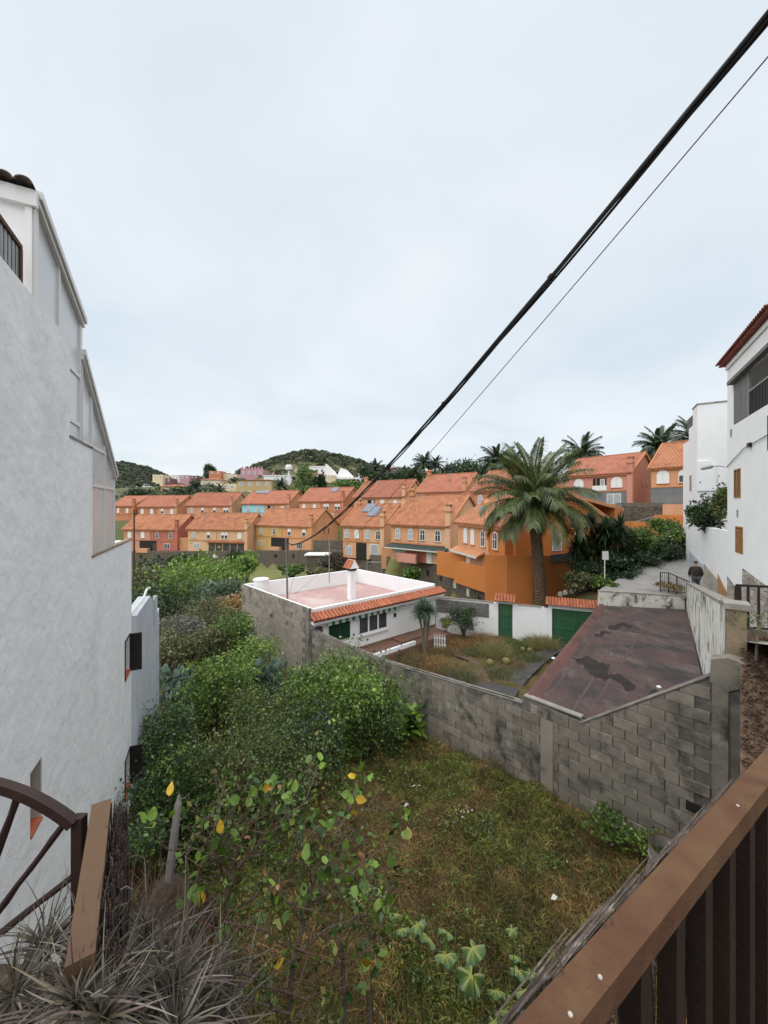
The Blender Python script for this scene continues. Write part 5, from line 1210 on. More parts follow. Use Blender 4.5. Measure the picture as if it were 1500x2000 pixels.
# ================================================================ hillside houses far behind
def far_house(label, px0, px1, yt, yb, Y, wall, roof=None, rows=1, colsn=3, rh=10, nm='hillside_house', pane='curtain', depth=9, turn=0.0):
    x0, x1 = X(px0, Y), X(px1, Y); z1, z0 = Z(yt, Y), Z(yb, Y)
    c, s = math.cos(turn), math.sin(turn)
    fr = Fr((x0, Y), (c, s)); L = (x1 - x0) / c
    t = thing(nm, label, 'house', ((x0 + x1) / 2, Y, z0))
    MB().fbox(fr, 0, L, -depth, 0, z0 - 4, z1).build('wall', M[wall], t)
    if roof == 'hip':
        h = rh / F * Y; o_ = 0.5
        b = MB(); b.add([fr.p(-o_, o_, z1), fr.p(L + o_, o_, z1), fr.p(L + o_, -depth - o_, z1), fr.p(-o_, -depth - o_, z1), fr.p(min(L * .35, depth / 2), -depth / 2, z1 + h), fr.p(max(L * .65, L - depth / 2), -depth / 2, z1 + h)],
                        [(0, 1, 5, 4), (1, 2, 5), (2, 3, 4, 5), (3, 0, 4), (3, 2, 1, 0)]); b.build('roof', M['roof2'], t)
    elif roof == 'flat':
        MB().fbox(fr, -0.3, L + 0.3, -depth - 0.3, 0.3, z1, z1 + 0.5).build('roof', M['whiteclean'], t)
    elif roof == 'crenel':
        n = 7
        for k in range(n):
            a = L * (k + 0.5) / n; w_ = L / n
            MB().prism([fr.p(a - w_ * .5, 0, z1), fr.p(a + w_ * .5, 0, z1), fr.p(a, 0, z1 + 2.0)], -fr.v * 0.5).build('merlon', M[wall], t)
    H = z1 - z0
    for r_ in range(rows):
        for k in range(colsn):
            a = L * (k + 0.5) / colsn; w_ = min(1.6, L / colsn * 0.4); z = z0 + H * (r_ + 0.35) / rows; hh = min(1.9, H / rows * 0.42)
            o = MB().fbox(fr, a - w_ / 2, a + w_ / 2, 0.01, 0.08, z, z + hh).build('window', M['whiteclean'], t)
            MB().fbox(fr, a - w_ * 0.38, a + w_ * 0.38, 0.08, 0.10, z + 0.15, z + hh - 0.15).build('pane', M[pane], o)
    return t
far_house('ochre three-storey block with red roof behind the turquoise house', 463, 533, 938, 972, 150, 'ochre', 'hip', 2, 4, 4, nm='apartment_block', depth=14, turn=-0.12)
far_house('cream apartment house with tiled roof left of the ochre block', 428, 462, 945, 972, 158, 'cream', None, 2, 2)
far_house('yellow apartment house with red hip roof above the peach row house', 392, 430, 937, 967, 165, 'cream', 'hip', 2, 3, 5)
far_house('long ochre house with dark roof on the left hillside', 314, 360, 950, 966, 175, 'ochre', 'hip', 1, 2, 5)
far_house('mauve pink castle-like house with zigzag parapet on the hillside', 470, 514, 917, 932, 230, 'mauve', 'crenel', 1, 4)
far_house('long white low house under the pink castle-like house', 515, 568, 930, 950, 200, 'white', 'flat', 1, 3)
far_house('white villa block with flat roof beside the sculptural white house', 604, 634, 912, 928, 225, 'white', 'flat', 1, 3, pane='glass')
far_house('salmon house with small terraces left of the white villas', 590, 628, 926, 944, 205, 'peach', 'hip', 2, 3, 3)
t = thing('hillside_house', 'sculptural white house with sloping pointed walls on the hill', 'house', W(660, 945, 215))
e = MB(); Y = 215
e.prism([W(630, 945, Y), W(690, 945, Y), W(690, 930, Y), W(678, 918, Y), W(665, 914, Y), W(658, 930, Y), W(650, 918, Y), W(636, 905, Y), W(634, 920, Y)], (0, 10, 0)); e.build('wall', M['whiteclean'], t)
e = MB(); e.prism([W(655, 936, Y - 6), W(700, 936, Y - 6), W(698, 932, Y - 6), W(656, 932, Y - 6)], (0, 6, 0)); e.build('roof', M['whiteclean'], t)
e = MB(); e.prism([W(662, 945, Y - 1), W(698, 945, Y - 1), W(698, 936, Y - 1), W(662, 936, Y - 1)], (0, 0.8, 0)); e.build('window', M['glass'], t)
far_house('dark red wooden house among the palms on the ridge', 765, 800, 913, 924, 190, 'plum', 'flat', 1, 2)
far_house('white cottage between the ridge trees right of the hill', 722, 745, 921, 931, 200, 'cream', 'hip', 1, 2, 3)
for i, (a, b, yt, yb, w, lab) in enumerate([(228, 240, 955, 966, 'white', 'leftmost tiny white house on the far slope'), (241, 253, 952, 965, 'white', 'second tiny white house from the left on the far slope'),
        (256, 272, 949, 962, 'mauve', 'tiny mauve house between the white ones on the far slope'), (275, 294, 947, 960, 'white', 'largest tiny white house on the far slope'),
        (298, 318, 927, 938, 'cream', 'tiny cream house highest on the left slope'), (318, 333, 934, 944, 'plum', 'tiny plum house below the cream one on the slope'),
        (352, 370, 928, 938, 'mauve', 'tiny mauve house under the far ridge'), (372, 386, 929, 938, 'plum', 'tiny dark rose house under the far ridge'),
        (362, 382, 938, 952, 'greyr', 'grey house with dark terrace below the far ridge'), (335, 350, 929, 937, 'white', 'tiny white house in the middle of the far slope'),
        (408, 432, 920, 928, 'orangered', 'small red-brown house on the saddle between the hills'), (436, 462, 926, 938, 'cream', 'pale house on the saddle left of the pink castle-like house')]):
    far_house(lab, a, b, yt, yb, 250 + i * 3, w, 'flat' if w == 'white' else None, 1, 2)
for (a, b, yt, yb, Y, w, r_, lab) in ((540, 556, 925, 934, 240, 'white', 'flat', 'small white flat-roofed house left of the bright green hillside tree'), (576, 590, 914, 922, 250, 'cream', 'hip', 'small cream house with red roof high on the slope'), (636, 655, 928, 936, 205, 'cream', None, 'pale terrace house below the sculptural white house'), (700, 716, 926, 934, 215, 'white', 'flat', 'small white house at the right foot of the hill'), (520, 536, 921, 929, 240, 'peach', 'hip', 'small salmon house right of the pink castle-like house')):
    far_house(lab, a, b, yt, yb, Y, w, r_, 1, 2, 3)
# roof aerials on the terraces
for i, (q, y, Y, lab) in enumerate(((400, 1012, 84, 'thin roof aerial on the apricot row house'), (560, 1004, 80, 'thin roof aerial on the yellow row house'), (820, 988, 49, 'roof aerial on the house with dark awning'), (740, 955, 80, 'roof aerial on the middle upper house'), (880, 940, 70, 'roof aerial on the upper house left of the palm'), (320, 985, 107, 'thin roof aerial on the upper house far left'), (1165, 893, 57, 'roof aerial on the pink house'))):
    p = W(q, y, Y); b = MB(); b.tube([p + UP * -1.0, p + UP * 1.5], 0.035, 5)
    for z in (1.1, 1.3, 1.48): b.tube([p + Vector((-0.5, 0, z)), p + Vector((0.5, 0, z))], 0.022, 4)
    tag(b.build('roof_aerial', M['metal_grey']), lab, 'aerial', 'roof aerials')
wp = W(503, 930, 190)
t = thing('water_tower', 'white round water tank on a post above the hillside houses', 'tank', W(564, 945, 190))
MB().tube([W(564, 948, 190), W(564, 918, 190)], 0.5, 8).build('post', M['whiteclean'], t)
MB().tube([W(564, 920, 190), W(564, 917, 190), W(564, 911, 190), W(564, 908, 190)], [0.6, 1.7, 1.7, 1.2], 12).build('tank_body', M['whiteclean'], t)

# ================================================================ palms
def frond_mesh(name, e0, bend, n, seed, cols, ll=0.24, wd=0.011, droop=0.75):
    """unit-length frond growing along +X, arching down"""
    rng = np.random.default_rng(seed); V = []; Fc = []; K = []
    S = 12; pts = []; p = np.zeros(3); ang = e0
    for i in range(S + 1):
        pts.append(p.copy()); p = p + np.array([math.cos(ang), 0, math.sin(ang)]) / S; ang -= bend / S
    pts = np.array(pts)
    def at(t):
        f = t * S; i = min(int(f), S - 1); return pts[i] + (pts[i + 1] - pts[i]) * (f - i), (pts[i + 1] - pts[i]) * S
    def quad(a, b, c, d, col):
        o = len(V); V.extend([a, b, c, d]); Fc.append((o, o + 1, o + 2, o + 3)); K.extend([col] * 4)
    for i in range(S):
        w0, w1 = 0.020 * (1 - i / S) + 0.004, 0.020 * (1 - (i + 1) / S) + 0.004
        for sgn in (1,):
            quad(pts[i] + [0, -w0, 0], pts[i] + [0, w0, 0], pts[i + 1] + [0, w1, 0], pts[i + 1] + [0, -w1, 0], np.array([0.17, 0.16, 0.06]))
            quad(pts[i] + [0, -w0, 0], pts[i] + [0, 0, -w0 * 1.2], pts[i + 1] + [0, 0, -w1 * 1.2], pts[i + 1] + [0, -w1, 0], np.array([0.17, 0.16, 0.06]))
    for k in range(n):
        t = 0.10 + 0.89 * k / (n - 1); q, d = at(t); d = d / np.linalg.norm(d)
        up = np.cross(d, [0, 1, 0]); up = up if up[2] > 0 else -up
        ln = ll * (math.sin(math.pi * (0.12 + 0.80 * t)) ** 0.7) * rng.uniform(0.85, 1.1)
        for s in (-1, 1):
            dirv = d * 0.75 + np.array([0, s, 0]) * 0.75 + up * (0.30 - 0.25 * t); dirv /= np.linalg.norm(dirv)
            mid = q + dirv * ln * 0.55; tip = q + dirv * ln + np.array([0, 0, -1]) * ln * droop * rng.uniform(0.5, 1.2)
            side = np.cross(dirv, up); side /= np.linalg.norm(side)
            w = wd * rng.uniform(0.8, 1.1); col = np.array(cols[rng.integers(0, len(cols))]) * rng.uniform(0.6, 1.5)
            quad(q - side * w * 0.3, q + side * w * 0.3, mid + side * w * 0.5, mid - side * w * 0.5, col)
            quad(mid - side * w * 0.5, mid + side * w * 0.5, tip + side * w * 0.06, tip - side * w * 0.06, col)
    return np.array(V), np.array(Fc), np.array(K)
PC = [(0.060, 0.098, 0.028), (0.042, 0.075, 0.024), (0.09, 0.13, 0.036), (0.13, 0.15, 0.045)]
PCD = [(0.035, 0.06, 0.03), (0.028, 0.05, 0.026), (0.045, 0.07, 0.035)]
def mk(name, args, cols, n, **k):
    out = []
    for i, (e0, bd) in enumerate(args):
        V, Fc, K = frond_mesh(name, math.radians(e0), math.radians(bd), n, i, cols, **k)
        o = np_obj(name, V, Fc, LEAF, org=(0, 0, 0), cols=K); me = o.data; bpy.data.objects.remove(o); out.append(me)
    return out
FV = [(84, 45), (76, 60), (66, 76), (55, 88), (42, 96), (28, 98), (12, 90)]
FR_NEAR = mk('frond', FV, PC, 66); FR_FAR = mk('frond', FV, PCD, 40, wd=0.026)
def palm(label, px, py_crown, Y, zbase, fl, n, meshes, r0, group=None, seed=0, lean=0.0, pyb=None):
    top = W(px, py_crown, Y); rr_ = random.Random(seed)
    bx = top.x + lean
    t = thing('palm_tree', label, 'palm', (bx, Y, zbase), group)
    N, S = 20, max(10, min(90, int((top.z - zbase) / 0.10)))
    b = MB(); vs = []; fs = []
    for i in range(S + 1):
        k = i / S; c = Vector((bx + (top.x - bx) * (k ** 1.3), Y, zbase + (top.z - zbase) * k))
        rad = r0 * (1.25 - 0.35 * min(1, k * 3)) * (1 + (0.35 * max(0, (k - 0.88) / 0.12)))
        for j in range(N):
            sc = 0.035 * (1 if (i + (j // 2)) % 2 == 0 else -1) + rr_.uniform(-0.02, 0.02)
            a = 2 * math.pi * j / N; vs.append(c + Vector((math.cos(a), math.sin(a), 0)) * rad * (1 + sc))
    for i in range(S):
        for j in range(N): fs.append((i * N + j, i * N + (j + 1) % N, (i + 1) * N + (j + 1) % N, (i + 1) * N + j))
    b.add(vs, fs); b.build('trunk', M['palmtrunk'], t, smooth=False)
    for k in range(n):
        u = (k + 0.5) / n
        v = min(6, int(u ** 0.85 * 7)); az = k * 2.39996 + rr_.uniform(-.25, .25)
        s = fl * rr_.uniform(0.85, 1.08) * (1.14 - 0.28 * u)
        piece('frond', meshes[v], t, (top.x + math.cos(az) * r0 * 0.5, Y + math.sin(az) * r0 * 0.5, top.z - 0.25 * u * fl * 0.25), rot=(rr_.uniform(-.25, .25), rr_.uniform(-.1, .1), az), scale=s)
    return t
palm('tall palm with long arching fronds beside the orange garden wall', 1042, 992, 26, -7.6, 4.25, 62, FR_NEAR, 0.42, seed=2, lean=0.55)
palm('palm crown rising behind the pink house roof', 1137, 893, 75, 0, 4.6, 44, FR_FAR, 0.4, 'palms on the skyline', 3)
palm('palm crown behind the right orange house chimney', 1287, 878, 66, 1, 4.2, 44, FR_FAR, 0.4, 'palms on the skyline', 4)
palm('palm partly hidden by the plain white house', 1356, 858, 52, 0, 3.4, 40, FR_FAR, 0.4, 'palms on the skyline', 5)
palm('palm crown left of the tall palm over the ridge trees', 972, 908, 80, 2, 4.6, 44, FR_FAR, 0.4, 'palms on the skyline', 6)
palm('left one of the two slim palms on the ridge', 828, 907, 150, 8, 4.8, 40, FR_FAR, 0.4, 'palms on the skyline', 7)
palm('right one of the two slim palms on the ridge', 849, 910, 152, 8, 4.2, 40, FR_FAR, 0.4, 'palms on the skyline', 8)
palm('small palm left of the cable near the red wooden house', 735, 917, 165, 8, 4.6, 36, FR_FAR, 0.4, 'palms on the skyline', 9)
palm('low palm among the ridge trees under the cable', 783, 935, 140, 6, 4.6, 36, FR_FAR, 0.4, 'palms on the skyline', 10)
palm('low bushy palm behind the middle upper house', 868, 938, 120, 6, 4.4, 36, FR_FAR, 0.4, 'palms on the skyline', 11)
palm('small palm beside the ochre apartment block', 548, 950, 140, 3, 3.4, 30, FR_FAR, 0.35, 'palms on the skyline', 12)
palm('yellow-green palm above the left peach row house', 430, 960, 130, 2, 2.8, 26, FR_FAR, 0.3, 'palms on the skyline', 13)

# ================================================================ trees
def tree(label, px, py, Y, rx, rz, cols, n=2600, size=0.3, seed=0, zb=None, name='tree', cat='tree', lobes=5, group=None, asp=0.6, trunk=True, clump=0.3, ry=None, kper=16, bark='bark', up=0.25, fill=0.25, skirt=0, shell=(0.55, 1.02)):
    c = W(px, py, Y); r_ = random.Random(seed); ry = ry or rx
    zb = gz(c.x, c.y) if zb is None else zb
    t = thing(name, label, cat, (c.x, c.y, zb), group)
    bl = [(c.x, c.y, c.z, rx * 0.75, ry * 0.75, rz * 0.8)]
    for k in range(lobes):
        a = k * 6.283 / lobes + r_.uniform(-.4, .4)
        bl.append((c.x + math.cos(a) * rx * 0.55, c.y + math.sin(a) * ry * 0.55, c.z + rz * r_.uniform(-0.45, 0.45), rx * r_.uniform(.38, .55), ry * r_.uniform(.38, .55), rz * r_.uniform(.35, .55)))
    for k in range(skirt):
        a = k * 6.283 / skirt + r_.uniform(-.3, .3); zz_ = zb + (c.z - zb) * r_.uniform(0.25, 0.6)
        bl.append((c.x + math.cos(a) * rx * 0.62, c.y + math.sin(a) * ry * 0.62, zz_, rx * 0.42, ry * 0.42, max(0.3, (c.z - zb) * 0.45)))
    foliage('crown', t, bl, n, size, cols, seed, asp, clump, up, kper=kper, fill=fill, shell=shell)
    if trunk:
        stems('trunk', t, (c.x, c.y, zb - 0.1), [(q[0], q[1], q[2] + q[5] * 0.3) for q in bl[:5]], max(0.03, rx * 0.07), M[bark], seed)
    return t
TR = 'dark trees behind the upper row'
for i, (q, y, Y, rx, rz, lab, cl) in enumerate([
    (762, 945, 130, 5, 5, 'dark tree under the cable behind the upper row', G_DARK), (812, 938, 125, 5, 6, 'dark broad tree below the two slim palms', G_DARK), (900, 925, 120, 7, 6, 'largest dark round tree on the ridge left of the palms', G_DARK),
    (935, 930, 100, 5, 5, 'dark tree right of the large round ridge tree', G_DARK), (848, 948, 110, 4, 4, 'mid-green tree just above the middle upper house', G_MID), (985, 915, 95, 5, 5, 'dark tree behind the crown of the tall palm', G_DARK),
    (720, 930, 150, 5, 5, 'dark ridge tree left of the cable', G_DARK), (596, 932, 170, 5, 5.5, 'bright green tree in front of the white villas', G_MID), (345, 965, 150, 6, 4, 'dark round tree left of the ochre house on the slope', G_DARK),
    (386, 950, 170, 4, 5, 'dark tree between grey and yellow houses on the slope', G_DARK), (625, 940, 170, 3, 3, 'small dark tree under the salmon house', G_DARK), (280, 968, 150, 5, 3, 'dark hedge-like tree above the upper row far left', G_DARK),
    (262, 964, 170, 5, 3, 'greyish tree at the left edge of the far slope', G_BLUE), (405, 917, 300, 3.2, 5, 'left dark conifer on the saddle', G_DARK), (416, 919, 300, 3.0, 4.4, 'right dark conifer on the saddle', G_DARK), (585, 962, 120, 4, 2, 'low scrub hedge above the solar roof house', G_MID),
    (680, 948, 130, 6, 2, 'low green hedge below the white sculptural house', G_MID)]):
    tree(lab, q, y, Y, rx, rz, cl, 2600, 0.75, 40 + i, group=TR, skirt=5)
# valley trees in front of the rubble wall
VT = [(395, 1125, 40, 4.6, 2.4, G_BRIGHT, 'bright green broad tree in the valley before the rubble wall'), (345, 1150, 34, 3.2, 2.4, G_MID, 'mid-green tree on the left of the valley'), (318, 1112, 52, 3.2, 1.6, G_DARK, 'dark bush near the rubble wall far left of the valley'),
      (372, 1098, 56, 2.4, 1.4, G_DARK, 'dark round bush behind the bright valley tree'), (478, 1103, 52, 1.8, 1.6, G_BRIGHT, 'small bright tree at the edge of the grass field'), (463, 1098, 54, 1.2, 1.6, G_DARK, 'slim dark tree at the edge of the grass field'),
      (430, 1160, 28, 2.0, 1.3, G_BLUE, 'blue-green shrub left of the bungalow back corner'), (300, 1190, 30, 2.6, 2.2, G_DARK, 'dark shady tree beside the grey annex'), (400, 1195, 23, 1.9, 1.0, G_OLIVE, 'olive shrub in the middle of the gully'),
      (355, 1225, 20, 1.2, 0.8, G_GREY, 'silver-grey dry shrub in the gully'), (335, 1262, 18, 1.2, 0.8, G_OLIVE, 'olive rounded shrub next to the annex corner'), (405, 1248, 18.5, 1.0, 0.7, G_OLIVE, 'small pale olive shrub above the prickly pear'),
      (455, 1230, 19.5, 1.3, 1.1, G_MID, 'leafy green shrub against the bungalow block wall'), (458, 1185, 26, 1.2, 1.0, G_DRY, 'rust-brown dry shrub by the far end of the block wall'), (570, 1112, 58, 2.0, 0.7, G_MID, 'low green bush in the grass field'),
      (660, 1098, 64, 3.0, 1.7, [(0.05, 0.055, 0.03), (0.075, 0.07, 0.04), (0.09, 0.06, 0.04)], 'brownish bush beside the stone hut'), (625, 1118, 60, 2.0, 0.7, G_OLIVE, 'olive bush behind the aerial pole'), (803, 1118, 44, 0.9, 0.7, G_MID, 'small green bush growing by the rubble wall above the bungalow'),
      (285, 1135, 44, 3.0, 2.0, G_OLIVE, 'olive thicket by the wooden pole')]
for i, (q, y, Y, rx, rz, cl, lab) in enumerate(VT):
    tree(lab, q, y, Y, rx * 1.1, rz * 1.15, cl, 5200, 0.11 if Y < 24 else (0.20 if Y < 40 else 0.30), 70 + i, clump=0.24, kper=26, lobes=7, fill=0.35, skirt=6 if Y < 45 else 0, name='shrub' if rz < 1.5 else 'tree', cat='shrub' if rz < 1.5 else 'tree')
# hedge and yuccas along the lane
def spiky(label, p, heads, ln, nleaf, cols, seed, name='yucca', cat='yucca', wd=0.035, trunkr=0.07):
    rng = np.random.default_rng(seed); zb = p[2]
    t = thing(name, label, cat, p); V = []; K = []
    b = MB()
    for h in heads:
        h = np.array(h, dtype=float)
        b.tube([Vector(p), Vector(p).lerp(Vector(h), 0.6) + Vector((0.05, 0, 0)), Vector(h)], [trunkr, trunkr * 0.8, trunkr * 0.7], 8)
        d = rng.normal(size=(nleaf, 3)); d[:, 2] = d[:, 2] * 0.7 + 0.35; d /= np.linalg.norm(d, axis=1)[:, None]
        l = ln * rng.uniform(0.7, 1.1, (nleaf, 1)); side = np.cross(d, [0, 0, 1.0]) + 1e-6; side /= np.linalg.norm(side, axis=1)[:, None]
        a = h + d * 0.04; m = h + d * l * 0.5; e = h + d * l + np.array([0, 0, -1]) * l * 0.22 * rng.random((nleaf, 1))
        q = np.stack([a - side * wd * .4, a + side * wd * .4, m + side * wd * .5, m - side * wd * .5, m - side * wd * .5, m + side * wd * .5, e + side * wd * .05, e - side * wd * .05], 1)
        V.append(q.reshape(-1, 3)); c = np.array(cols)[rng.integers(0, len(cols), nleaf)] * rng.uniform(0.75, 1.3, (nleaf, 1)); K.append(np.repeat(c, 8, 0))
    b.build('stem', M['barkpale'], t)
    V = np.concatenate(V); K = np.concatenate(K)
    np_obj('leaves', V, np.arange(len(V)).reshape(-1, 4), LEAF, t, cols=K)
    return t
hd = []
rs = random.Random(3)
for k in range(34): hd.append(W(rs.uniform(1122, 1222), rs.uniform(1018, 1095), rs.uniform(25.5, 27.5)))
spiky('large dark yucca clump beside the lane', (X(1165, 26.5), 26.5, gz(X(1165, 26.5), 26.5)), hd, 1.15, 150, G_DARK, 5, wd=0.075)
LH = [(1150, 1120, 25, 1.2, 1.1, G_DARK, 'dark shrub below the yucca at the palm foot'), (1205, 1105, 25.5, 1.4, 1.0, G_DARK, 'dark green shrub behind the lane sign'), (1245, 1055, 27, 1.3, 1.2, G_MID, 'flowering shrub in the middle of the lane hedge'), (1245, 1095, 26.5, 1.5, 0.9, G_DARK, 'dark lower hedge shrub beside the lane'),
      (1290, 1075, 27.5, 1.4, 1.2, G_DARK, 'dark hedge shrub before the orange wall'), (1325, 1060, 28, 1.4, 1.3, G_MID, 'green hedge shrub next to the white lane wall'), (1300, 1030, 30, 1.1, 0.9, G_MID, 'light green vine shrub on the orange wall'), (1130, 1135, 24, 0.9, 0.6, G_OLIVE, 'pale low weeds by the garage canopy'), (1175, 1138, 23.5, 0.7, 0.4, G_MID, 'low green weeds at the foot of the lane sign'), (1196, 1150, 22.4, 0.5, 0.3, G_OLIVE + G_MID, 'weeds at the left corner of the lane slab'), (1218, 1128, 24.2, 0.8, 0.4, G_DARK, 'dark creeping shrub on the left edge of the lane')]
for i, (q, y, Y, rx, rz, cl, lab) in enumerate(LH):
    tree(lab, q, y, Y, rx, rz, cl, 3000, 0.16, 110 + i, name='hedge_shrub', cat='shrub', kper=22)
tree('glossy dark green bush hanging over the white lane wall', 1378, 1010, 21.8, 0.85, 1.15, G_DARK + [(0.05, 0.11, 0.03)], 3600, 0.17, 130, zb=-1.2, name='climbing_bush', cat='bush', kper=22)
tree('yellowish climber on the corner of the right white house', 1408, 985, 19.6, 0.40, 1.2, G_MID + G_OLIVE, 1500, 0.15, 131, zb=-1.2, name='climbing_bush', cat='bush')
tree('tuft of grass and dry plants on the kerb wall end', 1308, 1147, 20.6, 0.75, 0.28, G_OLIVE + G_DRY, 900, 0.14, 132, name='weed_tuft', cat='weeds', trunk=False, asp=0.2, up=0.8)
# fallen stones at the palm foot
for i, (q, y) in enumerate([(1105, 1152), (1118, 1150), (1132, 1154), (1095, 1155)]):
    p = W(q, y + 4, 24.5); b = MB(); b.tube([p + UP * -0.15, p + UP * 0.02, p + UP * 0.13], [0.2, 0.17, 0.07], 6)
    tag(b.build('rubble_stone', M['cladding'], org=p), ['pale stone, second from left, behind the garage canopy', 'pale stone, third from left, behind the garage canopy', 'pale stone, rightmost behind the garage canopy', 'pale stone, leftmost behind the garage canopy'][i], 'stone')

# ================================================================ lane furniture and the man
sp = W(1181, 1142, 23.4)
t = thing('lane_sign', 'small white sign plate on a thin white post by the lane hedge', 'sign', sp)
MB().tube([sp + UP * -0.3, sp + UP * 1.9], 0.03, 8).build('post', M['whiteclean'], t)
MB().box(sp.x - 0.16, sp.x + 0.22, sp.y - 0.04, sp.y, sp.z + 1.55, sp.z + 2.08).build('plate', M['awning_w'], t)
t = thing('lane_railing', 'short black metal railing at the lane corner behind the red roof', 'railing', W(1315, 1150, 20.9))
pr = [W(1290, 1150, 20.9), W(1306, 1150, 20.7), W(1322, 1152, 20.3), W(1346, 1160, 20.3)]
for k, p in enumerate(pr): MB().tube([Vector((p.x, p.y, -4.78)), Vector((p.x, p.y, -3.62 - (0.12 if k == 2 else 0.42 if k == 3 else 0)))], 0.03, 6).build('post', M['metal_dark'], t)
for p, q, d0_, d1_ in ((pr[0], pr[1], 0, 0), (pr[1], pr[2], 0, .12), (pr[2], pr[3], .12, .42)):
    a_, b_ = Vector((p.x, p.y, -3.62 - d0_)), Vector((q.x, q.y, -3.62 - d1_))
    MB().tube([a_, b_], 0.028, 6).build('top_rail', M['metal_dark'], t)
    MB().tube([Vector((p.x, p.y, -4.6)), Vector((q.x, q.y, -4.6))], 0.02, 5).build('bottom_rail', M['metal_dark'], t)
    n = int((b_ - a_).length / 0.085)
    for k in range(1, n):
        c = a_.lerp(b_, k / n); MB().tube([Vector((c.x, c.y, -4.6)), c], 0.010, 4).build('baluster', M['metal_dark'], t)
lp = RF.p(0.25, 0.0, 0)
t = thing('street_lamp', 'grey arm street lamp fixed to the right white house corner', 'lamp', (lp.x, lp.y, 1.6))
a0_ = W(1416, 912, 17.9); a1_ = W(1393, 911, 18.3); a2_ = W(1368, 916, 18.6)
MB().tube([a0_, a0_.lerp(a1_, .5) + UP * 0.04, a1_], 0.03, 6).build('arm', M['galv'], t)
MB().tube([a1_, a1_.lerp(a2_, .2), a1_.lerp(a2_, .8), a2_], [0.05, 0.085, 0.075, 0.03], 8).build('lamp_head', M['metal_grey'], t)

def skin_mesh(name, verts, edges, radii, mat, parent, root=0, sub=2):
    me = bpy.data.meshes.new(name); org = ORG[parent.name]
    me.from_pydata([Vector(v) - org for v in verts], edges, []); me.materials.append(mat)
    o = bpy.data.objects.new(name, me); COL.objects.link(o); o.parent = parent; ORG[o.name] = org
    md = o.modifiers.new('skin', 'SKIN'); md.use_smooth_shade = True
    sv_ = me.skin_vertices[0].data
    for i, r_ in enumerate(radii): sv_[i].radius = (r_, r_) if not isinstance(r_, tuple) else r_
    sv_[root].use_root = True
    if sub: s = o.modifiers.new('sub', 'SUBSURF'); s.levels = sub; s.render_levels = sub
    return o
mb = Vector((17.05, 20.6, -4.74)); md_ = Vector((0.45, 0.89, 0)).normalized(); ms = Vector((md_.y, -md_.x, 0))   # walking away, up the lane
t = thing('person', 'person in dark brown jacket and grey trousers walking away up the lane', 'person', mb)
def mpnt(s, f, z): return mb + ms * s + md_ * f + UP * z
body = [(0, 0, 0.95), (0, 0.0, 1.15), (0, 0.02, 1.38), (0, 0.02, 1.47), (0, 0.04, 1.55), (0, 0.05, 1.66), (0, 0.05, 1.74),
        (0.10, 0, 0.90), (0.11, 0.14, 0.50), (0.11, 0.10, 0.09), (0.12, 0.22, 0.04), (-0.10, 0, 0.90), (-0.11, -0.06, 0.50), (-0.11, -0.26, 0.12), (-0.12, -0.16, 0.03),
        (0.19, 0.02, 1.40), (0.27, -0.02, 1.14), (0.25, 0.10, 0.93), (0.24, 0.13, 0.85), (-0.19, 0.02, 1.40), (-0.27, 0.02, 1.14), (-0.25, 0.14, 0.95), (-0.24, 0.18, 0.87)]
be = [(0, 1), (1, 2), (2, 3), (3, 4), (4, 5), (5, 6), (0, 7), (7, 8), (8, 9), (9, 10), (0, 11), (11, 12), (12, 13), (13, 14), (2, 15), (15, 16), (16, 17), (17, 18), (2, 19), (19, 20), (20, 21), (21, 22)]
br = [0.13, 0.13, 0.14, 0.06, 0.075, 0.095, 0.075, 0.085, 0.06, 0.04, 0.035, 0.085, 0.06, 0.04, 0.035, 0.065, 0.045, 0.033, 0.04, 0.065, 0.045, 0.033, 0.04]
skin_mesh('body', [mpnt(*q) for q in body], be, br, M['skin'], t)
jk = [(0, 0, 0.90), (0, 0.0, 1.12), (0, 0.02, 1.36), (0, 0.03, 1.50)] + [body[i] for i in (15, 16, 17, 19, 20, 21)]
skin_mesh('jacket', [mpnt(*q) for q in jk], [(0, 1), (1, 2), (2, 3), (2, 4), (4, 5), (5, 6), (2, 7), (7, 8), (8, 9)], [0.19, 0.19, 0.18, 0.085, 0.095, 0.08, 0.065, 0.095, 0.08, 0.065], M['jacket'], t)
tr = [(0, 0, 0.95)] + [body[i] for i in (7, 8, 9, 11, 12, 13)]
skin_mesh('trousers', [mpnt(*q) for q in tr], [(0, 1), (1, 2), (2, 3), (0, 4), (4, 5), (5, 6)], [0.15, 0.115, 0.085, 0.07, 0.115, 0.085, 0.07], M['trousers'], t)
skin_mesh('hair', [mpnt(0, 0.03, 1.66), mpnt(0, 0.03, 1.72), mpnt(0, 0.045, 1.78)], [(0, 1), (1, 2)], [0.10, 0.108, 0.07], M['hair'], t)
for s in (1, -1):
    hb = body[18] if s == 1 else body[22]
    fv = [mpnt(*hb)]; fe = []; frd = [0.035]
    for k, off in enumerate((-0.03, -0.01, 0.01, 0.03)):
        fv += [mpnt(hb[0], hb[1] + off, hb[2] - 0.05), mpnt(hb[0] - 0.01 * s, hb[1] + off + 0.01, hb[2] - 0.10 + 0.008 * abs(k - 1))]; i = len(fv); fe += [(0, i - 2), (i - 2, i - 1)]; frd += [0.010, 0.008]
    fv += [mpnt(hb[0] - 0.02 * s, hb[1] + 0.045, hb[2] - 0.02), mpnt(hb[0] - 0.03 * s, hb[1] + 0.06, hb[2] - 0.06)]; i = len(fv); fe += [(0, i - 2), (i - 2, i - 1)]; frd += [0.012, 0.009]
    skin_mesh('hand', fv, fe, frd, M['skin'], t, sub=1)
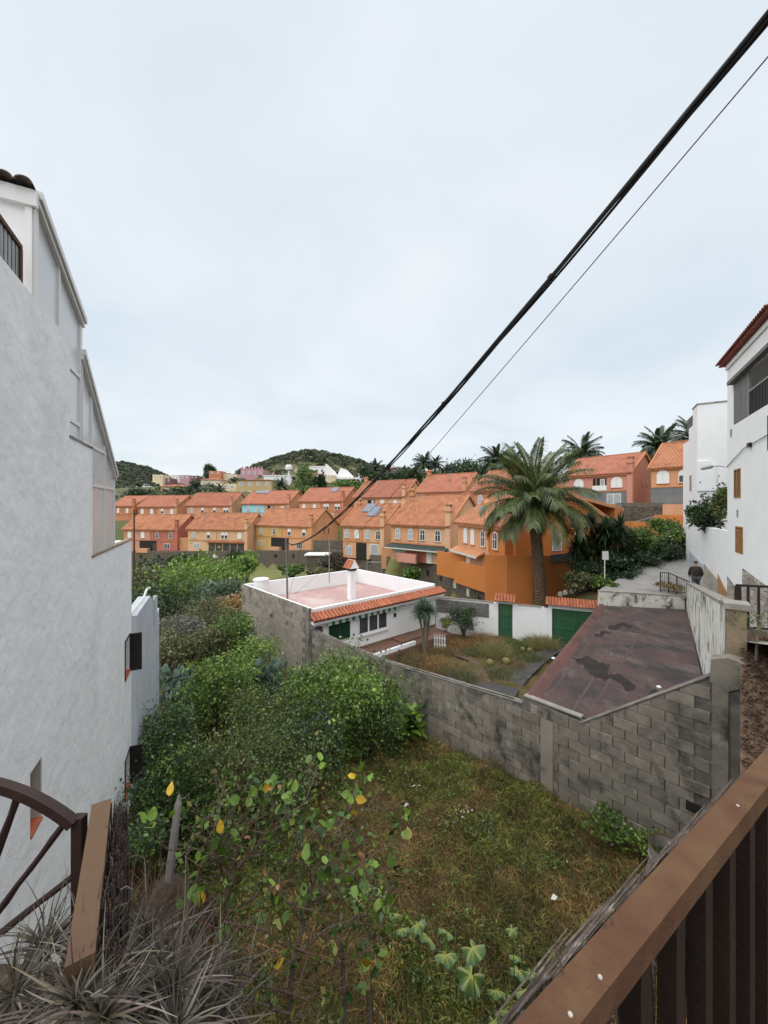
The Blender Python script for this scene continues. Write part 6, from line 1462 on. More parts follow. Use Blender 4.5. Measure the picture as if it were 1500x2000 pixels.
for s, i0 in ((1, 9), (-1, 13)):
    q = body[i0]; skin_mesh('shoe', [mpnt(q[0], q[1] - 0.03, 0.05 if s == 1 else 0.07), mpnt(q[0], q[1] + 0.09, 0.045), mpnt(q[0], q[1] + 0.17, 0.04)], [(0, 1), (1, 2)], [0.05, 0.048, 0.035], M['hair'], t)

# poles and cables
pw = W(262, 1180, 42)
t = thing('utility_pole', 'slender dark wooden pole beside the white house corner', 'pole', (pw.x, 42, gz(pw.x, 42)))
MB().tube([(pw.x, 42, gz(pw.x, 42) - 0.3), (pw.x, 42, Z(995, 42))], [0.12, 0.08], 8).build('pole', M['bark'], t)
MB().tube([(pw.x - 0.5, 42, Z(1003, 42)), (pw.x + 0.5, 42, Z(1003, 42))], 0.04, 6).build('cross_arm', M['bark'], t)
def catenary(p, q, sag, n=60, n0=0): 
    return [Vector(p).lerp(Vector(q), i / n) - UP * sag * 4 * (i / n) * (1 - i / n) for i in range(n0, n + 1)]
A0 = W(1575, -60, 2.0); LINE = [catenary(A0, MASTTOP, 0.70, 140, -28)]
t = thing('cable_bundle', 'thick twisted bundle of black cables crossing the sky', 'cable', (A0.x, A0.y, A0.z))
line = LINE[0]
for k in range(4):
    pts = []
    for i, p in enumerate(line):
        a = i * 0.11 + k * 1.57; rd_ = 0.024 + 0.014 * math.sin(i * 0.13 + k * 1.9)
        pts.append(p + Vector((math.cos(a) * rd_, 0, math.sin(a) * rd_)))
    MB().tube(pts, 0.0115 if k else 0.016, 6).build('strand', M['cable'], t)
for i in (40, 54, 69, 88, 113):
    MB().tube([line[i] + (line[i + 1] - line[i]) * -0.1, line[i] + (line[i + 1] - line[i]) * 0.15], 0.034, 8).build('cable_tie', M['cable'], t)
A1 = W(1560, 40, 2.4); B1 = Vector((mp.x + 0.5, mp.y + 0.9, -5.5))
tag(MB().tube(catenary(A1, W(575, 1160, 21.6), 0.33, 70, -14), 0.005, 5).build('thin_cable', M['cable']), 'single thin cable running below the black cable bundle', 'cable')
tag(MB().tube(catenary(line[143], W(565, 1158, 21.4), 0.12, 20), 0.008, 5).build('drop_cable', M['cable']), 'drop cable hanging from the bundle down to the bungalow roof', 'cable')
# ================================================================ garden of the bungalow
def gpos(px, py, z=-8.25):
    Y = -z * F / (py - HZ); return Vector((X(px, Y), Y, z))
p = gpos(829, 1278)
hd = [(p.x - 0.05, p.y, -5.95), (p.x + 0.28, p.y + 0.1, -5.85), (p.x - 0.32, p.y + 0.05, -5.9), (p.x + 0.05, p.y - 0.25, -5.75), (p.x, p.y + 0.2, -5.6)]
spiky('dragon tree with grey-green spiky crown in the garden', (p.x, p.y, -8.3), hd, 0.80, 260, [(0.10, 0.15, 0.105), (0.075, 0.115, 0.08), (0.13, 0.18, 0.125)], 8, 'dragon_tree', 'tree', 0.030, 0.085)
GP = [(905, 1208, 23.6, 0.95, 0.95, G_DARK, 'dark round oleander bush by the pebble panel', 2600, 0.13), (872, 1217, 23.4, 0.42, 0.38, [(0.24, 0.25, 0.06), (0.30, 0.30, 0.08), (0.16, 0.19, 0.05)], 'yellow-green plant left of the dark oleander', 900, 0.12)]
for i, (q, y, Y, rx, rz, cl, lab, n, s) in enumerate(GP): tree(lab, q, y, Y, rx, rz, cl, n, s, 150 + i, name='garden_bush', cat='bush', kper=22, asp=0.3)
def tuft(label, p, r, h, n, cols, seed, name='grass_clump', cat='grass clump', wd=0.02, spread=0.6):
    rng = np.random.default_rng(seed); n = int(n)
    base = np.array([p[0], p[1], p[2]]) + np.concatenate([rng.normal(size=(n, 2)) * r * 0.45, np.zeros((n, 1))], 1)
    d = rng.normal(size=(n, 3)) * spread; d[:, 2] = np.abs(d[:, 2]) * 0.4 + 0.8; d /= np.linalg.norm(d, axis=1)[:, None]
    l = h * rng.uniform(0.5, 1.15, (n, 1)); s = np.cross(d, rng.normal(size=(n, 3))); s /= np.linalg.norm(s, axis=1)[:, None]
    out = d * [1, 1, 0]; m = base + d * l * 0.55; e = base + d * l * 0.95 + out * l * 0.35 - np.array([0, 0, 1]) * l * 0.12
    w = wd * rng.uniform(0.6, 1.2, (n, 1))
    V = np.stack([base - s * w * .5, base + s * w * .5, m + s * w * .4, m - s * w * .4, m - s * w * .4, m + s * w * .4, e + s * w * .05, e - s * w * .05], 1).reshape(-1, 3)
    c = np.array(cols)[rng.integers(0, len(cols), n)] * rng.uniform(0.7, 1.3, (n, 1))
    return tag(np_obj(name, V, np.arange(n * 8).reshape(-1, 4), GRASS, org=p, cols=np.repeat(c, 8, 0)), label, cat)
TF = [(800, 1292, 0.8, 0.6, G_DRY + G_OLIVE, 'dry brown grass clump behind the block wall, left of the dragon tree'), (848, 1296, 0.9, 0.6, G_DRY, 'rust coloured grass clump in front of the dragon tree'), (880, 1310, 0.8, 0.55, G_OLIVE + G_DRY, 'olive grass clump left of the garden footpath'), (905, 1326, 0.7, 0.5, G_OLIVE, 'low green-brown grass clump by the rebar'),
      (900, 1258, 1.0, 0.6, G_DRY, 'wide orange-brown grass patch below the oleander'), (945, 1252, 1.0, 0.7, G_DRY, 'tall brown grass clump left of the green door'), (968, 1278, 0.9, 0.9, [(0.28, 0.25, 0.10), (0.22, 0.21, 0.08), (0.16, 0.17, 0.06)], 'straw-yellow tall grass clump in mid garden'), (1005, 1262, 0.8, 0.7, G_OLIVE + G_MID, 'green weeds clump in front of the green door'),
      (1060, 1262, 0.7, 1.1, [(0.30, 0.27, 0.11), (0.24, 0.23, 0.09)], 'tall straw plume grass beside the garage gate'), (1040, 1250, 0.7, 0.6, G_MID, 'green weeds left of the garage gate'), (1010, 1300, 0.9, 0.55, G_DRY + G_OLIVE, 'dry grass clump right of the barrel cacti'), (975, 1318, 0.9, 0.5, G_OLIVE, 'low olive grass right of the garden footpath'), (1040, 1290, 0.7, 0.4, G_OLIVE, 'thin grass clump by the yard edge'),
      (780, 1285, 0.5, 0.7, G_DARK + G_OLIVE, 'dark weeds climbing over the block wall top'), (866, 1275, 0.6, 0.4, G_OLIVE + G_DRY, 'short dry grass clump below the picket gate'), (925, 1275, 0.6, 0.4, G_OLIVE, 'short olive grass clump left of the straw clump')]
for i, (q, y, r_, h_, cl, lab) in enumerate(TF):
    p = gpos(q, y); p.z = gz(p.x, p.y) - 0.05
    tuft(lab, p, r_, h_, 1500, cl, 170 + i)
for i, (q, y, lab) in enumerate([(957, 1300, 'left golden barrel cactus in the garden'), (989, 1297, 'right golden barrel cactus in the garden'), (1035, 1273, 'small golden cactus near the garage gate'), (1021, 1271, 'small golden cactus amid weeds left of the other small one')]):
    p = gpos(q, y, -8.2); r_ = 0.19 if i < 2 else 0.13; b = MB(); N = 24; vs = []; fs = []
    for a in range(7):
        t_ = math.pi * a / 6 * 0.92 + 0.08
        for k in range(N):
            rr_ = r_ * math.sin(t_) * (1.06 if k % 2 else 0.92); u = 6.283 * k / N
            vs.append(p + Vector((math.cos(u) * rr_, math.sin(u) * rr_, r_ * 0.8 + math.cos(t_) * r_)))
    for a in range(6):
        for k in range(N): fs.append((a * N + k, a * N + (k + 1) % N, (a + 1) * N + (k + 1) % N, (a + 1) * N + k))
    b.add(vs, fs); tag(b.build('barrel_cactus', M['goldcactus'], org=p), lab, 'cactus')
# white picket gate
pg = W(858, 1264, 22.0); pf = Fr((pg.x - 0.33, pg.y, 0), (0.95, -0.3))
t = thing('picket_gate', 'small white picket gate leaning in the dry garden', 'gate', pg)
for k in range(5): 
    MB().prism([pf.p(0.03 + k * 0.145, 0, pg.z), pf.p(0.10 + k * 0.145, 0, pg.z), pf.p(0.10 + k * 0.145, 0, pg.z + 0.72), pf.p(0.065 + k * 0.145, 0, pg.z + 0.8), pf.p(0.03 + k * 0.145, 0, pg.z + 0.72)], pf.v * 0.025).build('picket', M['whiteclean'], t)
for z in (0.15, 0.52): MB().fbox(pf, 0, 0.72, -0.03, -0.002, pg.z + z, pg.z + z + 0.06).build('gate_rail', M['whiteclean'], t)

# ================================================================ the weedy lot
def lot_pts(n, rng, x0, x1, y0, y1):
    x = rng.uniform(x0, x1, n); y = rng.uniform(y0, y1, n)
    # keep the lot side of the block wall and right of the white house
    side = (x - 4.70) * BF.v.x + (y - 9.6) * BF.v.y
    lw = (x + 6.7) * LF.v.x + (y - 10) * LF.v.y
    k = (side > 0.03) & (lw > 0.05) & (y > 3.4 - 0.2 * x)
    return x[k], y[k]
def patch(x, y, s, ph): return 0.5 + 0.5 * np.sin(x * s + ph + 1.3 * np.sin(y * s * 0.8 + ph)) * np.cos(y * s * 1.1 - ph * 0.7 + 0.9 * np.sin(x * s * 1.2))
def ground_grass(name, label, n, seed, lh, wd, flat, green):
    rng = np.random.default_rng(seed)
    x, y = lot_pts(n, rng, -7, 7.2, 3.6, 19)
    pz = 0.6 * patch(x, y, 1.05, 0.6) + 0.4 * patch(x, y, 2.7, 2.1)
    keep = rng.random(len(x)) < (np.clip((pz - 0.34) * 4, 0.12, 1) if green else np.clip((0.70 - pz) * 3.0, 0.10, 1))
    x, y, pz = x[keep], y[keep], pz[keep]; n = len(x)
    z = hgt(x, y) + 0.30 * patch(x, y, 3.6, 1.0) ** 2 * rng.random(n)
    B = np.stack([x, y, z], 1)
    d = rng.normal(size=(n, 3)); d[:, 2] = np.abs(d[:, 2]) * flat + 0.15; d /= np.linalg.norm(d, axis=1)[:, None]
    l = lh * rng.uniform(0.4, 1.3, (n, 1)); s = np.cross(d, rng.normal(size=(n, 3))); s /= np.linalg.norm(s, axis=1)[:, None]
    w = wd * rng.uniform(0.5, 1.4, (n, 1)); m = B + d * l * 0.6; e = B + d * l - np.array([0, 0, 0.25]) * l
    V = np.stack([B - s * w * .5, B + s * w * .5, m + s * w * .5, m - s * w * .5], 1)
    V2 = np.stack([m - s * w * .5, m + s * w * .5, e + s * w * .1, e - s * w * .1], 1)
    dry = np.array([(0.46, 0.285, 0.105), (0.36, 0.215, 0.08), (0.27, 0.175, 0.065), (0.24, 0.20, 0.065), (0.13, 0.09, 0.04)]); grn = np.array([(0.18, 0.21, 0.04), (0.125, 0.17, 0.032), (0.23, 0.25, 0.052), (0.27, 0.245, 0.065), (0.07, 0.11, 0.026)])
    c = (grn if green else dry)[rng.integers(0, 5, n)] * rng.uniform(0.6, 1.4, (n, 1)) * (0.5 + 1.0 * patch(x, y, 6.5, 0.3) * patch(x, y, 2.2, 1.7) ** 0.5)[:, None]
    V = np.concatenate([V.reshape(-1, 3), V2.reshape(-1, 3)]); K = np.repeat(c, 4, 0)
    tag(np_obj(name, V, np.arange(len(V)).reshape(-1, 4), GRASS, org=(0, 8, -7.6), cols=np.concatenate([K, K])), label, 'grass', kind='stuff')
ground_grass('dry_grass', 'matted brown dry grass covering the lot', 210000, 31, 0.24, 0.008, 0.7, False)
ground_grass('green_weeds', 'green ground weeds growing through the dry grass', 260000, 32, 0.14, 0.017, 1.0, True)

LB = [(668, 1335, 13.4, 2.35, 1.25, G_BRIGHT + G_MID, 'large bright leafy bush leaning on the block wall', 15000, 0.10), (430, 1325, 14.4, 1.45, 1.15, G_BRIGHT + G_MID, 'bright leafy bush between the two prickly pears', 9000, 0.10), (325, 1420, 11.6, 0.85, 1.25, G_BLUE + G_MID, 'blue-green shrub pressed against the grey annex', 7000, 0.075),
      (470, 1475, 10.0, 1.75, 0.85, G_MID + G_OLIVE, 'dark leafy thicket in the middle of the lot', 11000, 0.07), (330, 1535, 8.8, 1.0, 0.95, G_DARK + G_MID, 'dark green thicket by the white house corner', 8500, 0.065), (600, 1430, 11.0, 1.25, 0.80, G_MID + G_BLUE, 'leafy shrub below the large bright bush', 5200, 0.075),
      (735, 1405, 12.0, 0.85, 0.75, G_DARK + G_MID, 'dark shrub at the foot of the block wall', 3400, 0.08), (560, 1520, 9.2, 0.95, 0.40, G_OLIVE + G_MID, 'low olive weeds at the edge of the thicket', 2600, 0.06), (280, 1640, 5.6, 0.34, 0.34, G_MID + G_BLUE, 'small round leafed bush beside the brushwood panel', 1300, 0.05),
      (500, 1265, 17.0, 1.2, 0.75, G_BRIGHT, 'bright yellow-green shrub beside the bungalow block wall', 3000, 0.09), (505, 1385, 12.6, 1.15, 0.75, G_MID + G_OLIVE, 'mid-green shrub in front of the right prickly pear', 5200, 0.075), (1190, 1615, 8.4, 0.55, 0.22, G_MID, 'green weeds along the block wall foot near the drum', 900, 0.07), (1262, 1640, 7.9, 0.40, 0.22, G_MID + G_BRIGHT, 'small green weed tuft touching the drum', 700, 0.06)]
for i, (q, y, Y, rx, rz, cl, lab, n, s) in enumerate(LB):
    tree(lab, q, y, Y, rx, rz, cl, n, s, 200 + i, name='lot_bush', cat='bush', kper=44, lobes=7, clump=0.19, bark='twig', fill=0.3, asp=0.6, skirt=7 if Y > 6 and rz > 0.5 else 0, shell=(0.5, 1.28))
# low mixed weeds all over the lot, too many to tell apart
rng = np.random.default_rng(61); x, y = lot_pts(420, rng, -4.5, 6.4, 4.4, 14); pz = patch(x, y, 1.05, 0.6); k = rng.random(len(x)) < 0.35 + 0.5 * pz; x, y = x[k], y[k]; zz_ = hgt(x, y)
bl = [(x[i], y[i], zz_[i] + 0.12, r_, r_, r_ * 0.8) for i, r_ in enumerate(rng.uniform(0.10, 0.34, len(x)))]
o = foliage('low_weeds', None, bl, 16000, 0.055, G_MID + G_BRIGHT + G_OLIVE + [(0.16, 0.17, 0.05)], 62, 0.45, 0.34, 0.5, kper=6)
tag(o, 'low leafy weeds scattered through the grass of the lot', 'weeds', kind='stuff')
# broad-leaved plant by the wall
p = BF.p(-5.0, 0.55, 0); p.z = gz(p.x, p.y)
t = thing('broadleaf_plant', 'dark broad-leaved plant standing against the block wall', 'plant', p)
def leaf_mesh(name, w, l, mat, n=8, fold=0.12, lobed=0):
    """a leaf along +Y, base at origin"""
    b = MB(); vs = [(0, 0, 0)]; 
    for k in range(1, n):
        t_ = k / n; ww = w * 0.5 * math.sin(math.pi * t_ ** 0.8) ** 0.75
        if lobed: ww *= 1 + 0.22 * math.sin(t_ * lobed)
        vs += [(-ww, l * t_, fold * w), (0, l * t_, 0), (ww, l * t_, fold * w)]
    vs.append((0, l, -0.05 * l)); L_ = len(vs) - 1
    fs = [(0, 2, 1), (0, 3, 2)]
    for k in range(n - 2):
        o = 1 + k * 3; fs += [(o, o + 1, o + 4, o + 3), (o + 1, o + 2, o + 5, o + 4)]
    o = 1 + (n - 2) * 3; fs += [(o, o + 1, L_), (o + 1, o + 2, L_)]
    b.add(vs, fs); return b.mesh(name, mat, smooth=True)
def leafpm(name, c1, c2): 
    m = pm(name, c1, c2, 60, 0.42, 0.15, 120, spec=0.45, rnd=0.3); return m
M['leaf_dark'] = leafpm('broad_leaf', (0.042, 0.10, 0.020), (0.03, 0.072, 0.016)); M['leaf_lime'] = leafpm('lime_leaf', (0.17, 0.28, 0.032), (0.12, 0.21, 0.026))
M['leaf_green'] = leafpm('round_leaf', (0.105, 0.205, 0.024), (0.070, 0.145, 0.018)); M['leaf_deep'] = leafpm('round_leaf_deep', (0.036, 0.085, 0.016), (0.026, 0.062, 0.013))
M['leaf_yellow'] = leafpm('yellow_leaf', (0.60, 0.40, 0.03), (0.55, 0.33, 0.03)); M['leaf_pale'] = leafpm('pale_leaf', (0.52, 0.50, 0.17), (0.42, 0.44, 0.14)); M['leaf_brown'] = leafpm('dead_leaf', (0.40, 0.20, 0.10), (0.30, 0.15, 0.08))
bl = [leaf_mesh('leaf', 0.26, 0.55, M['leaf_dark']), leaf_mesh('leaf', 0.22, 0.48, M['leaf_lime'])]
rs = random.Random(5)
for k in range(34):
    h = rs.uniform(0.2, 1.05); piece('leaf', bl[rs.random() < 0.35], t, p + Vector((rs.uniform(-.3, .3), rs.uniform(-.3, .2), h)), rot=(rs.uniform(-0.5, 0.7), rs.uniform(-.3, .3), rs.uniform(0, 6.28)))
MB().tube([p, p + UP * 1.0], [0.04, 0.02], 6).build('stem', M['leaf_dark'], t)
# prickly pears
def pad_mesh(seed):
    b = MB(); N = 12; vs = []; fs = []; r_ = random.Random(seed)
    for a in range(1, 7):
        t_ = a / 7; w = 0.085 + 0.5 * 0.2 * 0; w = 0.15 * math.sin(math.pi * t_ ** 0.75) ** 0.6
        for k in range(N):
            u = 6.283 * k / N; vs.append((math.cos(u) * w, math.sin(u) * 0.028 * (math.sin(math.pi * t_) ** .4), 0.40 * t_))
    vs += [(0, 0, 0.02), (0, 0, 0.40)]
    for a in range(5):
        for k in range(N): fs.append((a * N + k, a * N + (k + 1) % N, (a + 1) * N + (k + 1) % N, (a + 1) * N + k))
    n0 = len(vs) - 2
    for k in range(N): fs += [(n0, (k + 1) % N, k), (n0 + 1, 5 * N + k, 5 * N + (k + 1) % N)]
    b.add(vs, fs); return b.mesh('pad', M['cactus'], smooth=True)
PAD = pad_mesh(1)
def opuntia(label, c, w, h, n, seed):
    r_ = random.Random(seed); zb = gz(c.x, c.y); t = thing('prickly_pear', label, 'cactus', (c.x, c.y, zb))
    for k in range(n):
        u = (k + 0.5) / n; a = r_.uniform(0, 6.28); q = Vector((c.x + math.cos(a) * w * math.sqrt(r_.random()), c.y + math.sin(a) * w * 0.7 * math.sqrt(r_.random()), zb + 0.1 + (c.z + h - zb) * u * r_.uniform(0.75, 1)))
        piece('pad', PAD, t, q, rot=(r_.uniform(-.5, .5), r_.uniform(-.6, .6), r_.uniform(0, 6.28)), scale=r_.uniform(0.85, 1.25))
    stems('stem', t, (c.x, c.y, zb - 0.1), [(c.x + math.cos(k) * w * .6, c.y + math.sin(k) * w * .5, c.z) for k in range(5)], 0.09, M['cactus'], seed)
opuntia('grey-green prickly pear beside the annex corner', W(345, 1318, 15.8), 0.85, 0.30, 70, 1)
opuntia('grey-green prickly pear against the bungalow block wall', W(525, 1315, 15.8), 0.85, 0.35, 80, 2)
# drum
dp = W(1303, 1640, 7.4); dz = gz(dp.x, dp.y)
t = thing('metal_drum', 'open rusty pale metal drum standing at the block wall foot', 'drum', (dp.x, dp.y, dz))
zt_ = Z(1655, 7.4); b = MB(); N = 28; vs = []; fs = []
prof = [(0.30, dz - 0.1), (0.30, dz + 0.28), (0.315, dz + 0.30), (0.30, dz + 0.32), (0.30, zt_ - 0.25), (0.315, zt_ - 0.23), (0.30, zt_ - 0.21), (0.305, zt_), (0.285, zt_), (0.28, zt_ - 0.45), (0.0, zt_ - 0.45)]
for (r_, z) in prof:
    for k in range(N): u = 6.283 * k / N; vs.append((dp.x + math.cos(u) * r_, dp.y + math.sin(u) * r_, z))
for a in range(len(prof) - 1):
    for k in range(N): fs.append((a * N + k, a * N + (k + 1) % N, (a + 1) * N + (k + 1) % N, (a + 1) * N + k))
b.add(vs, fs); b.build('barrel_body', M['drum'], t)
MB().tube([(dp.x + math.cos(k * 6.283 / 28) * 0.30, dp.y + math.sin(k * 6.283 / 28) * 0.30, zt_) for k in range(29)], 0.014, 6).build('rim', M['rust'], t)
# litter scraps and little white flowers
rs = random.Random(12)
for i, (q, y, lab) in enumerate([(793, 1565, 'small white scrap in the dry grass at mid lot'), (1082, 1780, 'torn pale scrap of paper in the grass near the railing'), (1172, 1806, 'tiny white scrap in the grass close to the railing mat')]):
    Y = 7.5 * F / (y - HZ); p = Vector((X(q, Y), Y, gz(X(q, Y), Y) + 0.14)); b = MB(); s = 0.06
    b.prism([p + Vector((-s, 0, 0)), p + Vector((0, -s * .7, 0.02)), p + Vector((s * 1.2, 0.01, 0.03)), p + Vector((0.2 * s, s, 0.04))], (0, 0, 0.004)); tag(b.build('litter_scrap', M['awning_w'], org=p), lab, 'litter')
V = []; 
for (q, y, n) in ((905, 1590, 16), (815, 1538, 10), (955, 1620, 5)):
    Y = 7.45 * F / (y - HZ)
    for k in range(n): V.append((X(q, Y) + rs.gauss(0, .12), Y + rs.gauss(0, .16), 0))
V = np.array(V); V[:, 2] = hgt(V[:, 0], V[:, 1]) + 0.2
rng = np.random.default_rng(3); a, b_ = rot_axes(len(V), rng, 1.0); a[:, 2] *= 0.2
vv, ff = leaf_quads(V, np.full(len(V), 0.05), a, b_, 1.0)
tag(np_obj('white_flowers', vv, ff, GRASS, cols=np.full((len(vv), 3), 0.7)), 'scattered tiny white flowers in the dry grass', 'flowers', kind='stuff')

# ================================================================ earth banks
def mound(name, c, rx, ry, h, seed, mat, zb, n=44, pw=2.0, rough=0.12):
    rng = np.random.default_rng(seed); ph = rng.uniform(0, 6.28, 8)
    u = np.linspace(-1.25, 1.25, n); U, Vv = np.meshgrid(u, u); r2 = np.abs(U) ** pw + np.abs(Vv) ** pw
    x = c[0] + U * rx; y = c[1] + Vv * ry
    z = zb + (c[2] - zb) * np.clip(1 - r2 ** 1.2 * 0.55, 0, 1) + rough * (np.sin(x * 9 + ph[0]) * np.cos(y * 8 + ph[1]) + 0.6 * np.sin(x * 19 + y * 13 + ph[2]) + 0.4 * np.cos(x * 31 - y * 27 + ph[3]))
    V = np.stack([x.ravel(), y.ravel(), z.ravel()], 1); ii = (np.arange(n - 1)[:, None] * n + np.arange(n - 1)[None]).ravel()
    return np_obj(name, V, np.stack([ii, ii + 1, ii + n + 1, ii + n], 1), mat, org=(c[0], c[1], zb), smooth=True)
tag(mound('earth_bank', (-1.02, 1.78, -1.82), 0.40, 0.62, 0, 3, M['rock'], -8.0, pw=2.4, rough=0.05), kind='structure')
def slope_z(x, y): return -3.95 + (y - 3.0) * 0.215 + 0.05 * np.sin(x * 6 + y * 4) * np.cos(y * 7) + 0.03 * np.sin(x * 15 - y * 9)
n = 40; vv_, uu_ = np.meshgrid(np.linspace(0, 1, n), np.linspace(0, 1, n)); yy_ = 2.6 + vv_ * 5.75; kx = np.where(yy_ > 7.0, 0.945 + 0.0 * yy_, 0.945); xx_ = kx * yy_ + uu_ * 2.6
V = np.stack([xx_.ravel(), yy_.ravel(), slope_z(xx_, yy_).ravel()], 1); ii = (np.arange(n - 1)[:, None] * n + np.arange(n - 1)[None]).ravel()
tag(np_obj('earth_slope', V, np.stack([ii, ii + 1, ii + n + 1, ii + n], 1), M['earth'], org=(0, 0, 0), smooth=True), kind='structure')
rng = np.random.default_rng(8); n = 9000
y = rng.uniform(3.2, 8.2, n); x = y * 0.95 + rng.uniform(0, 2.4, n); P = np.stack([x, y, slope_z(x, y) + 0.02], 1)
a, b_ = rot_axes(len(P), rng, 0.0); a[:, 2] *= 0.3; vv, ff = leaf_quads(P, rng.uniform(0.03, 0.10, len(P)), a, b_, 0.5)
cc = np.array([(0.13, 0.07, 0.04), (0.09, 0.045, 0.03), (0.20, 0.13, 0.085), (0.055, 0.032, 0.024)])[rng.integers(0, 4, len(P))]
tag(np_obj('leaf_litter', vv, ff, GRASS, cols=np.repeat(cc, 4, 0)), 'reddish dry leaf litter on the earth slope right of the block wall', 'leaf litter', kind='stuff')

# brown street railing above the earth slope
t = thing('street_railing', 'dark brown street railing above the earth slope at the right edge', 'railing', W(1440, 1225, 8.5))
q0 = Vector((X(1441, 8.5), 8.5, 0)); q1 = Vector((X(1640, 8.0), 8.0, 0)); sf_ = Fr((q0.x, q0.y), (q1.x - q0.x, q1.y - q0.y)); LL = (q1 - q0).length
zt_ = Z(1141, 8.5)
MB().fbox(sf_, -0.03, LL, -0.03, 0.03, zt_ - 0.045, zt_).build('top_rail', M['railside'], t)
MB().fbox(sf_, -0.04, 0.05, -0.045, 0.045, zt_ - 1.35, zt_ - 0.046).build('post', M['railside'], t)
MB().fbox(sf_, 0.05, LL, -0.02, 0.02, zt_ - 0.98, zt_ - 0.94).build('bottom_rail', M['railside'], t)
for k in range(1, 13): MB().fbox(sf_, k * 0.19 - 0.02, k * 0.19 + 0.02, -0.015, 0.015, zt_ - 0.94, zt_ - 0.046).build('baluster', M['railside'], t)
tag(MB().fbox(sf_, 0.1, LL, -0.3, 0.02, zt_ - 2.3, zt_ - 1.02).build('street_kerb', M['concrete']), kind='structure')
# bare white-stemmed sapling there
sp0 = W(1476, 1292, 7.4)
t = thing('bare_sapling', 'pale bare sapling in front of the brown street railing', 'sapling', sp0)
b = MB(); b.tube([sp0 + UP * -0.3, sp0 + Vector((0.03, 0, 0.5)), sp0 + Vector((0.05, 0, 0.8))], [0.028, 0.022, 0.016], 7)
rs = random.Random(4)
for k in range(16):
    s = sp0 + Vector((0.04, 0, 0.5 + 0.02 * k)); e = s + Vector((rs.uniform(-.35, .3), rs.uniform(-.25, .25), rs.uniform(0.0, .4))); b.tube([s, s.lerp(e, .5) + UP * 0.05, e], [0.008, 0.006, 0.003], 5)
b.build('branches', M['barkpale'], t)
foliage('leaves', t, [(sp0.x, sp0.y, sp0.z + 0.75, .3, .3, .3)], 120, 0.07, G_OLIVE + G_MID, 5, 0.3)

# ================================================================ near railings
h = 0.62
RR = Fr((0.26 * h, 0.736 * h), (0.85, 0.53))      # far edge of the right handrail; b>0 is towards us
ww = 0.043
t = thing('handrail', 'brown painted flat-topped railing crossing the bottom right corner', 'railing', RR.p(0.6, 0, -1.62))
MB().fbox(RR, -0.75, 3.2, 0.0, ww, -h - 0.042, -h).build('top_rail', M['railpaint'], t)
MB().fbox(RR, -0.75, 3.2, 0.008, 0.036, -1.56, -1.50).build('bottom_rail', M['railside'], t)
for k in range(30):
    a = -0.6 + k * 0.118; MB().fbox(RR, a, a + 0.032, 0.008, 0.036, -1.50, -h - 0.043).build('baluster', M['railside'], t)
def onrail(px, py): Y = h * F / (py - HZ); return Vector((X(px, Y), Y, -h))
for (q, y) in ((1441, 1574), (1172, 1909), (1114, 1982)):
    p = onrail(q, y); MB().tube([p, p + UP * 0.0015, p + UP * 0.0025], [0.0030, 0.0028, 0.0016], 10).build('bolt_cap', M['nail'], t)
# dry palm-rib mat hanging outside it
t = thing('cane_mat', 'frayed dry cane screen fixed outside the right railing', 'screen', RR.p(0.6, -0.03, -1.6))
rs = random.Random(15); cm = []
for s in range(6):
    b = MB(); pts = [(rs.uniform(-.004, .004), rs.uniform(-.003, .003), -0.95 + 0.19 * k) for k in range(6)]; b.tube(pts, [0.004, 0.0045, 0.004, 0.0042, 0.0035, 0.002], 5); cm.append(b.mesh('cane', M['cane']))
for k in range(230):
    a = -0.45 + k * 0.011 + rs.uniform(-.004, .004)
    piece('cane', cm[k % 6], t, RR.p(a, -0.004 - rs.random() * 0.006, -h - rs.uniform(0.03, 0.08)), rot=(rs.uniform(-.03, .03), rs.uniform(-.05, .05), rs.uniform(0, 6)))
for k in range(150):
    a = rs.uniform(-0.05, 0.66) ; p = RR.p(a, -0.002 - rs.random() * 0.016 * max(0.1, 1 - a * 1.3), -h + rs.uniform(-0.02, -0.001)); q = p + RR.u * rs.uniform(0.05, 0.18) + UP * rs.uniform(-.006, .008) - RR.v * rs.uniform(-.003, .008)
    MB().tube([p, p.lerp(q, .5) + UP * rs.uniform(-.003, .004), q], [0.0012, 0.0014, 0.0005], 4).build('fibre', M['cane'], t)
for (q, y, dx_, dz_) in ((1112, 1895, -0.02, 0.045), (1200, 1800, -0.004, 0.012), (1196, 1806, -0.012, 0.010)):
    p = onrail(q, y + 6); MB().tube([p - UP * 0.03, p + Vector((dx_, 0, dz_))], [0.0022, 0.0008], 5).build('fibre', M['cane'], t)
# left handrail
LR = Fr((-0.4185, 0.55), (-0.54, 0.84))           # outer (right) edge; b>0 is outwards (lot side)
t = thing('handrail', 'tan brown flat handrail ending beside the white wall at lower left', 'railing', LR.p(0, 0, -0.95))
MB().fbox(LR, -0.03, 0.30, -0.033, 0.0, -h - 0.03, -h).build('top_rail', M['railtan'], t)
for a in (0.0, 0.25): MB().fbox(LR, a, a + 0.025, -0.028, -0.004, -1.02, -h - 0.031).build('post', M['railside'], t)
t = thing('brushwood_panel', 'dark brushwood screen tied to the left handrail', 'screen', LR.p(0.0, 0.02, -1.6))
hm = []
for s in range(6):
    b = MB()
    for j in range(3):
        o = Vector((rs.uniform(-.006, .006), rs.uniform(-.006, .006), 0)); b.tube([o + UP * -1.0, o + Vector((rs.uniform(-.006, .006), rs.uniform(-.006, .006), -.5)), o + Vector((rs.uniform(-.008, .008), rs.uniform(-.008, .008), rs.uniform(-.03, .0)))], [0.0025, 0.0025, 0.001], 4)
    hm.append(b.mesh('twig', M['heather']))
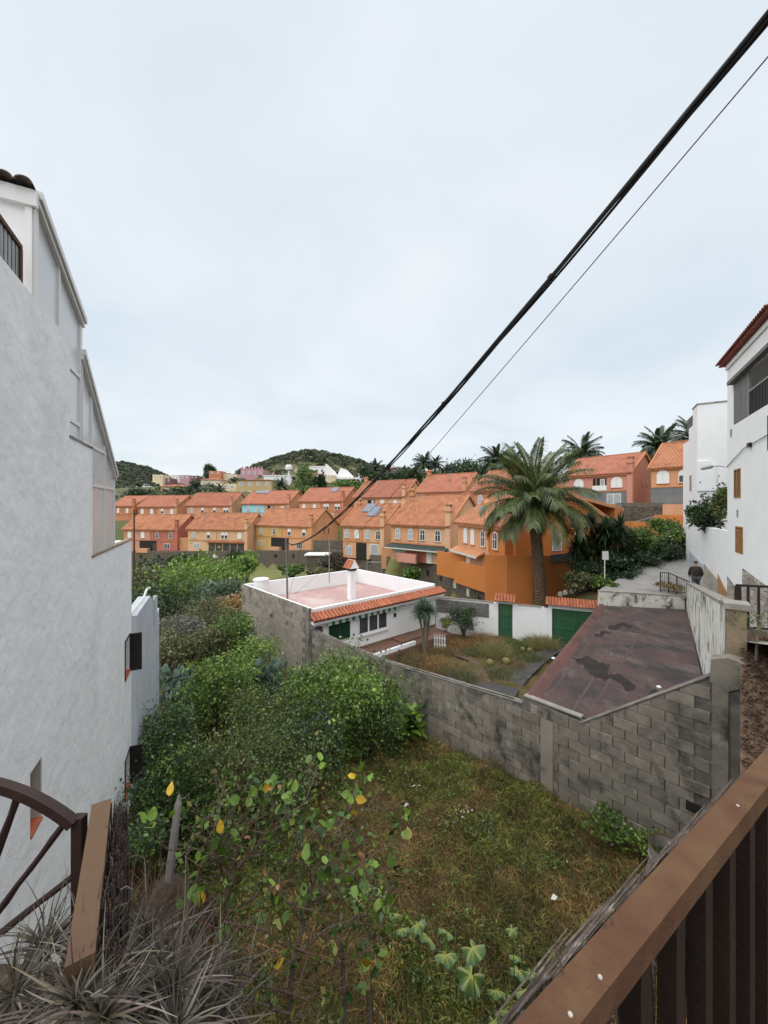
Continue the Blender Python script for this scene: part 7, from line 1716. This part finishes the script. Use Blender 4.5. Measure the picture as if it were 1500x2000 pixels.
for k in range(200):
    piece('twig', hm[k % 6], t, LR.p(rs.uniform(-0.02, 0.29), 0.004 + rs.random() * 0.022, -h + rs.uniform(-0.03, 0.012)), rot=(rs.uniform(-.05, .05), rs.uniform(-.05, .05), rs.uniform(0, 6)))
for k in range(26):
    p = LR.p(rs.uniform(0.0, 0.29), 0.01 + rs.random() * 0.03, -h - rs.uniform(0.0, 0.12)); q = p + Vector((rs.uniform(-.05, .03), rs.uniform(-.02, .02), rs.uniform(-.01, .03)))
    MB().tube([p, p.lerp(q, .5) + UP * 0.006, q], [0.0012, 0.001, 0.0005], 4).build('loose_twig', M['cane'], t)
# arched gate leaf
GY = 0.76; k_ = GY / F
def gg(px, py, dy=0.0): return Vector(((px - 750) * k_, GY + dy, -(py - HZ) * k_))
t = thing('iron_gate', 'rust-brown iron gate with arched top and sunray bars at lower left', 'gate', gg(-100, 1960))
hub = (-100, 1905); RP = 392
def flat_arc(r0, r1, a0, a1, n, y0, y1):
    b = MB(); vs = []; fs = []
    for i in range(n + 1):
        a = a0 + (a1 - a0) * i / n
        for (r_, yy) in ((r0, y0), (r1, y0), (r1, y1), (r0, y1)): vs.append(gg(hub[0] + math.cos(a) * r_, hub[1] - math.sin(a) * r_, yy))
    for i in range(n):
        for j in range(4): fs.append((i * 4 + j, i * 4 + (j + 1) % 4, (i + 1) * 4 + (j + 1) % 4, (i + 1) * 4 + j))
    fs += [(3, 2, 1, 0), (n * 4, n * 4 + 1, n * 4 + 2, n * 4 + 3)]
    return b.add(vs, fs)
flat_arc(RP - 18, RP, math.radians(50.5), math.radians(129.5), 30, -0.009, 0.009).build('arch_bar', M['gatepaint'], t)
for s in (1, -1):
    x0 = hub[0] + s * 238; x1 = hub[0] + s * 259
    MB().prism([gg(x0, 1600), gg(x1, 1600), gg(x1, 2090), gg(x0, 2090)], (0, 0.016, 0)).build('gate_post', M['gatepaint'], t)
for (ang, r0, r1) in ((53, 0, RP - 26), (70, 0, RP - 26), (88, 0, RP - 26), (107, 0, RP - 26), (126, 0, RP - 26), (38, 0, 318), (142, 0, 318)):
    a = math.radians(ang); p, q = gg(hub[0] + math.cos(a) * r0, hub[1] - math.sin(a) * r0, 0.012), gg(hub[0] + math.cos(a) * r1, hub[1] - math.sin(a) * r1, 0.012)
    rs2 = random.Random(ang); n = 9
    MB().tube([p.lerp(q, i / n) + Vector((rs2.uniform(-1, 1), 0, rs2.uniform(-1, 1))) * 0.0008 for i in range(n + 1)], [0.0066 + rs2.uniform(-.0008, .001) for i in range(n + 1)], 6).build('ray_bar', M['gatepaint'], t)
MB().tube([gg(*hub, -0.01), gg(*hub, 0.03)], 0.035, 12).build('hub', M['gatepaint'], t)
# ledge that carries gate and air plants
b = MB(); b.prism([(-1.5, 0.25, -8), (-0.16, 0.25, -8), (-0.20, 0.66, -8), (-0.34, 0.80, -8), (-1.5, 0.80, -8)], UP * 7.03)
tag(b.build('ledge_wall', M['rock']), 'dark rough masonry ledge under the air plants', 'wall')
tag(MB().prism([RR.p(-0.75, 0.012, -8), RR.p(5, 0.012, -8), RR.p(5, 3, -8), RR.p(-0.75, 3, -8)], UP * 6.38).build('terrace', M['earth'], org=(0, 0, 0)), kind='structure')  # dark floor tone carries the shade below the handrail

# ---------------------------------------------------------------- air plants (dry spiky rosettes)
def rosette(label, p, n, ln, seed, cols, tilt=(0, 0, 1), wd=0.0032):
    rng = np.random.default_rng(seed); S = 6
    d = rng.normal(size=(n, 3)); d /= np.linalg.norm(d, axis=1)[:, None]; d = d * 1.0 + np.array(tilt) * 0.55; d /= np.linalg.norm(d, axis=1)[:, None]
    l = ln * rng.uniform(0.55, 1.25, n); side = np.cross(d, rng.normal(size=(n, 3))); side /= np.linalg.norm(side, axis=1)[:, None]
    bend = rng.normal(size=(n, 3)) * 0.35; bend[:, 2] -= 0.35
    V = np.empty((n, S + 1, 2, 3)); 
    for i in range(S + 1):
        u = i / S; c = np.array(p) + d * (l * u)[:, None] + bend * (l * u * u * 0.6)[:, None]; w = wd * (1 - u) ** 0.7 * 0.5 + 0.0003
        V[:, i, 0] = c - side * w; V[:, i, 1] = c + side * w
    idx = np.arange(n * (S + 1) * 2).reshape(n, S + 1, 2)
    Fc = np.stack([idx[:, :-1, 0], idx[:, :-1, 1], idx[:, 1:, 1], idx[:, 1:, 0]], -1).reshape(-1, 4)
    c = np.array(cols)[rng.integers(0, len(cols), n)] * rng.uniform(0.6, 1.4, (n, 1))
    return np_obj('air_plant', V.reshape(-1, 3), Fc, GRASS, org=p, cols=np.repeat(c, (S + 1) * 2, 0)), label
TC = [(0.20, 0.175, 0.15), (0.14, 0.12, 0.10), (0.30, 0.265, 0.225), (0.075, 0.062, 0.053), (0.18, 0.13, 0.112), (0.15, 0.135, 0.085), (0.055, 0.046, 0.039)]
AP = [(85, 1855, 0.70, 110, 0.115, 'straw-coloured air plant furthest left, against the white wall'), (285, 1835, 0.74, 130, 0.125, 'pinkish grey air plant in front of the brushwood panel'), (165, 1925, 0.62, 90, 0.09, 'air plant growing on the foot of the tan handrail'), (235, 1935, 0.60, 90, 0.10, 'air plant with upright dark red centre at bottom left'),
      (335, 1935, 0.62, 120, 0.12, 'tall straw-centred air plant at the right end of the clump'), (312, 1890, 0.68, 80, 0.10, 'air plant with olive centre below the chain-link'), (30, 1945, 0.60, 100, 0.11, 'reddish brown air plant in the bottom left corner'), (345, 2015, 0.56, 90, 0.10, 'air plant cut by the bottom edge of the picture'), (110, 1985, 0.56, 80, 0.10, 'grey air plant below the straw-coloured one'), (178, 1895, 0.56, 110, 0.10, 'wispy air plant covering the near end of the tan handrail'), (225, 1880, 0.64, 80, 0.09, 'small brown air plant at the brushwood foot'), (150, 1965, 0.50, 170, 0.085, 'dense air plant sprawling over the lower end of the tan handrail'), (205, 1990, 0.50, 130, 0.09, 'air plant right of the dense one at the bottom edge')]
for i, (q, y, Y, n, ln, lab) in enumerate(AP):
    o, l_ = rosette(lab, W(q, y, Y), n, ln, 300 + i, TC); tag(o, l_, 'air plant', 'dry air plants on the ledge')
rng = np.random.default_rng(9); parts = []
n = 2600; cx = rng.uniform(-0.62, -0.27, n); cy = rng.uniform(0.50, 0.74, n)
C = np.stack([cx, cy, -0.955 + rng.random(n) * 0.06 + 0.03 * np.sin(cx * 30)], 1); d = rng.normal(size=(n, 3)); d[:, 2] = np.abs(d[:, 2]) * 0.9; d /= np.linalg.norm(d, axis=1)[:, None]
s = np.cross(d, rng.normal(size=(n, 3))); s /= np.linalg.norm(s, axis=1)[:, None]; l = rng.uniform(0.05, 0.14, (n, 1)); w = 0.0016; m = C + d * l * .5 + rng.normal(size=(n, 3)) * 0.008; e = m + d * l * .5 - [0, 0, 0.02]
V = np.concatenate([np.stack([C - s * w, C + s * w, m + s * w * .8, m - s * w * .8], 1).reshape(-1, 3), np.stack([m - s * w * .8, m + s * w * .8, e + s * w * .1, e - s * w * .1], 1).reshape(-1, 3)])
c = np.array(TC)[rng.integers(0, len(TC), n)] * rng.uniform(0.3, 1.0, (n, 1)); K = np.repeat(c, 4, 0)
tag(np_obj('dry_tangle', V, np.arange(len(V)).reshape(-1, 4), GRASS, cols=np.concatenate([K, K])), 'tangle of dry grey leaves between the air plants', 'dry leaves', kind='stuff')

# ---------------------------------------------------------------- stake and chain-link
s0, s1 = W(325, 1760, 1.75), W(350, 1552, 1.85)
t = thing('fence_stake', 'weathered grey wooden stake leaning at the lot edge', 'stake', s0 + UP * -0.6)
b = MB(); b.tube([s0 + Vector((-0.05, 0, -0.6)), s0, s0.lerp(s1, 0.55), s0.lerp(s1, 0.9), s1], [0.023, 0.021, 0.019, 0.017, 0.005], 8); b.build('stake', M['greywood'], t)
t = thing('chain_link_fence', 'rusty sagging chain-link fence at the foot of the grey stake', 'fence', W(320, 1900, 1.3) + UP * -0.5)
def cl(u, v): 
    a = W(250 + 190 * u, 1700 + 60 * math.sin(u * 2) + 330 * v, 1.62 - 0.10 * v - 0.1 * u); return a + Vector((0, 0.03 * math.sin(u * 9 + v * 5), 0.012 * math.sin(u * 14)))
b = MB(); nW = 13
for k in range(-10, nW + 1):
    for s in (1, -1):
        pts = []
        for i in range(25):
            v = i / 24; u = (k / nW) + (v * 0.95 if s == 1 else 0.95 - v * 0.95)
            if -0.001 <= u <= 1.0: pts.append(cl(u, v) + Vector((0, 0.003 * s, 0)))
        if len(pts) > 2: b.tube(pts, 0.0016, 4)
o = b.build('wire_mesh', M['rust'], t); o['kind'] = 'stuff'

# ---------------------------------------------------------------- round-leaved shrub
SH = thing('round_leaf_shrub', 'sparse shrub with round green and yellow leaves in the foreground', 'shrub', (-0.45, 1.75, -4.2))
LM = [leaf_mesh('leaf', 0.042, 0.062, M['leaf_green'], 7), leaf_mesh('leaf', 0.036, 0.058, M['leaf_deep'], 7), leaf_mesh('leaf', 0.040, 0.055, M['leaf_lime'], 7)]
LY = [leaf_mesh('leaf', 0.050, 0.066, M['leaf_yellow'], 7), leaf_mesh('leaf', 0.036, 0.060, M['leaf_yellow'], 7), leaf_mesh('leaf', 0.052, 0.060, M['leaf_pale'], 7), leaf_mesh('leaf', 0.030, 0.05, M['leaf_brown'], 7, 0.4)]
BR = [([(600, 2500, 1.75), (560, 2050, 1.8), (575, 1870, 1.85), (592, 1800, 1.9), (610, 1730, 1.95), (645, 1655, 2.0), (678, 1590, 2.05), (692, 1545, 2.1), (700, 1505, 2.1)], 0.016),
      ([(600, 2500, 1.75), (430, 2050, 1.85), (428, 1880, 1.9), (440, 1790, 1.95), (458, 1700, 2.0), (470, 1640, 2.05), (500, 1590, 2.1)], 0.018),
      ([(440, 1790, 1.95), (520, 1735, 2.05), (575, 1680, 2.15), (600, 1640, 2.2)], 0.008), ([(458, 1705, 2.0), (505, 1650, 2.1), (560, 1600, 2.2), (600, 1560, 2.25), (620, 1495, 2.3)], 0.009), ([(458, 1705, 2.0), (500, 1655, 2.0), (540, 1605, 2.0), (530, 1560, 2.0)], 0.007),
      ([(470, 1640, 2.05), (455, 1600, 2.1), (450, 1560, 2.1)], 0.006), ([(575, 1870, 1.85), (640, 1810, 1.9), (700, 1790, 1.95), (735, 1785, 2.0)], 0.008), ([(560, 1850, 1.8), (620, 1868, 1.8), (665, 1892, 1.85)], 0.007), ([(600, 1770, 1.9), (680, 1705, 2.0), (735, 1665, 2.05), (785, 1640, 2.1)], 0.006),
      ([(430, 1880, 1.9), (400, 1830, 1.8), (385, 1795, 1.75)], 0.007), ([(420, 1930, 1.8), (440, 1800, 1.8), (520, 1820, 1.8), (560, 1850, 1.85)], 0.007), ([(440, 1740, 2.0), (430, 1690, 1.9), (420, 1675, 1.85)], 0.007), ([(455, 1720, 1.95), (400, 1660, 1.85), (345, 1650, 1.75)], 0.005), ([(390, 1710, 1.9), (425, 1640, 1.95), (430, 1600, 2.0)], 0.004),
      ([(610, 1730, 1.95), (590, 1690, 1.9), (592, 1640, 1.9)], 0.004), ([(592, 1800, 1.9), (560, 1760, 1.85), (545, 1730, 1.85)], 0.005), ([(500, 1920, 1.8), (600, 1950, 1.8), (680, 1925, 1.85)], 0.007), ([(560, 1980, 1.75), (480, 1950, 1.75), (420, 1960, 1.75)], 0.006), ([(645, 1655, 2.0), (690, 1640, 2.0), (700, 1600, 2.0)], 0.004), ([(735, 1785, 2.0), (760, 1760, 2.05), (765, 1720, 2.1)], 0.005), ([(700, 1790, 1.95), (730, 1840, 1.9), (735, 1870, 1.9)], 0.005)]
for k, (pts, r_) in enumerate(BR):
    q = [W(*p) for p in pts]; out = []
    for i in range(len(q) - 1):
        for s in range(3): out.append(q[i].lerp(q[i + 1], s / 3) + Vector((rs.uniform(-1, 1), rs.uniform(-1, 1), rs.uniform(-1, 1))) * 0.006)
    out.append(q[-1]); MB().tube(out, [r_ * (1 - 0.7 * i / len(out)) for i in range(len(out))], 7).build('branch', M['twig'] if k % 3 else M['barkpale'], SH)
rs = random.Random(77)
def leaves_at(px, py, Y, n, spread, ysp=0.12):
    for k in range(n):
        p = W(px + rs.gauss(0, spread), py + rs.gauss(0, spread * 0.8), Y + rs.gauss(0, ysp))
        me = LM[rs.choice((0, 0, 1, 2, 2))] if rs.random() < 0.93 else LY[rs.choice((1, 3, 3))]
        piece('leaf', me, SH, p, rot=(rs.uniform(-0.3, 1.5), rs.uniform(-.9, .9), rs.uniform(0, 6.28)), scale=rs.uniform(0.65, 1.15))
CL = [(700, 1512, 2.1, 9, 13), (505, 1545, 2.1, 22, 22), (545, 1540, 2.1, 16, 20), (575, 1575, 2.15, 12, 20), (620, 1495, 2.3, 6, 10), (690, 1560, 2.05, 6, 12), (655, 1605, 2.0, 7, 14), (600, 1670, 1.95, 6, 14), (540, 1735, 1.85, 7, 14), (470, 1630, 2.05, 6, 14), (400, 1670, 1.85, 8, 14), (380, 1730, 1.85, 9, 14), (385, 1780, 1.75, 4, 10),
      (655, 1680, 2.0, 12, 22), (690, 1660, 2.05, 6, 14), (720, 1700, 2.05, 6, 14), (780, 1620, 2.1, 4, 12), (770, 1710, 2.1, 6, 14), (745, 1790, 2.0, 8, 14), (715, 1860, 1.9, 10, 18), (735, 1880, 1.9, 6, 14), (545, 1775, 1.85, 5, 12), (600, 1760, 1.9, 6, 20), (640, 1740, 1.95, 8, 22), (680, 1745, 2.0, 8, 22), (480, 1780, 1.85, 4, 14), (440, 1830, 1.85, 4, 14), (540, 1890, 1.85, 4, 16), (440, 1940, 1.8, 4, 16), (620, 1610, 2.1, 8, 20), (350, 1600, 1.9, 3, 8), (300, 1610, 1.9, 4, 10), (700, 1930, 1.9, 4, 12), (580, 1620, 2.1, 8, 20), (430, 1580, 2.05, 4, 12), (790, 1590, 2.2, 3, 6)]
for c in CL: leaves_at(*c)
for (q, y, Y, i, rot) in ((390, 1768, 1.70, 1, (1.3, 0.2, 0.1)), (716, 1890, 1.75, 0, (1.3, 0.1, 3.0)), (796, 1640, 2.05, 2, (1.35, 0.1, 0.3)), (655, 1868, 1.8, 2, (0.9, 0.5, 1.2)), (518, 1550, 2.0, 1, (1.2, .4, .8)), (430, 1628, 1.9, 1, (1.2, 0, .4)), (692, 1598, 2.0, 1, (1.3, 0, 3.0)), (462, 1820, 1.8, 3, (1.2, 0, 0)), (550, 1812, 1.85, 2, (0.8, 0, 2.0)), (330, 1555, 1.9, 1, (1, 0, 0)), (668, 1700, 1.95, 3, (1, 0, 1))):
    piece('leaf', LY[i], SH, W(q, y, Y), rot=rot, scale=1.0)
# fine twigs and further small leaves of the same shrub
rt = random.Random(5); b = MB(); tipc = []
for (pts, r_) in BR:
    q = [W(*p) for p in pts]
    for k in range(9):
        i = rt.randrange(len(q) - 1); s_ = q[i].lerp(q[i + 1], rt.random())
        if s_.z / s_.y < -1.45: continue
        e_ = s_ + Vector((rt.gauss(0, .13), rt.gauss(0, .12), rt.uniform(-.02, .24))); m_ = s_.lerp(e_, .5) + Vector((rt.gauss(0, .02), 0, rt.gauss(0, .02)))
        b.tube([s_, m_, e_], [0.0032, 0.0024, 0.0010], 4); tipc += [m_, e_, e_]
        for j in range(2):
            f_ = m_.lerp(e_, rt.random()) + Vector((rt.gauss(0, .06), rt.gauss(0, .05), rt.uniform(0, .08))); b.tube([m_, f_], [0.0018, 0.0008], 3); tipc.append(f_)
o = b.build('twigs', M['twig'], SH); o['kind'] = 'stuff'
rng = np.random.default_rng(4); C = np.repeat(np.array([tuple(q) for q in tipc]), 2, 0); C += rng.normal(size=C.shape) * 0.022; C = C[rng.random(len(C)) < 0.75]
a, b_ = rot_axes(len(C), rng, 0.3); V, Fc = leaf_quads(C, rng.uniform(0.018, 0.040, len(C)), a, b_, 0.62)
K = np.array([(0.075, 0.15, 0.022), (0.04, 0.09, 0.016), (0.11, 0.20, 0.028), (0.05, 0.10, 0.02), (0.20, 0.20, 0.04)])[rng.integers(0, 5, len(C))] * rng.uniform(0.7, 1.3, (len(C), 1))
o = np_obj('small_leaves', V, Fc, LEAF, SH, cols=np.repeat(K, 4, 0)); o['kind'] = 'stuff'
# lichen-grey stakes in front
for i, (q, y0, y1, lab) in enumerate([(668, 1835, 2150, 'grey lichen-covered stake at the bottom centre'), (718, 1930, 2150, 'shorter grey lichen-covered stake right of the other')]):
    a, c = W(q + 8, y1, 1.85), W(q, y0, 1.9); b = MB(); b.tube([a + UP * -2.5, a, a.lerp(c, .5) + Vector((0.004, 0, 0)), c], [0.02, 0.017, 0.014, 0.010], 8); tag(b.build('lichen_stake', M['galv'] if False else M['barkpale']), lab, 'stake')

# ---------------------------------------------------------------- mallow with pale-veined lobed leaves
def mallow_leaf(seed):
    r_ = random.Random(seed); N = 60; V = [(0, 0.0, 0)]; K = [(0.40, 0.40, 0.08)]
    for rr_ in (0.30, 0.65, 1.0):
        for k in range(N + 1):
            a = math.radians(-158 + 316 * k / N); lb = abs(math.cos(a * 3.5 / 1.4)); lob = 0.74 + 0.30 * lb ** 0.6 if rr_ == 1.0 else 0.86 + 0.1 * lb
            rad = 0.098 * rr_ * lob * (1.05 if abs(a) < 1.2 else 0.9) * r_.uniform(0.96, 1.04)
            vein = max(0.0, lb - 0.86) / 0.14
            V.append((math.sin(a) * rad, math.cos(a) * rad, (0.020 * math.cos(a * 5) + r_.uniform(-.004, .004)) * rr_ - 0.03 * rr_ * rr_))
            g = (0.26, 0.32, 0.06) if rr_ < 0.5 else ((0.13, 0.22, 0.06) if rr_ < 0.9 else (0.075, 0.15, 0.065)); y_ = (0.36, 0.38, 0.13)
            K.append(tuple(g[i] + (y_[i] - g[i]) * vein * (0.9 if rr_ < 0.9 else 0.3) for i in range(3)))
    n1 = N + 1; fs = [(0, 1 + k + 1, 1 + k) for k in range(N)]
    for r0 in range(2):
        fs += [(1 + r0 * n1 + k, 1 + r0 * n1 + k + 1, 1 + (r0 + 1) * n1 + k + 1, 1 + (r0 + 1) * n1 + k) for k in range(N)]
    b = MB(); b.add(V, fs); me = b.mesh('leaf', LEAF, smooth=True)
    at = me.color_attributes.new('Col', 'FLOAT_COLOR', 'POINT'); at.data.foreach_set('color', np.array([(*c, 1) for c in K], dtype=np.float32).ravel()); return me
MLF = [mallow_leaf(s) for s in range(4)]
t = thing('mallow_plant', 'mallow with large lobed yellow-veined leaves above the lot grass', 'plant', (1.2, 3.6, gz(1.2, 3.6)))
b = MB()
for i, (q, y, s) in enumerate([(815, 1805, .9), (835, 1830, 1.0), (785, 1815, .8), (772, 1785, .7), (873, 1820, .9), (870, 1865, 1.1), (922, 1852, 1.25), (921, 1905, 1.5), (968, 1935, .9), (1012, 1895, .8), (1022, 1935, .9), (1005, 1868, .6), (1035, 1900, .7), (990, 1975, 1.0), (965, 1995, .9), (745, 1740, .8), (715, 1735, .7), (700, 1760, .7), (1000, 1815, .6)]):
    Y = 3.35 + 0.12 * ((i * 7) % 5 - 2); p = W(q, y, Y)
    piece('leaf', MLF[i % 4], t, p, rot=(0.35 + rs.uniform(-.45, .45), rs.uniform(-.5, .5), rs.uniform(-.9, .9) + 3.14), scale=s * 0.88)
    if i % 2 == 0:
        g0_ = Vector((X(q + 20, 3.7), 3.75, gz(X(q, 3.7), 3.75))); b.tube([g0_, g0_.lerp(p, .6) + Vector((0.03, 0.02, -0.05)), p], [0.006, 0.004, 0.003], 5)
b.build('stems', M['leaf_dark'], t)
scene.render.film_transparent = False
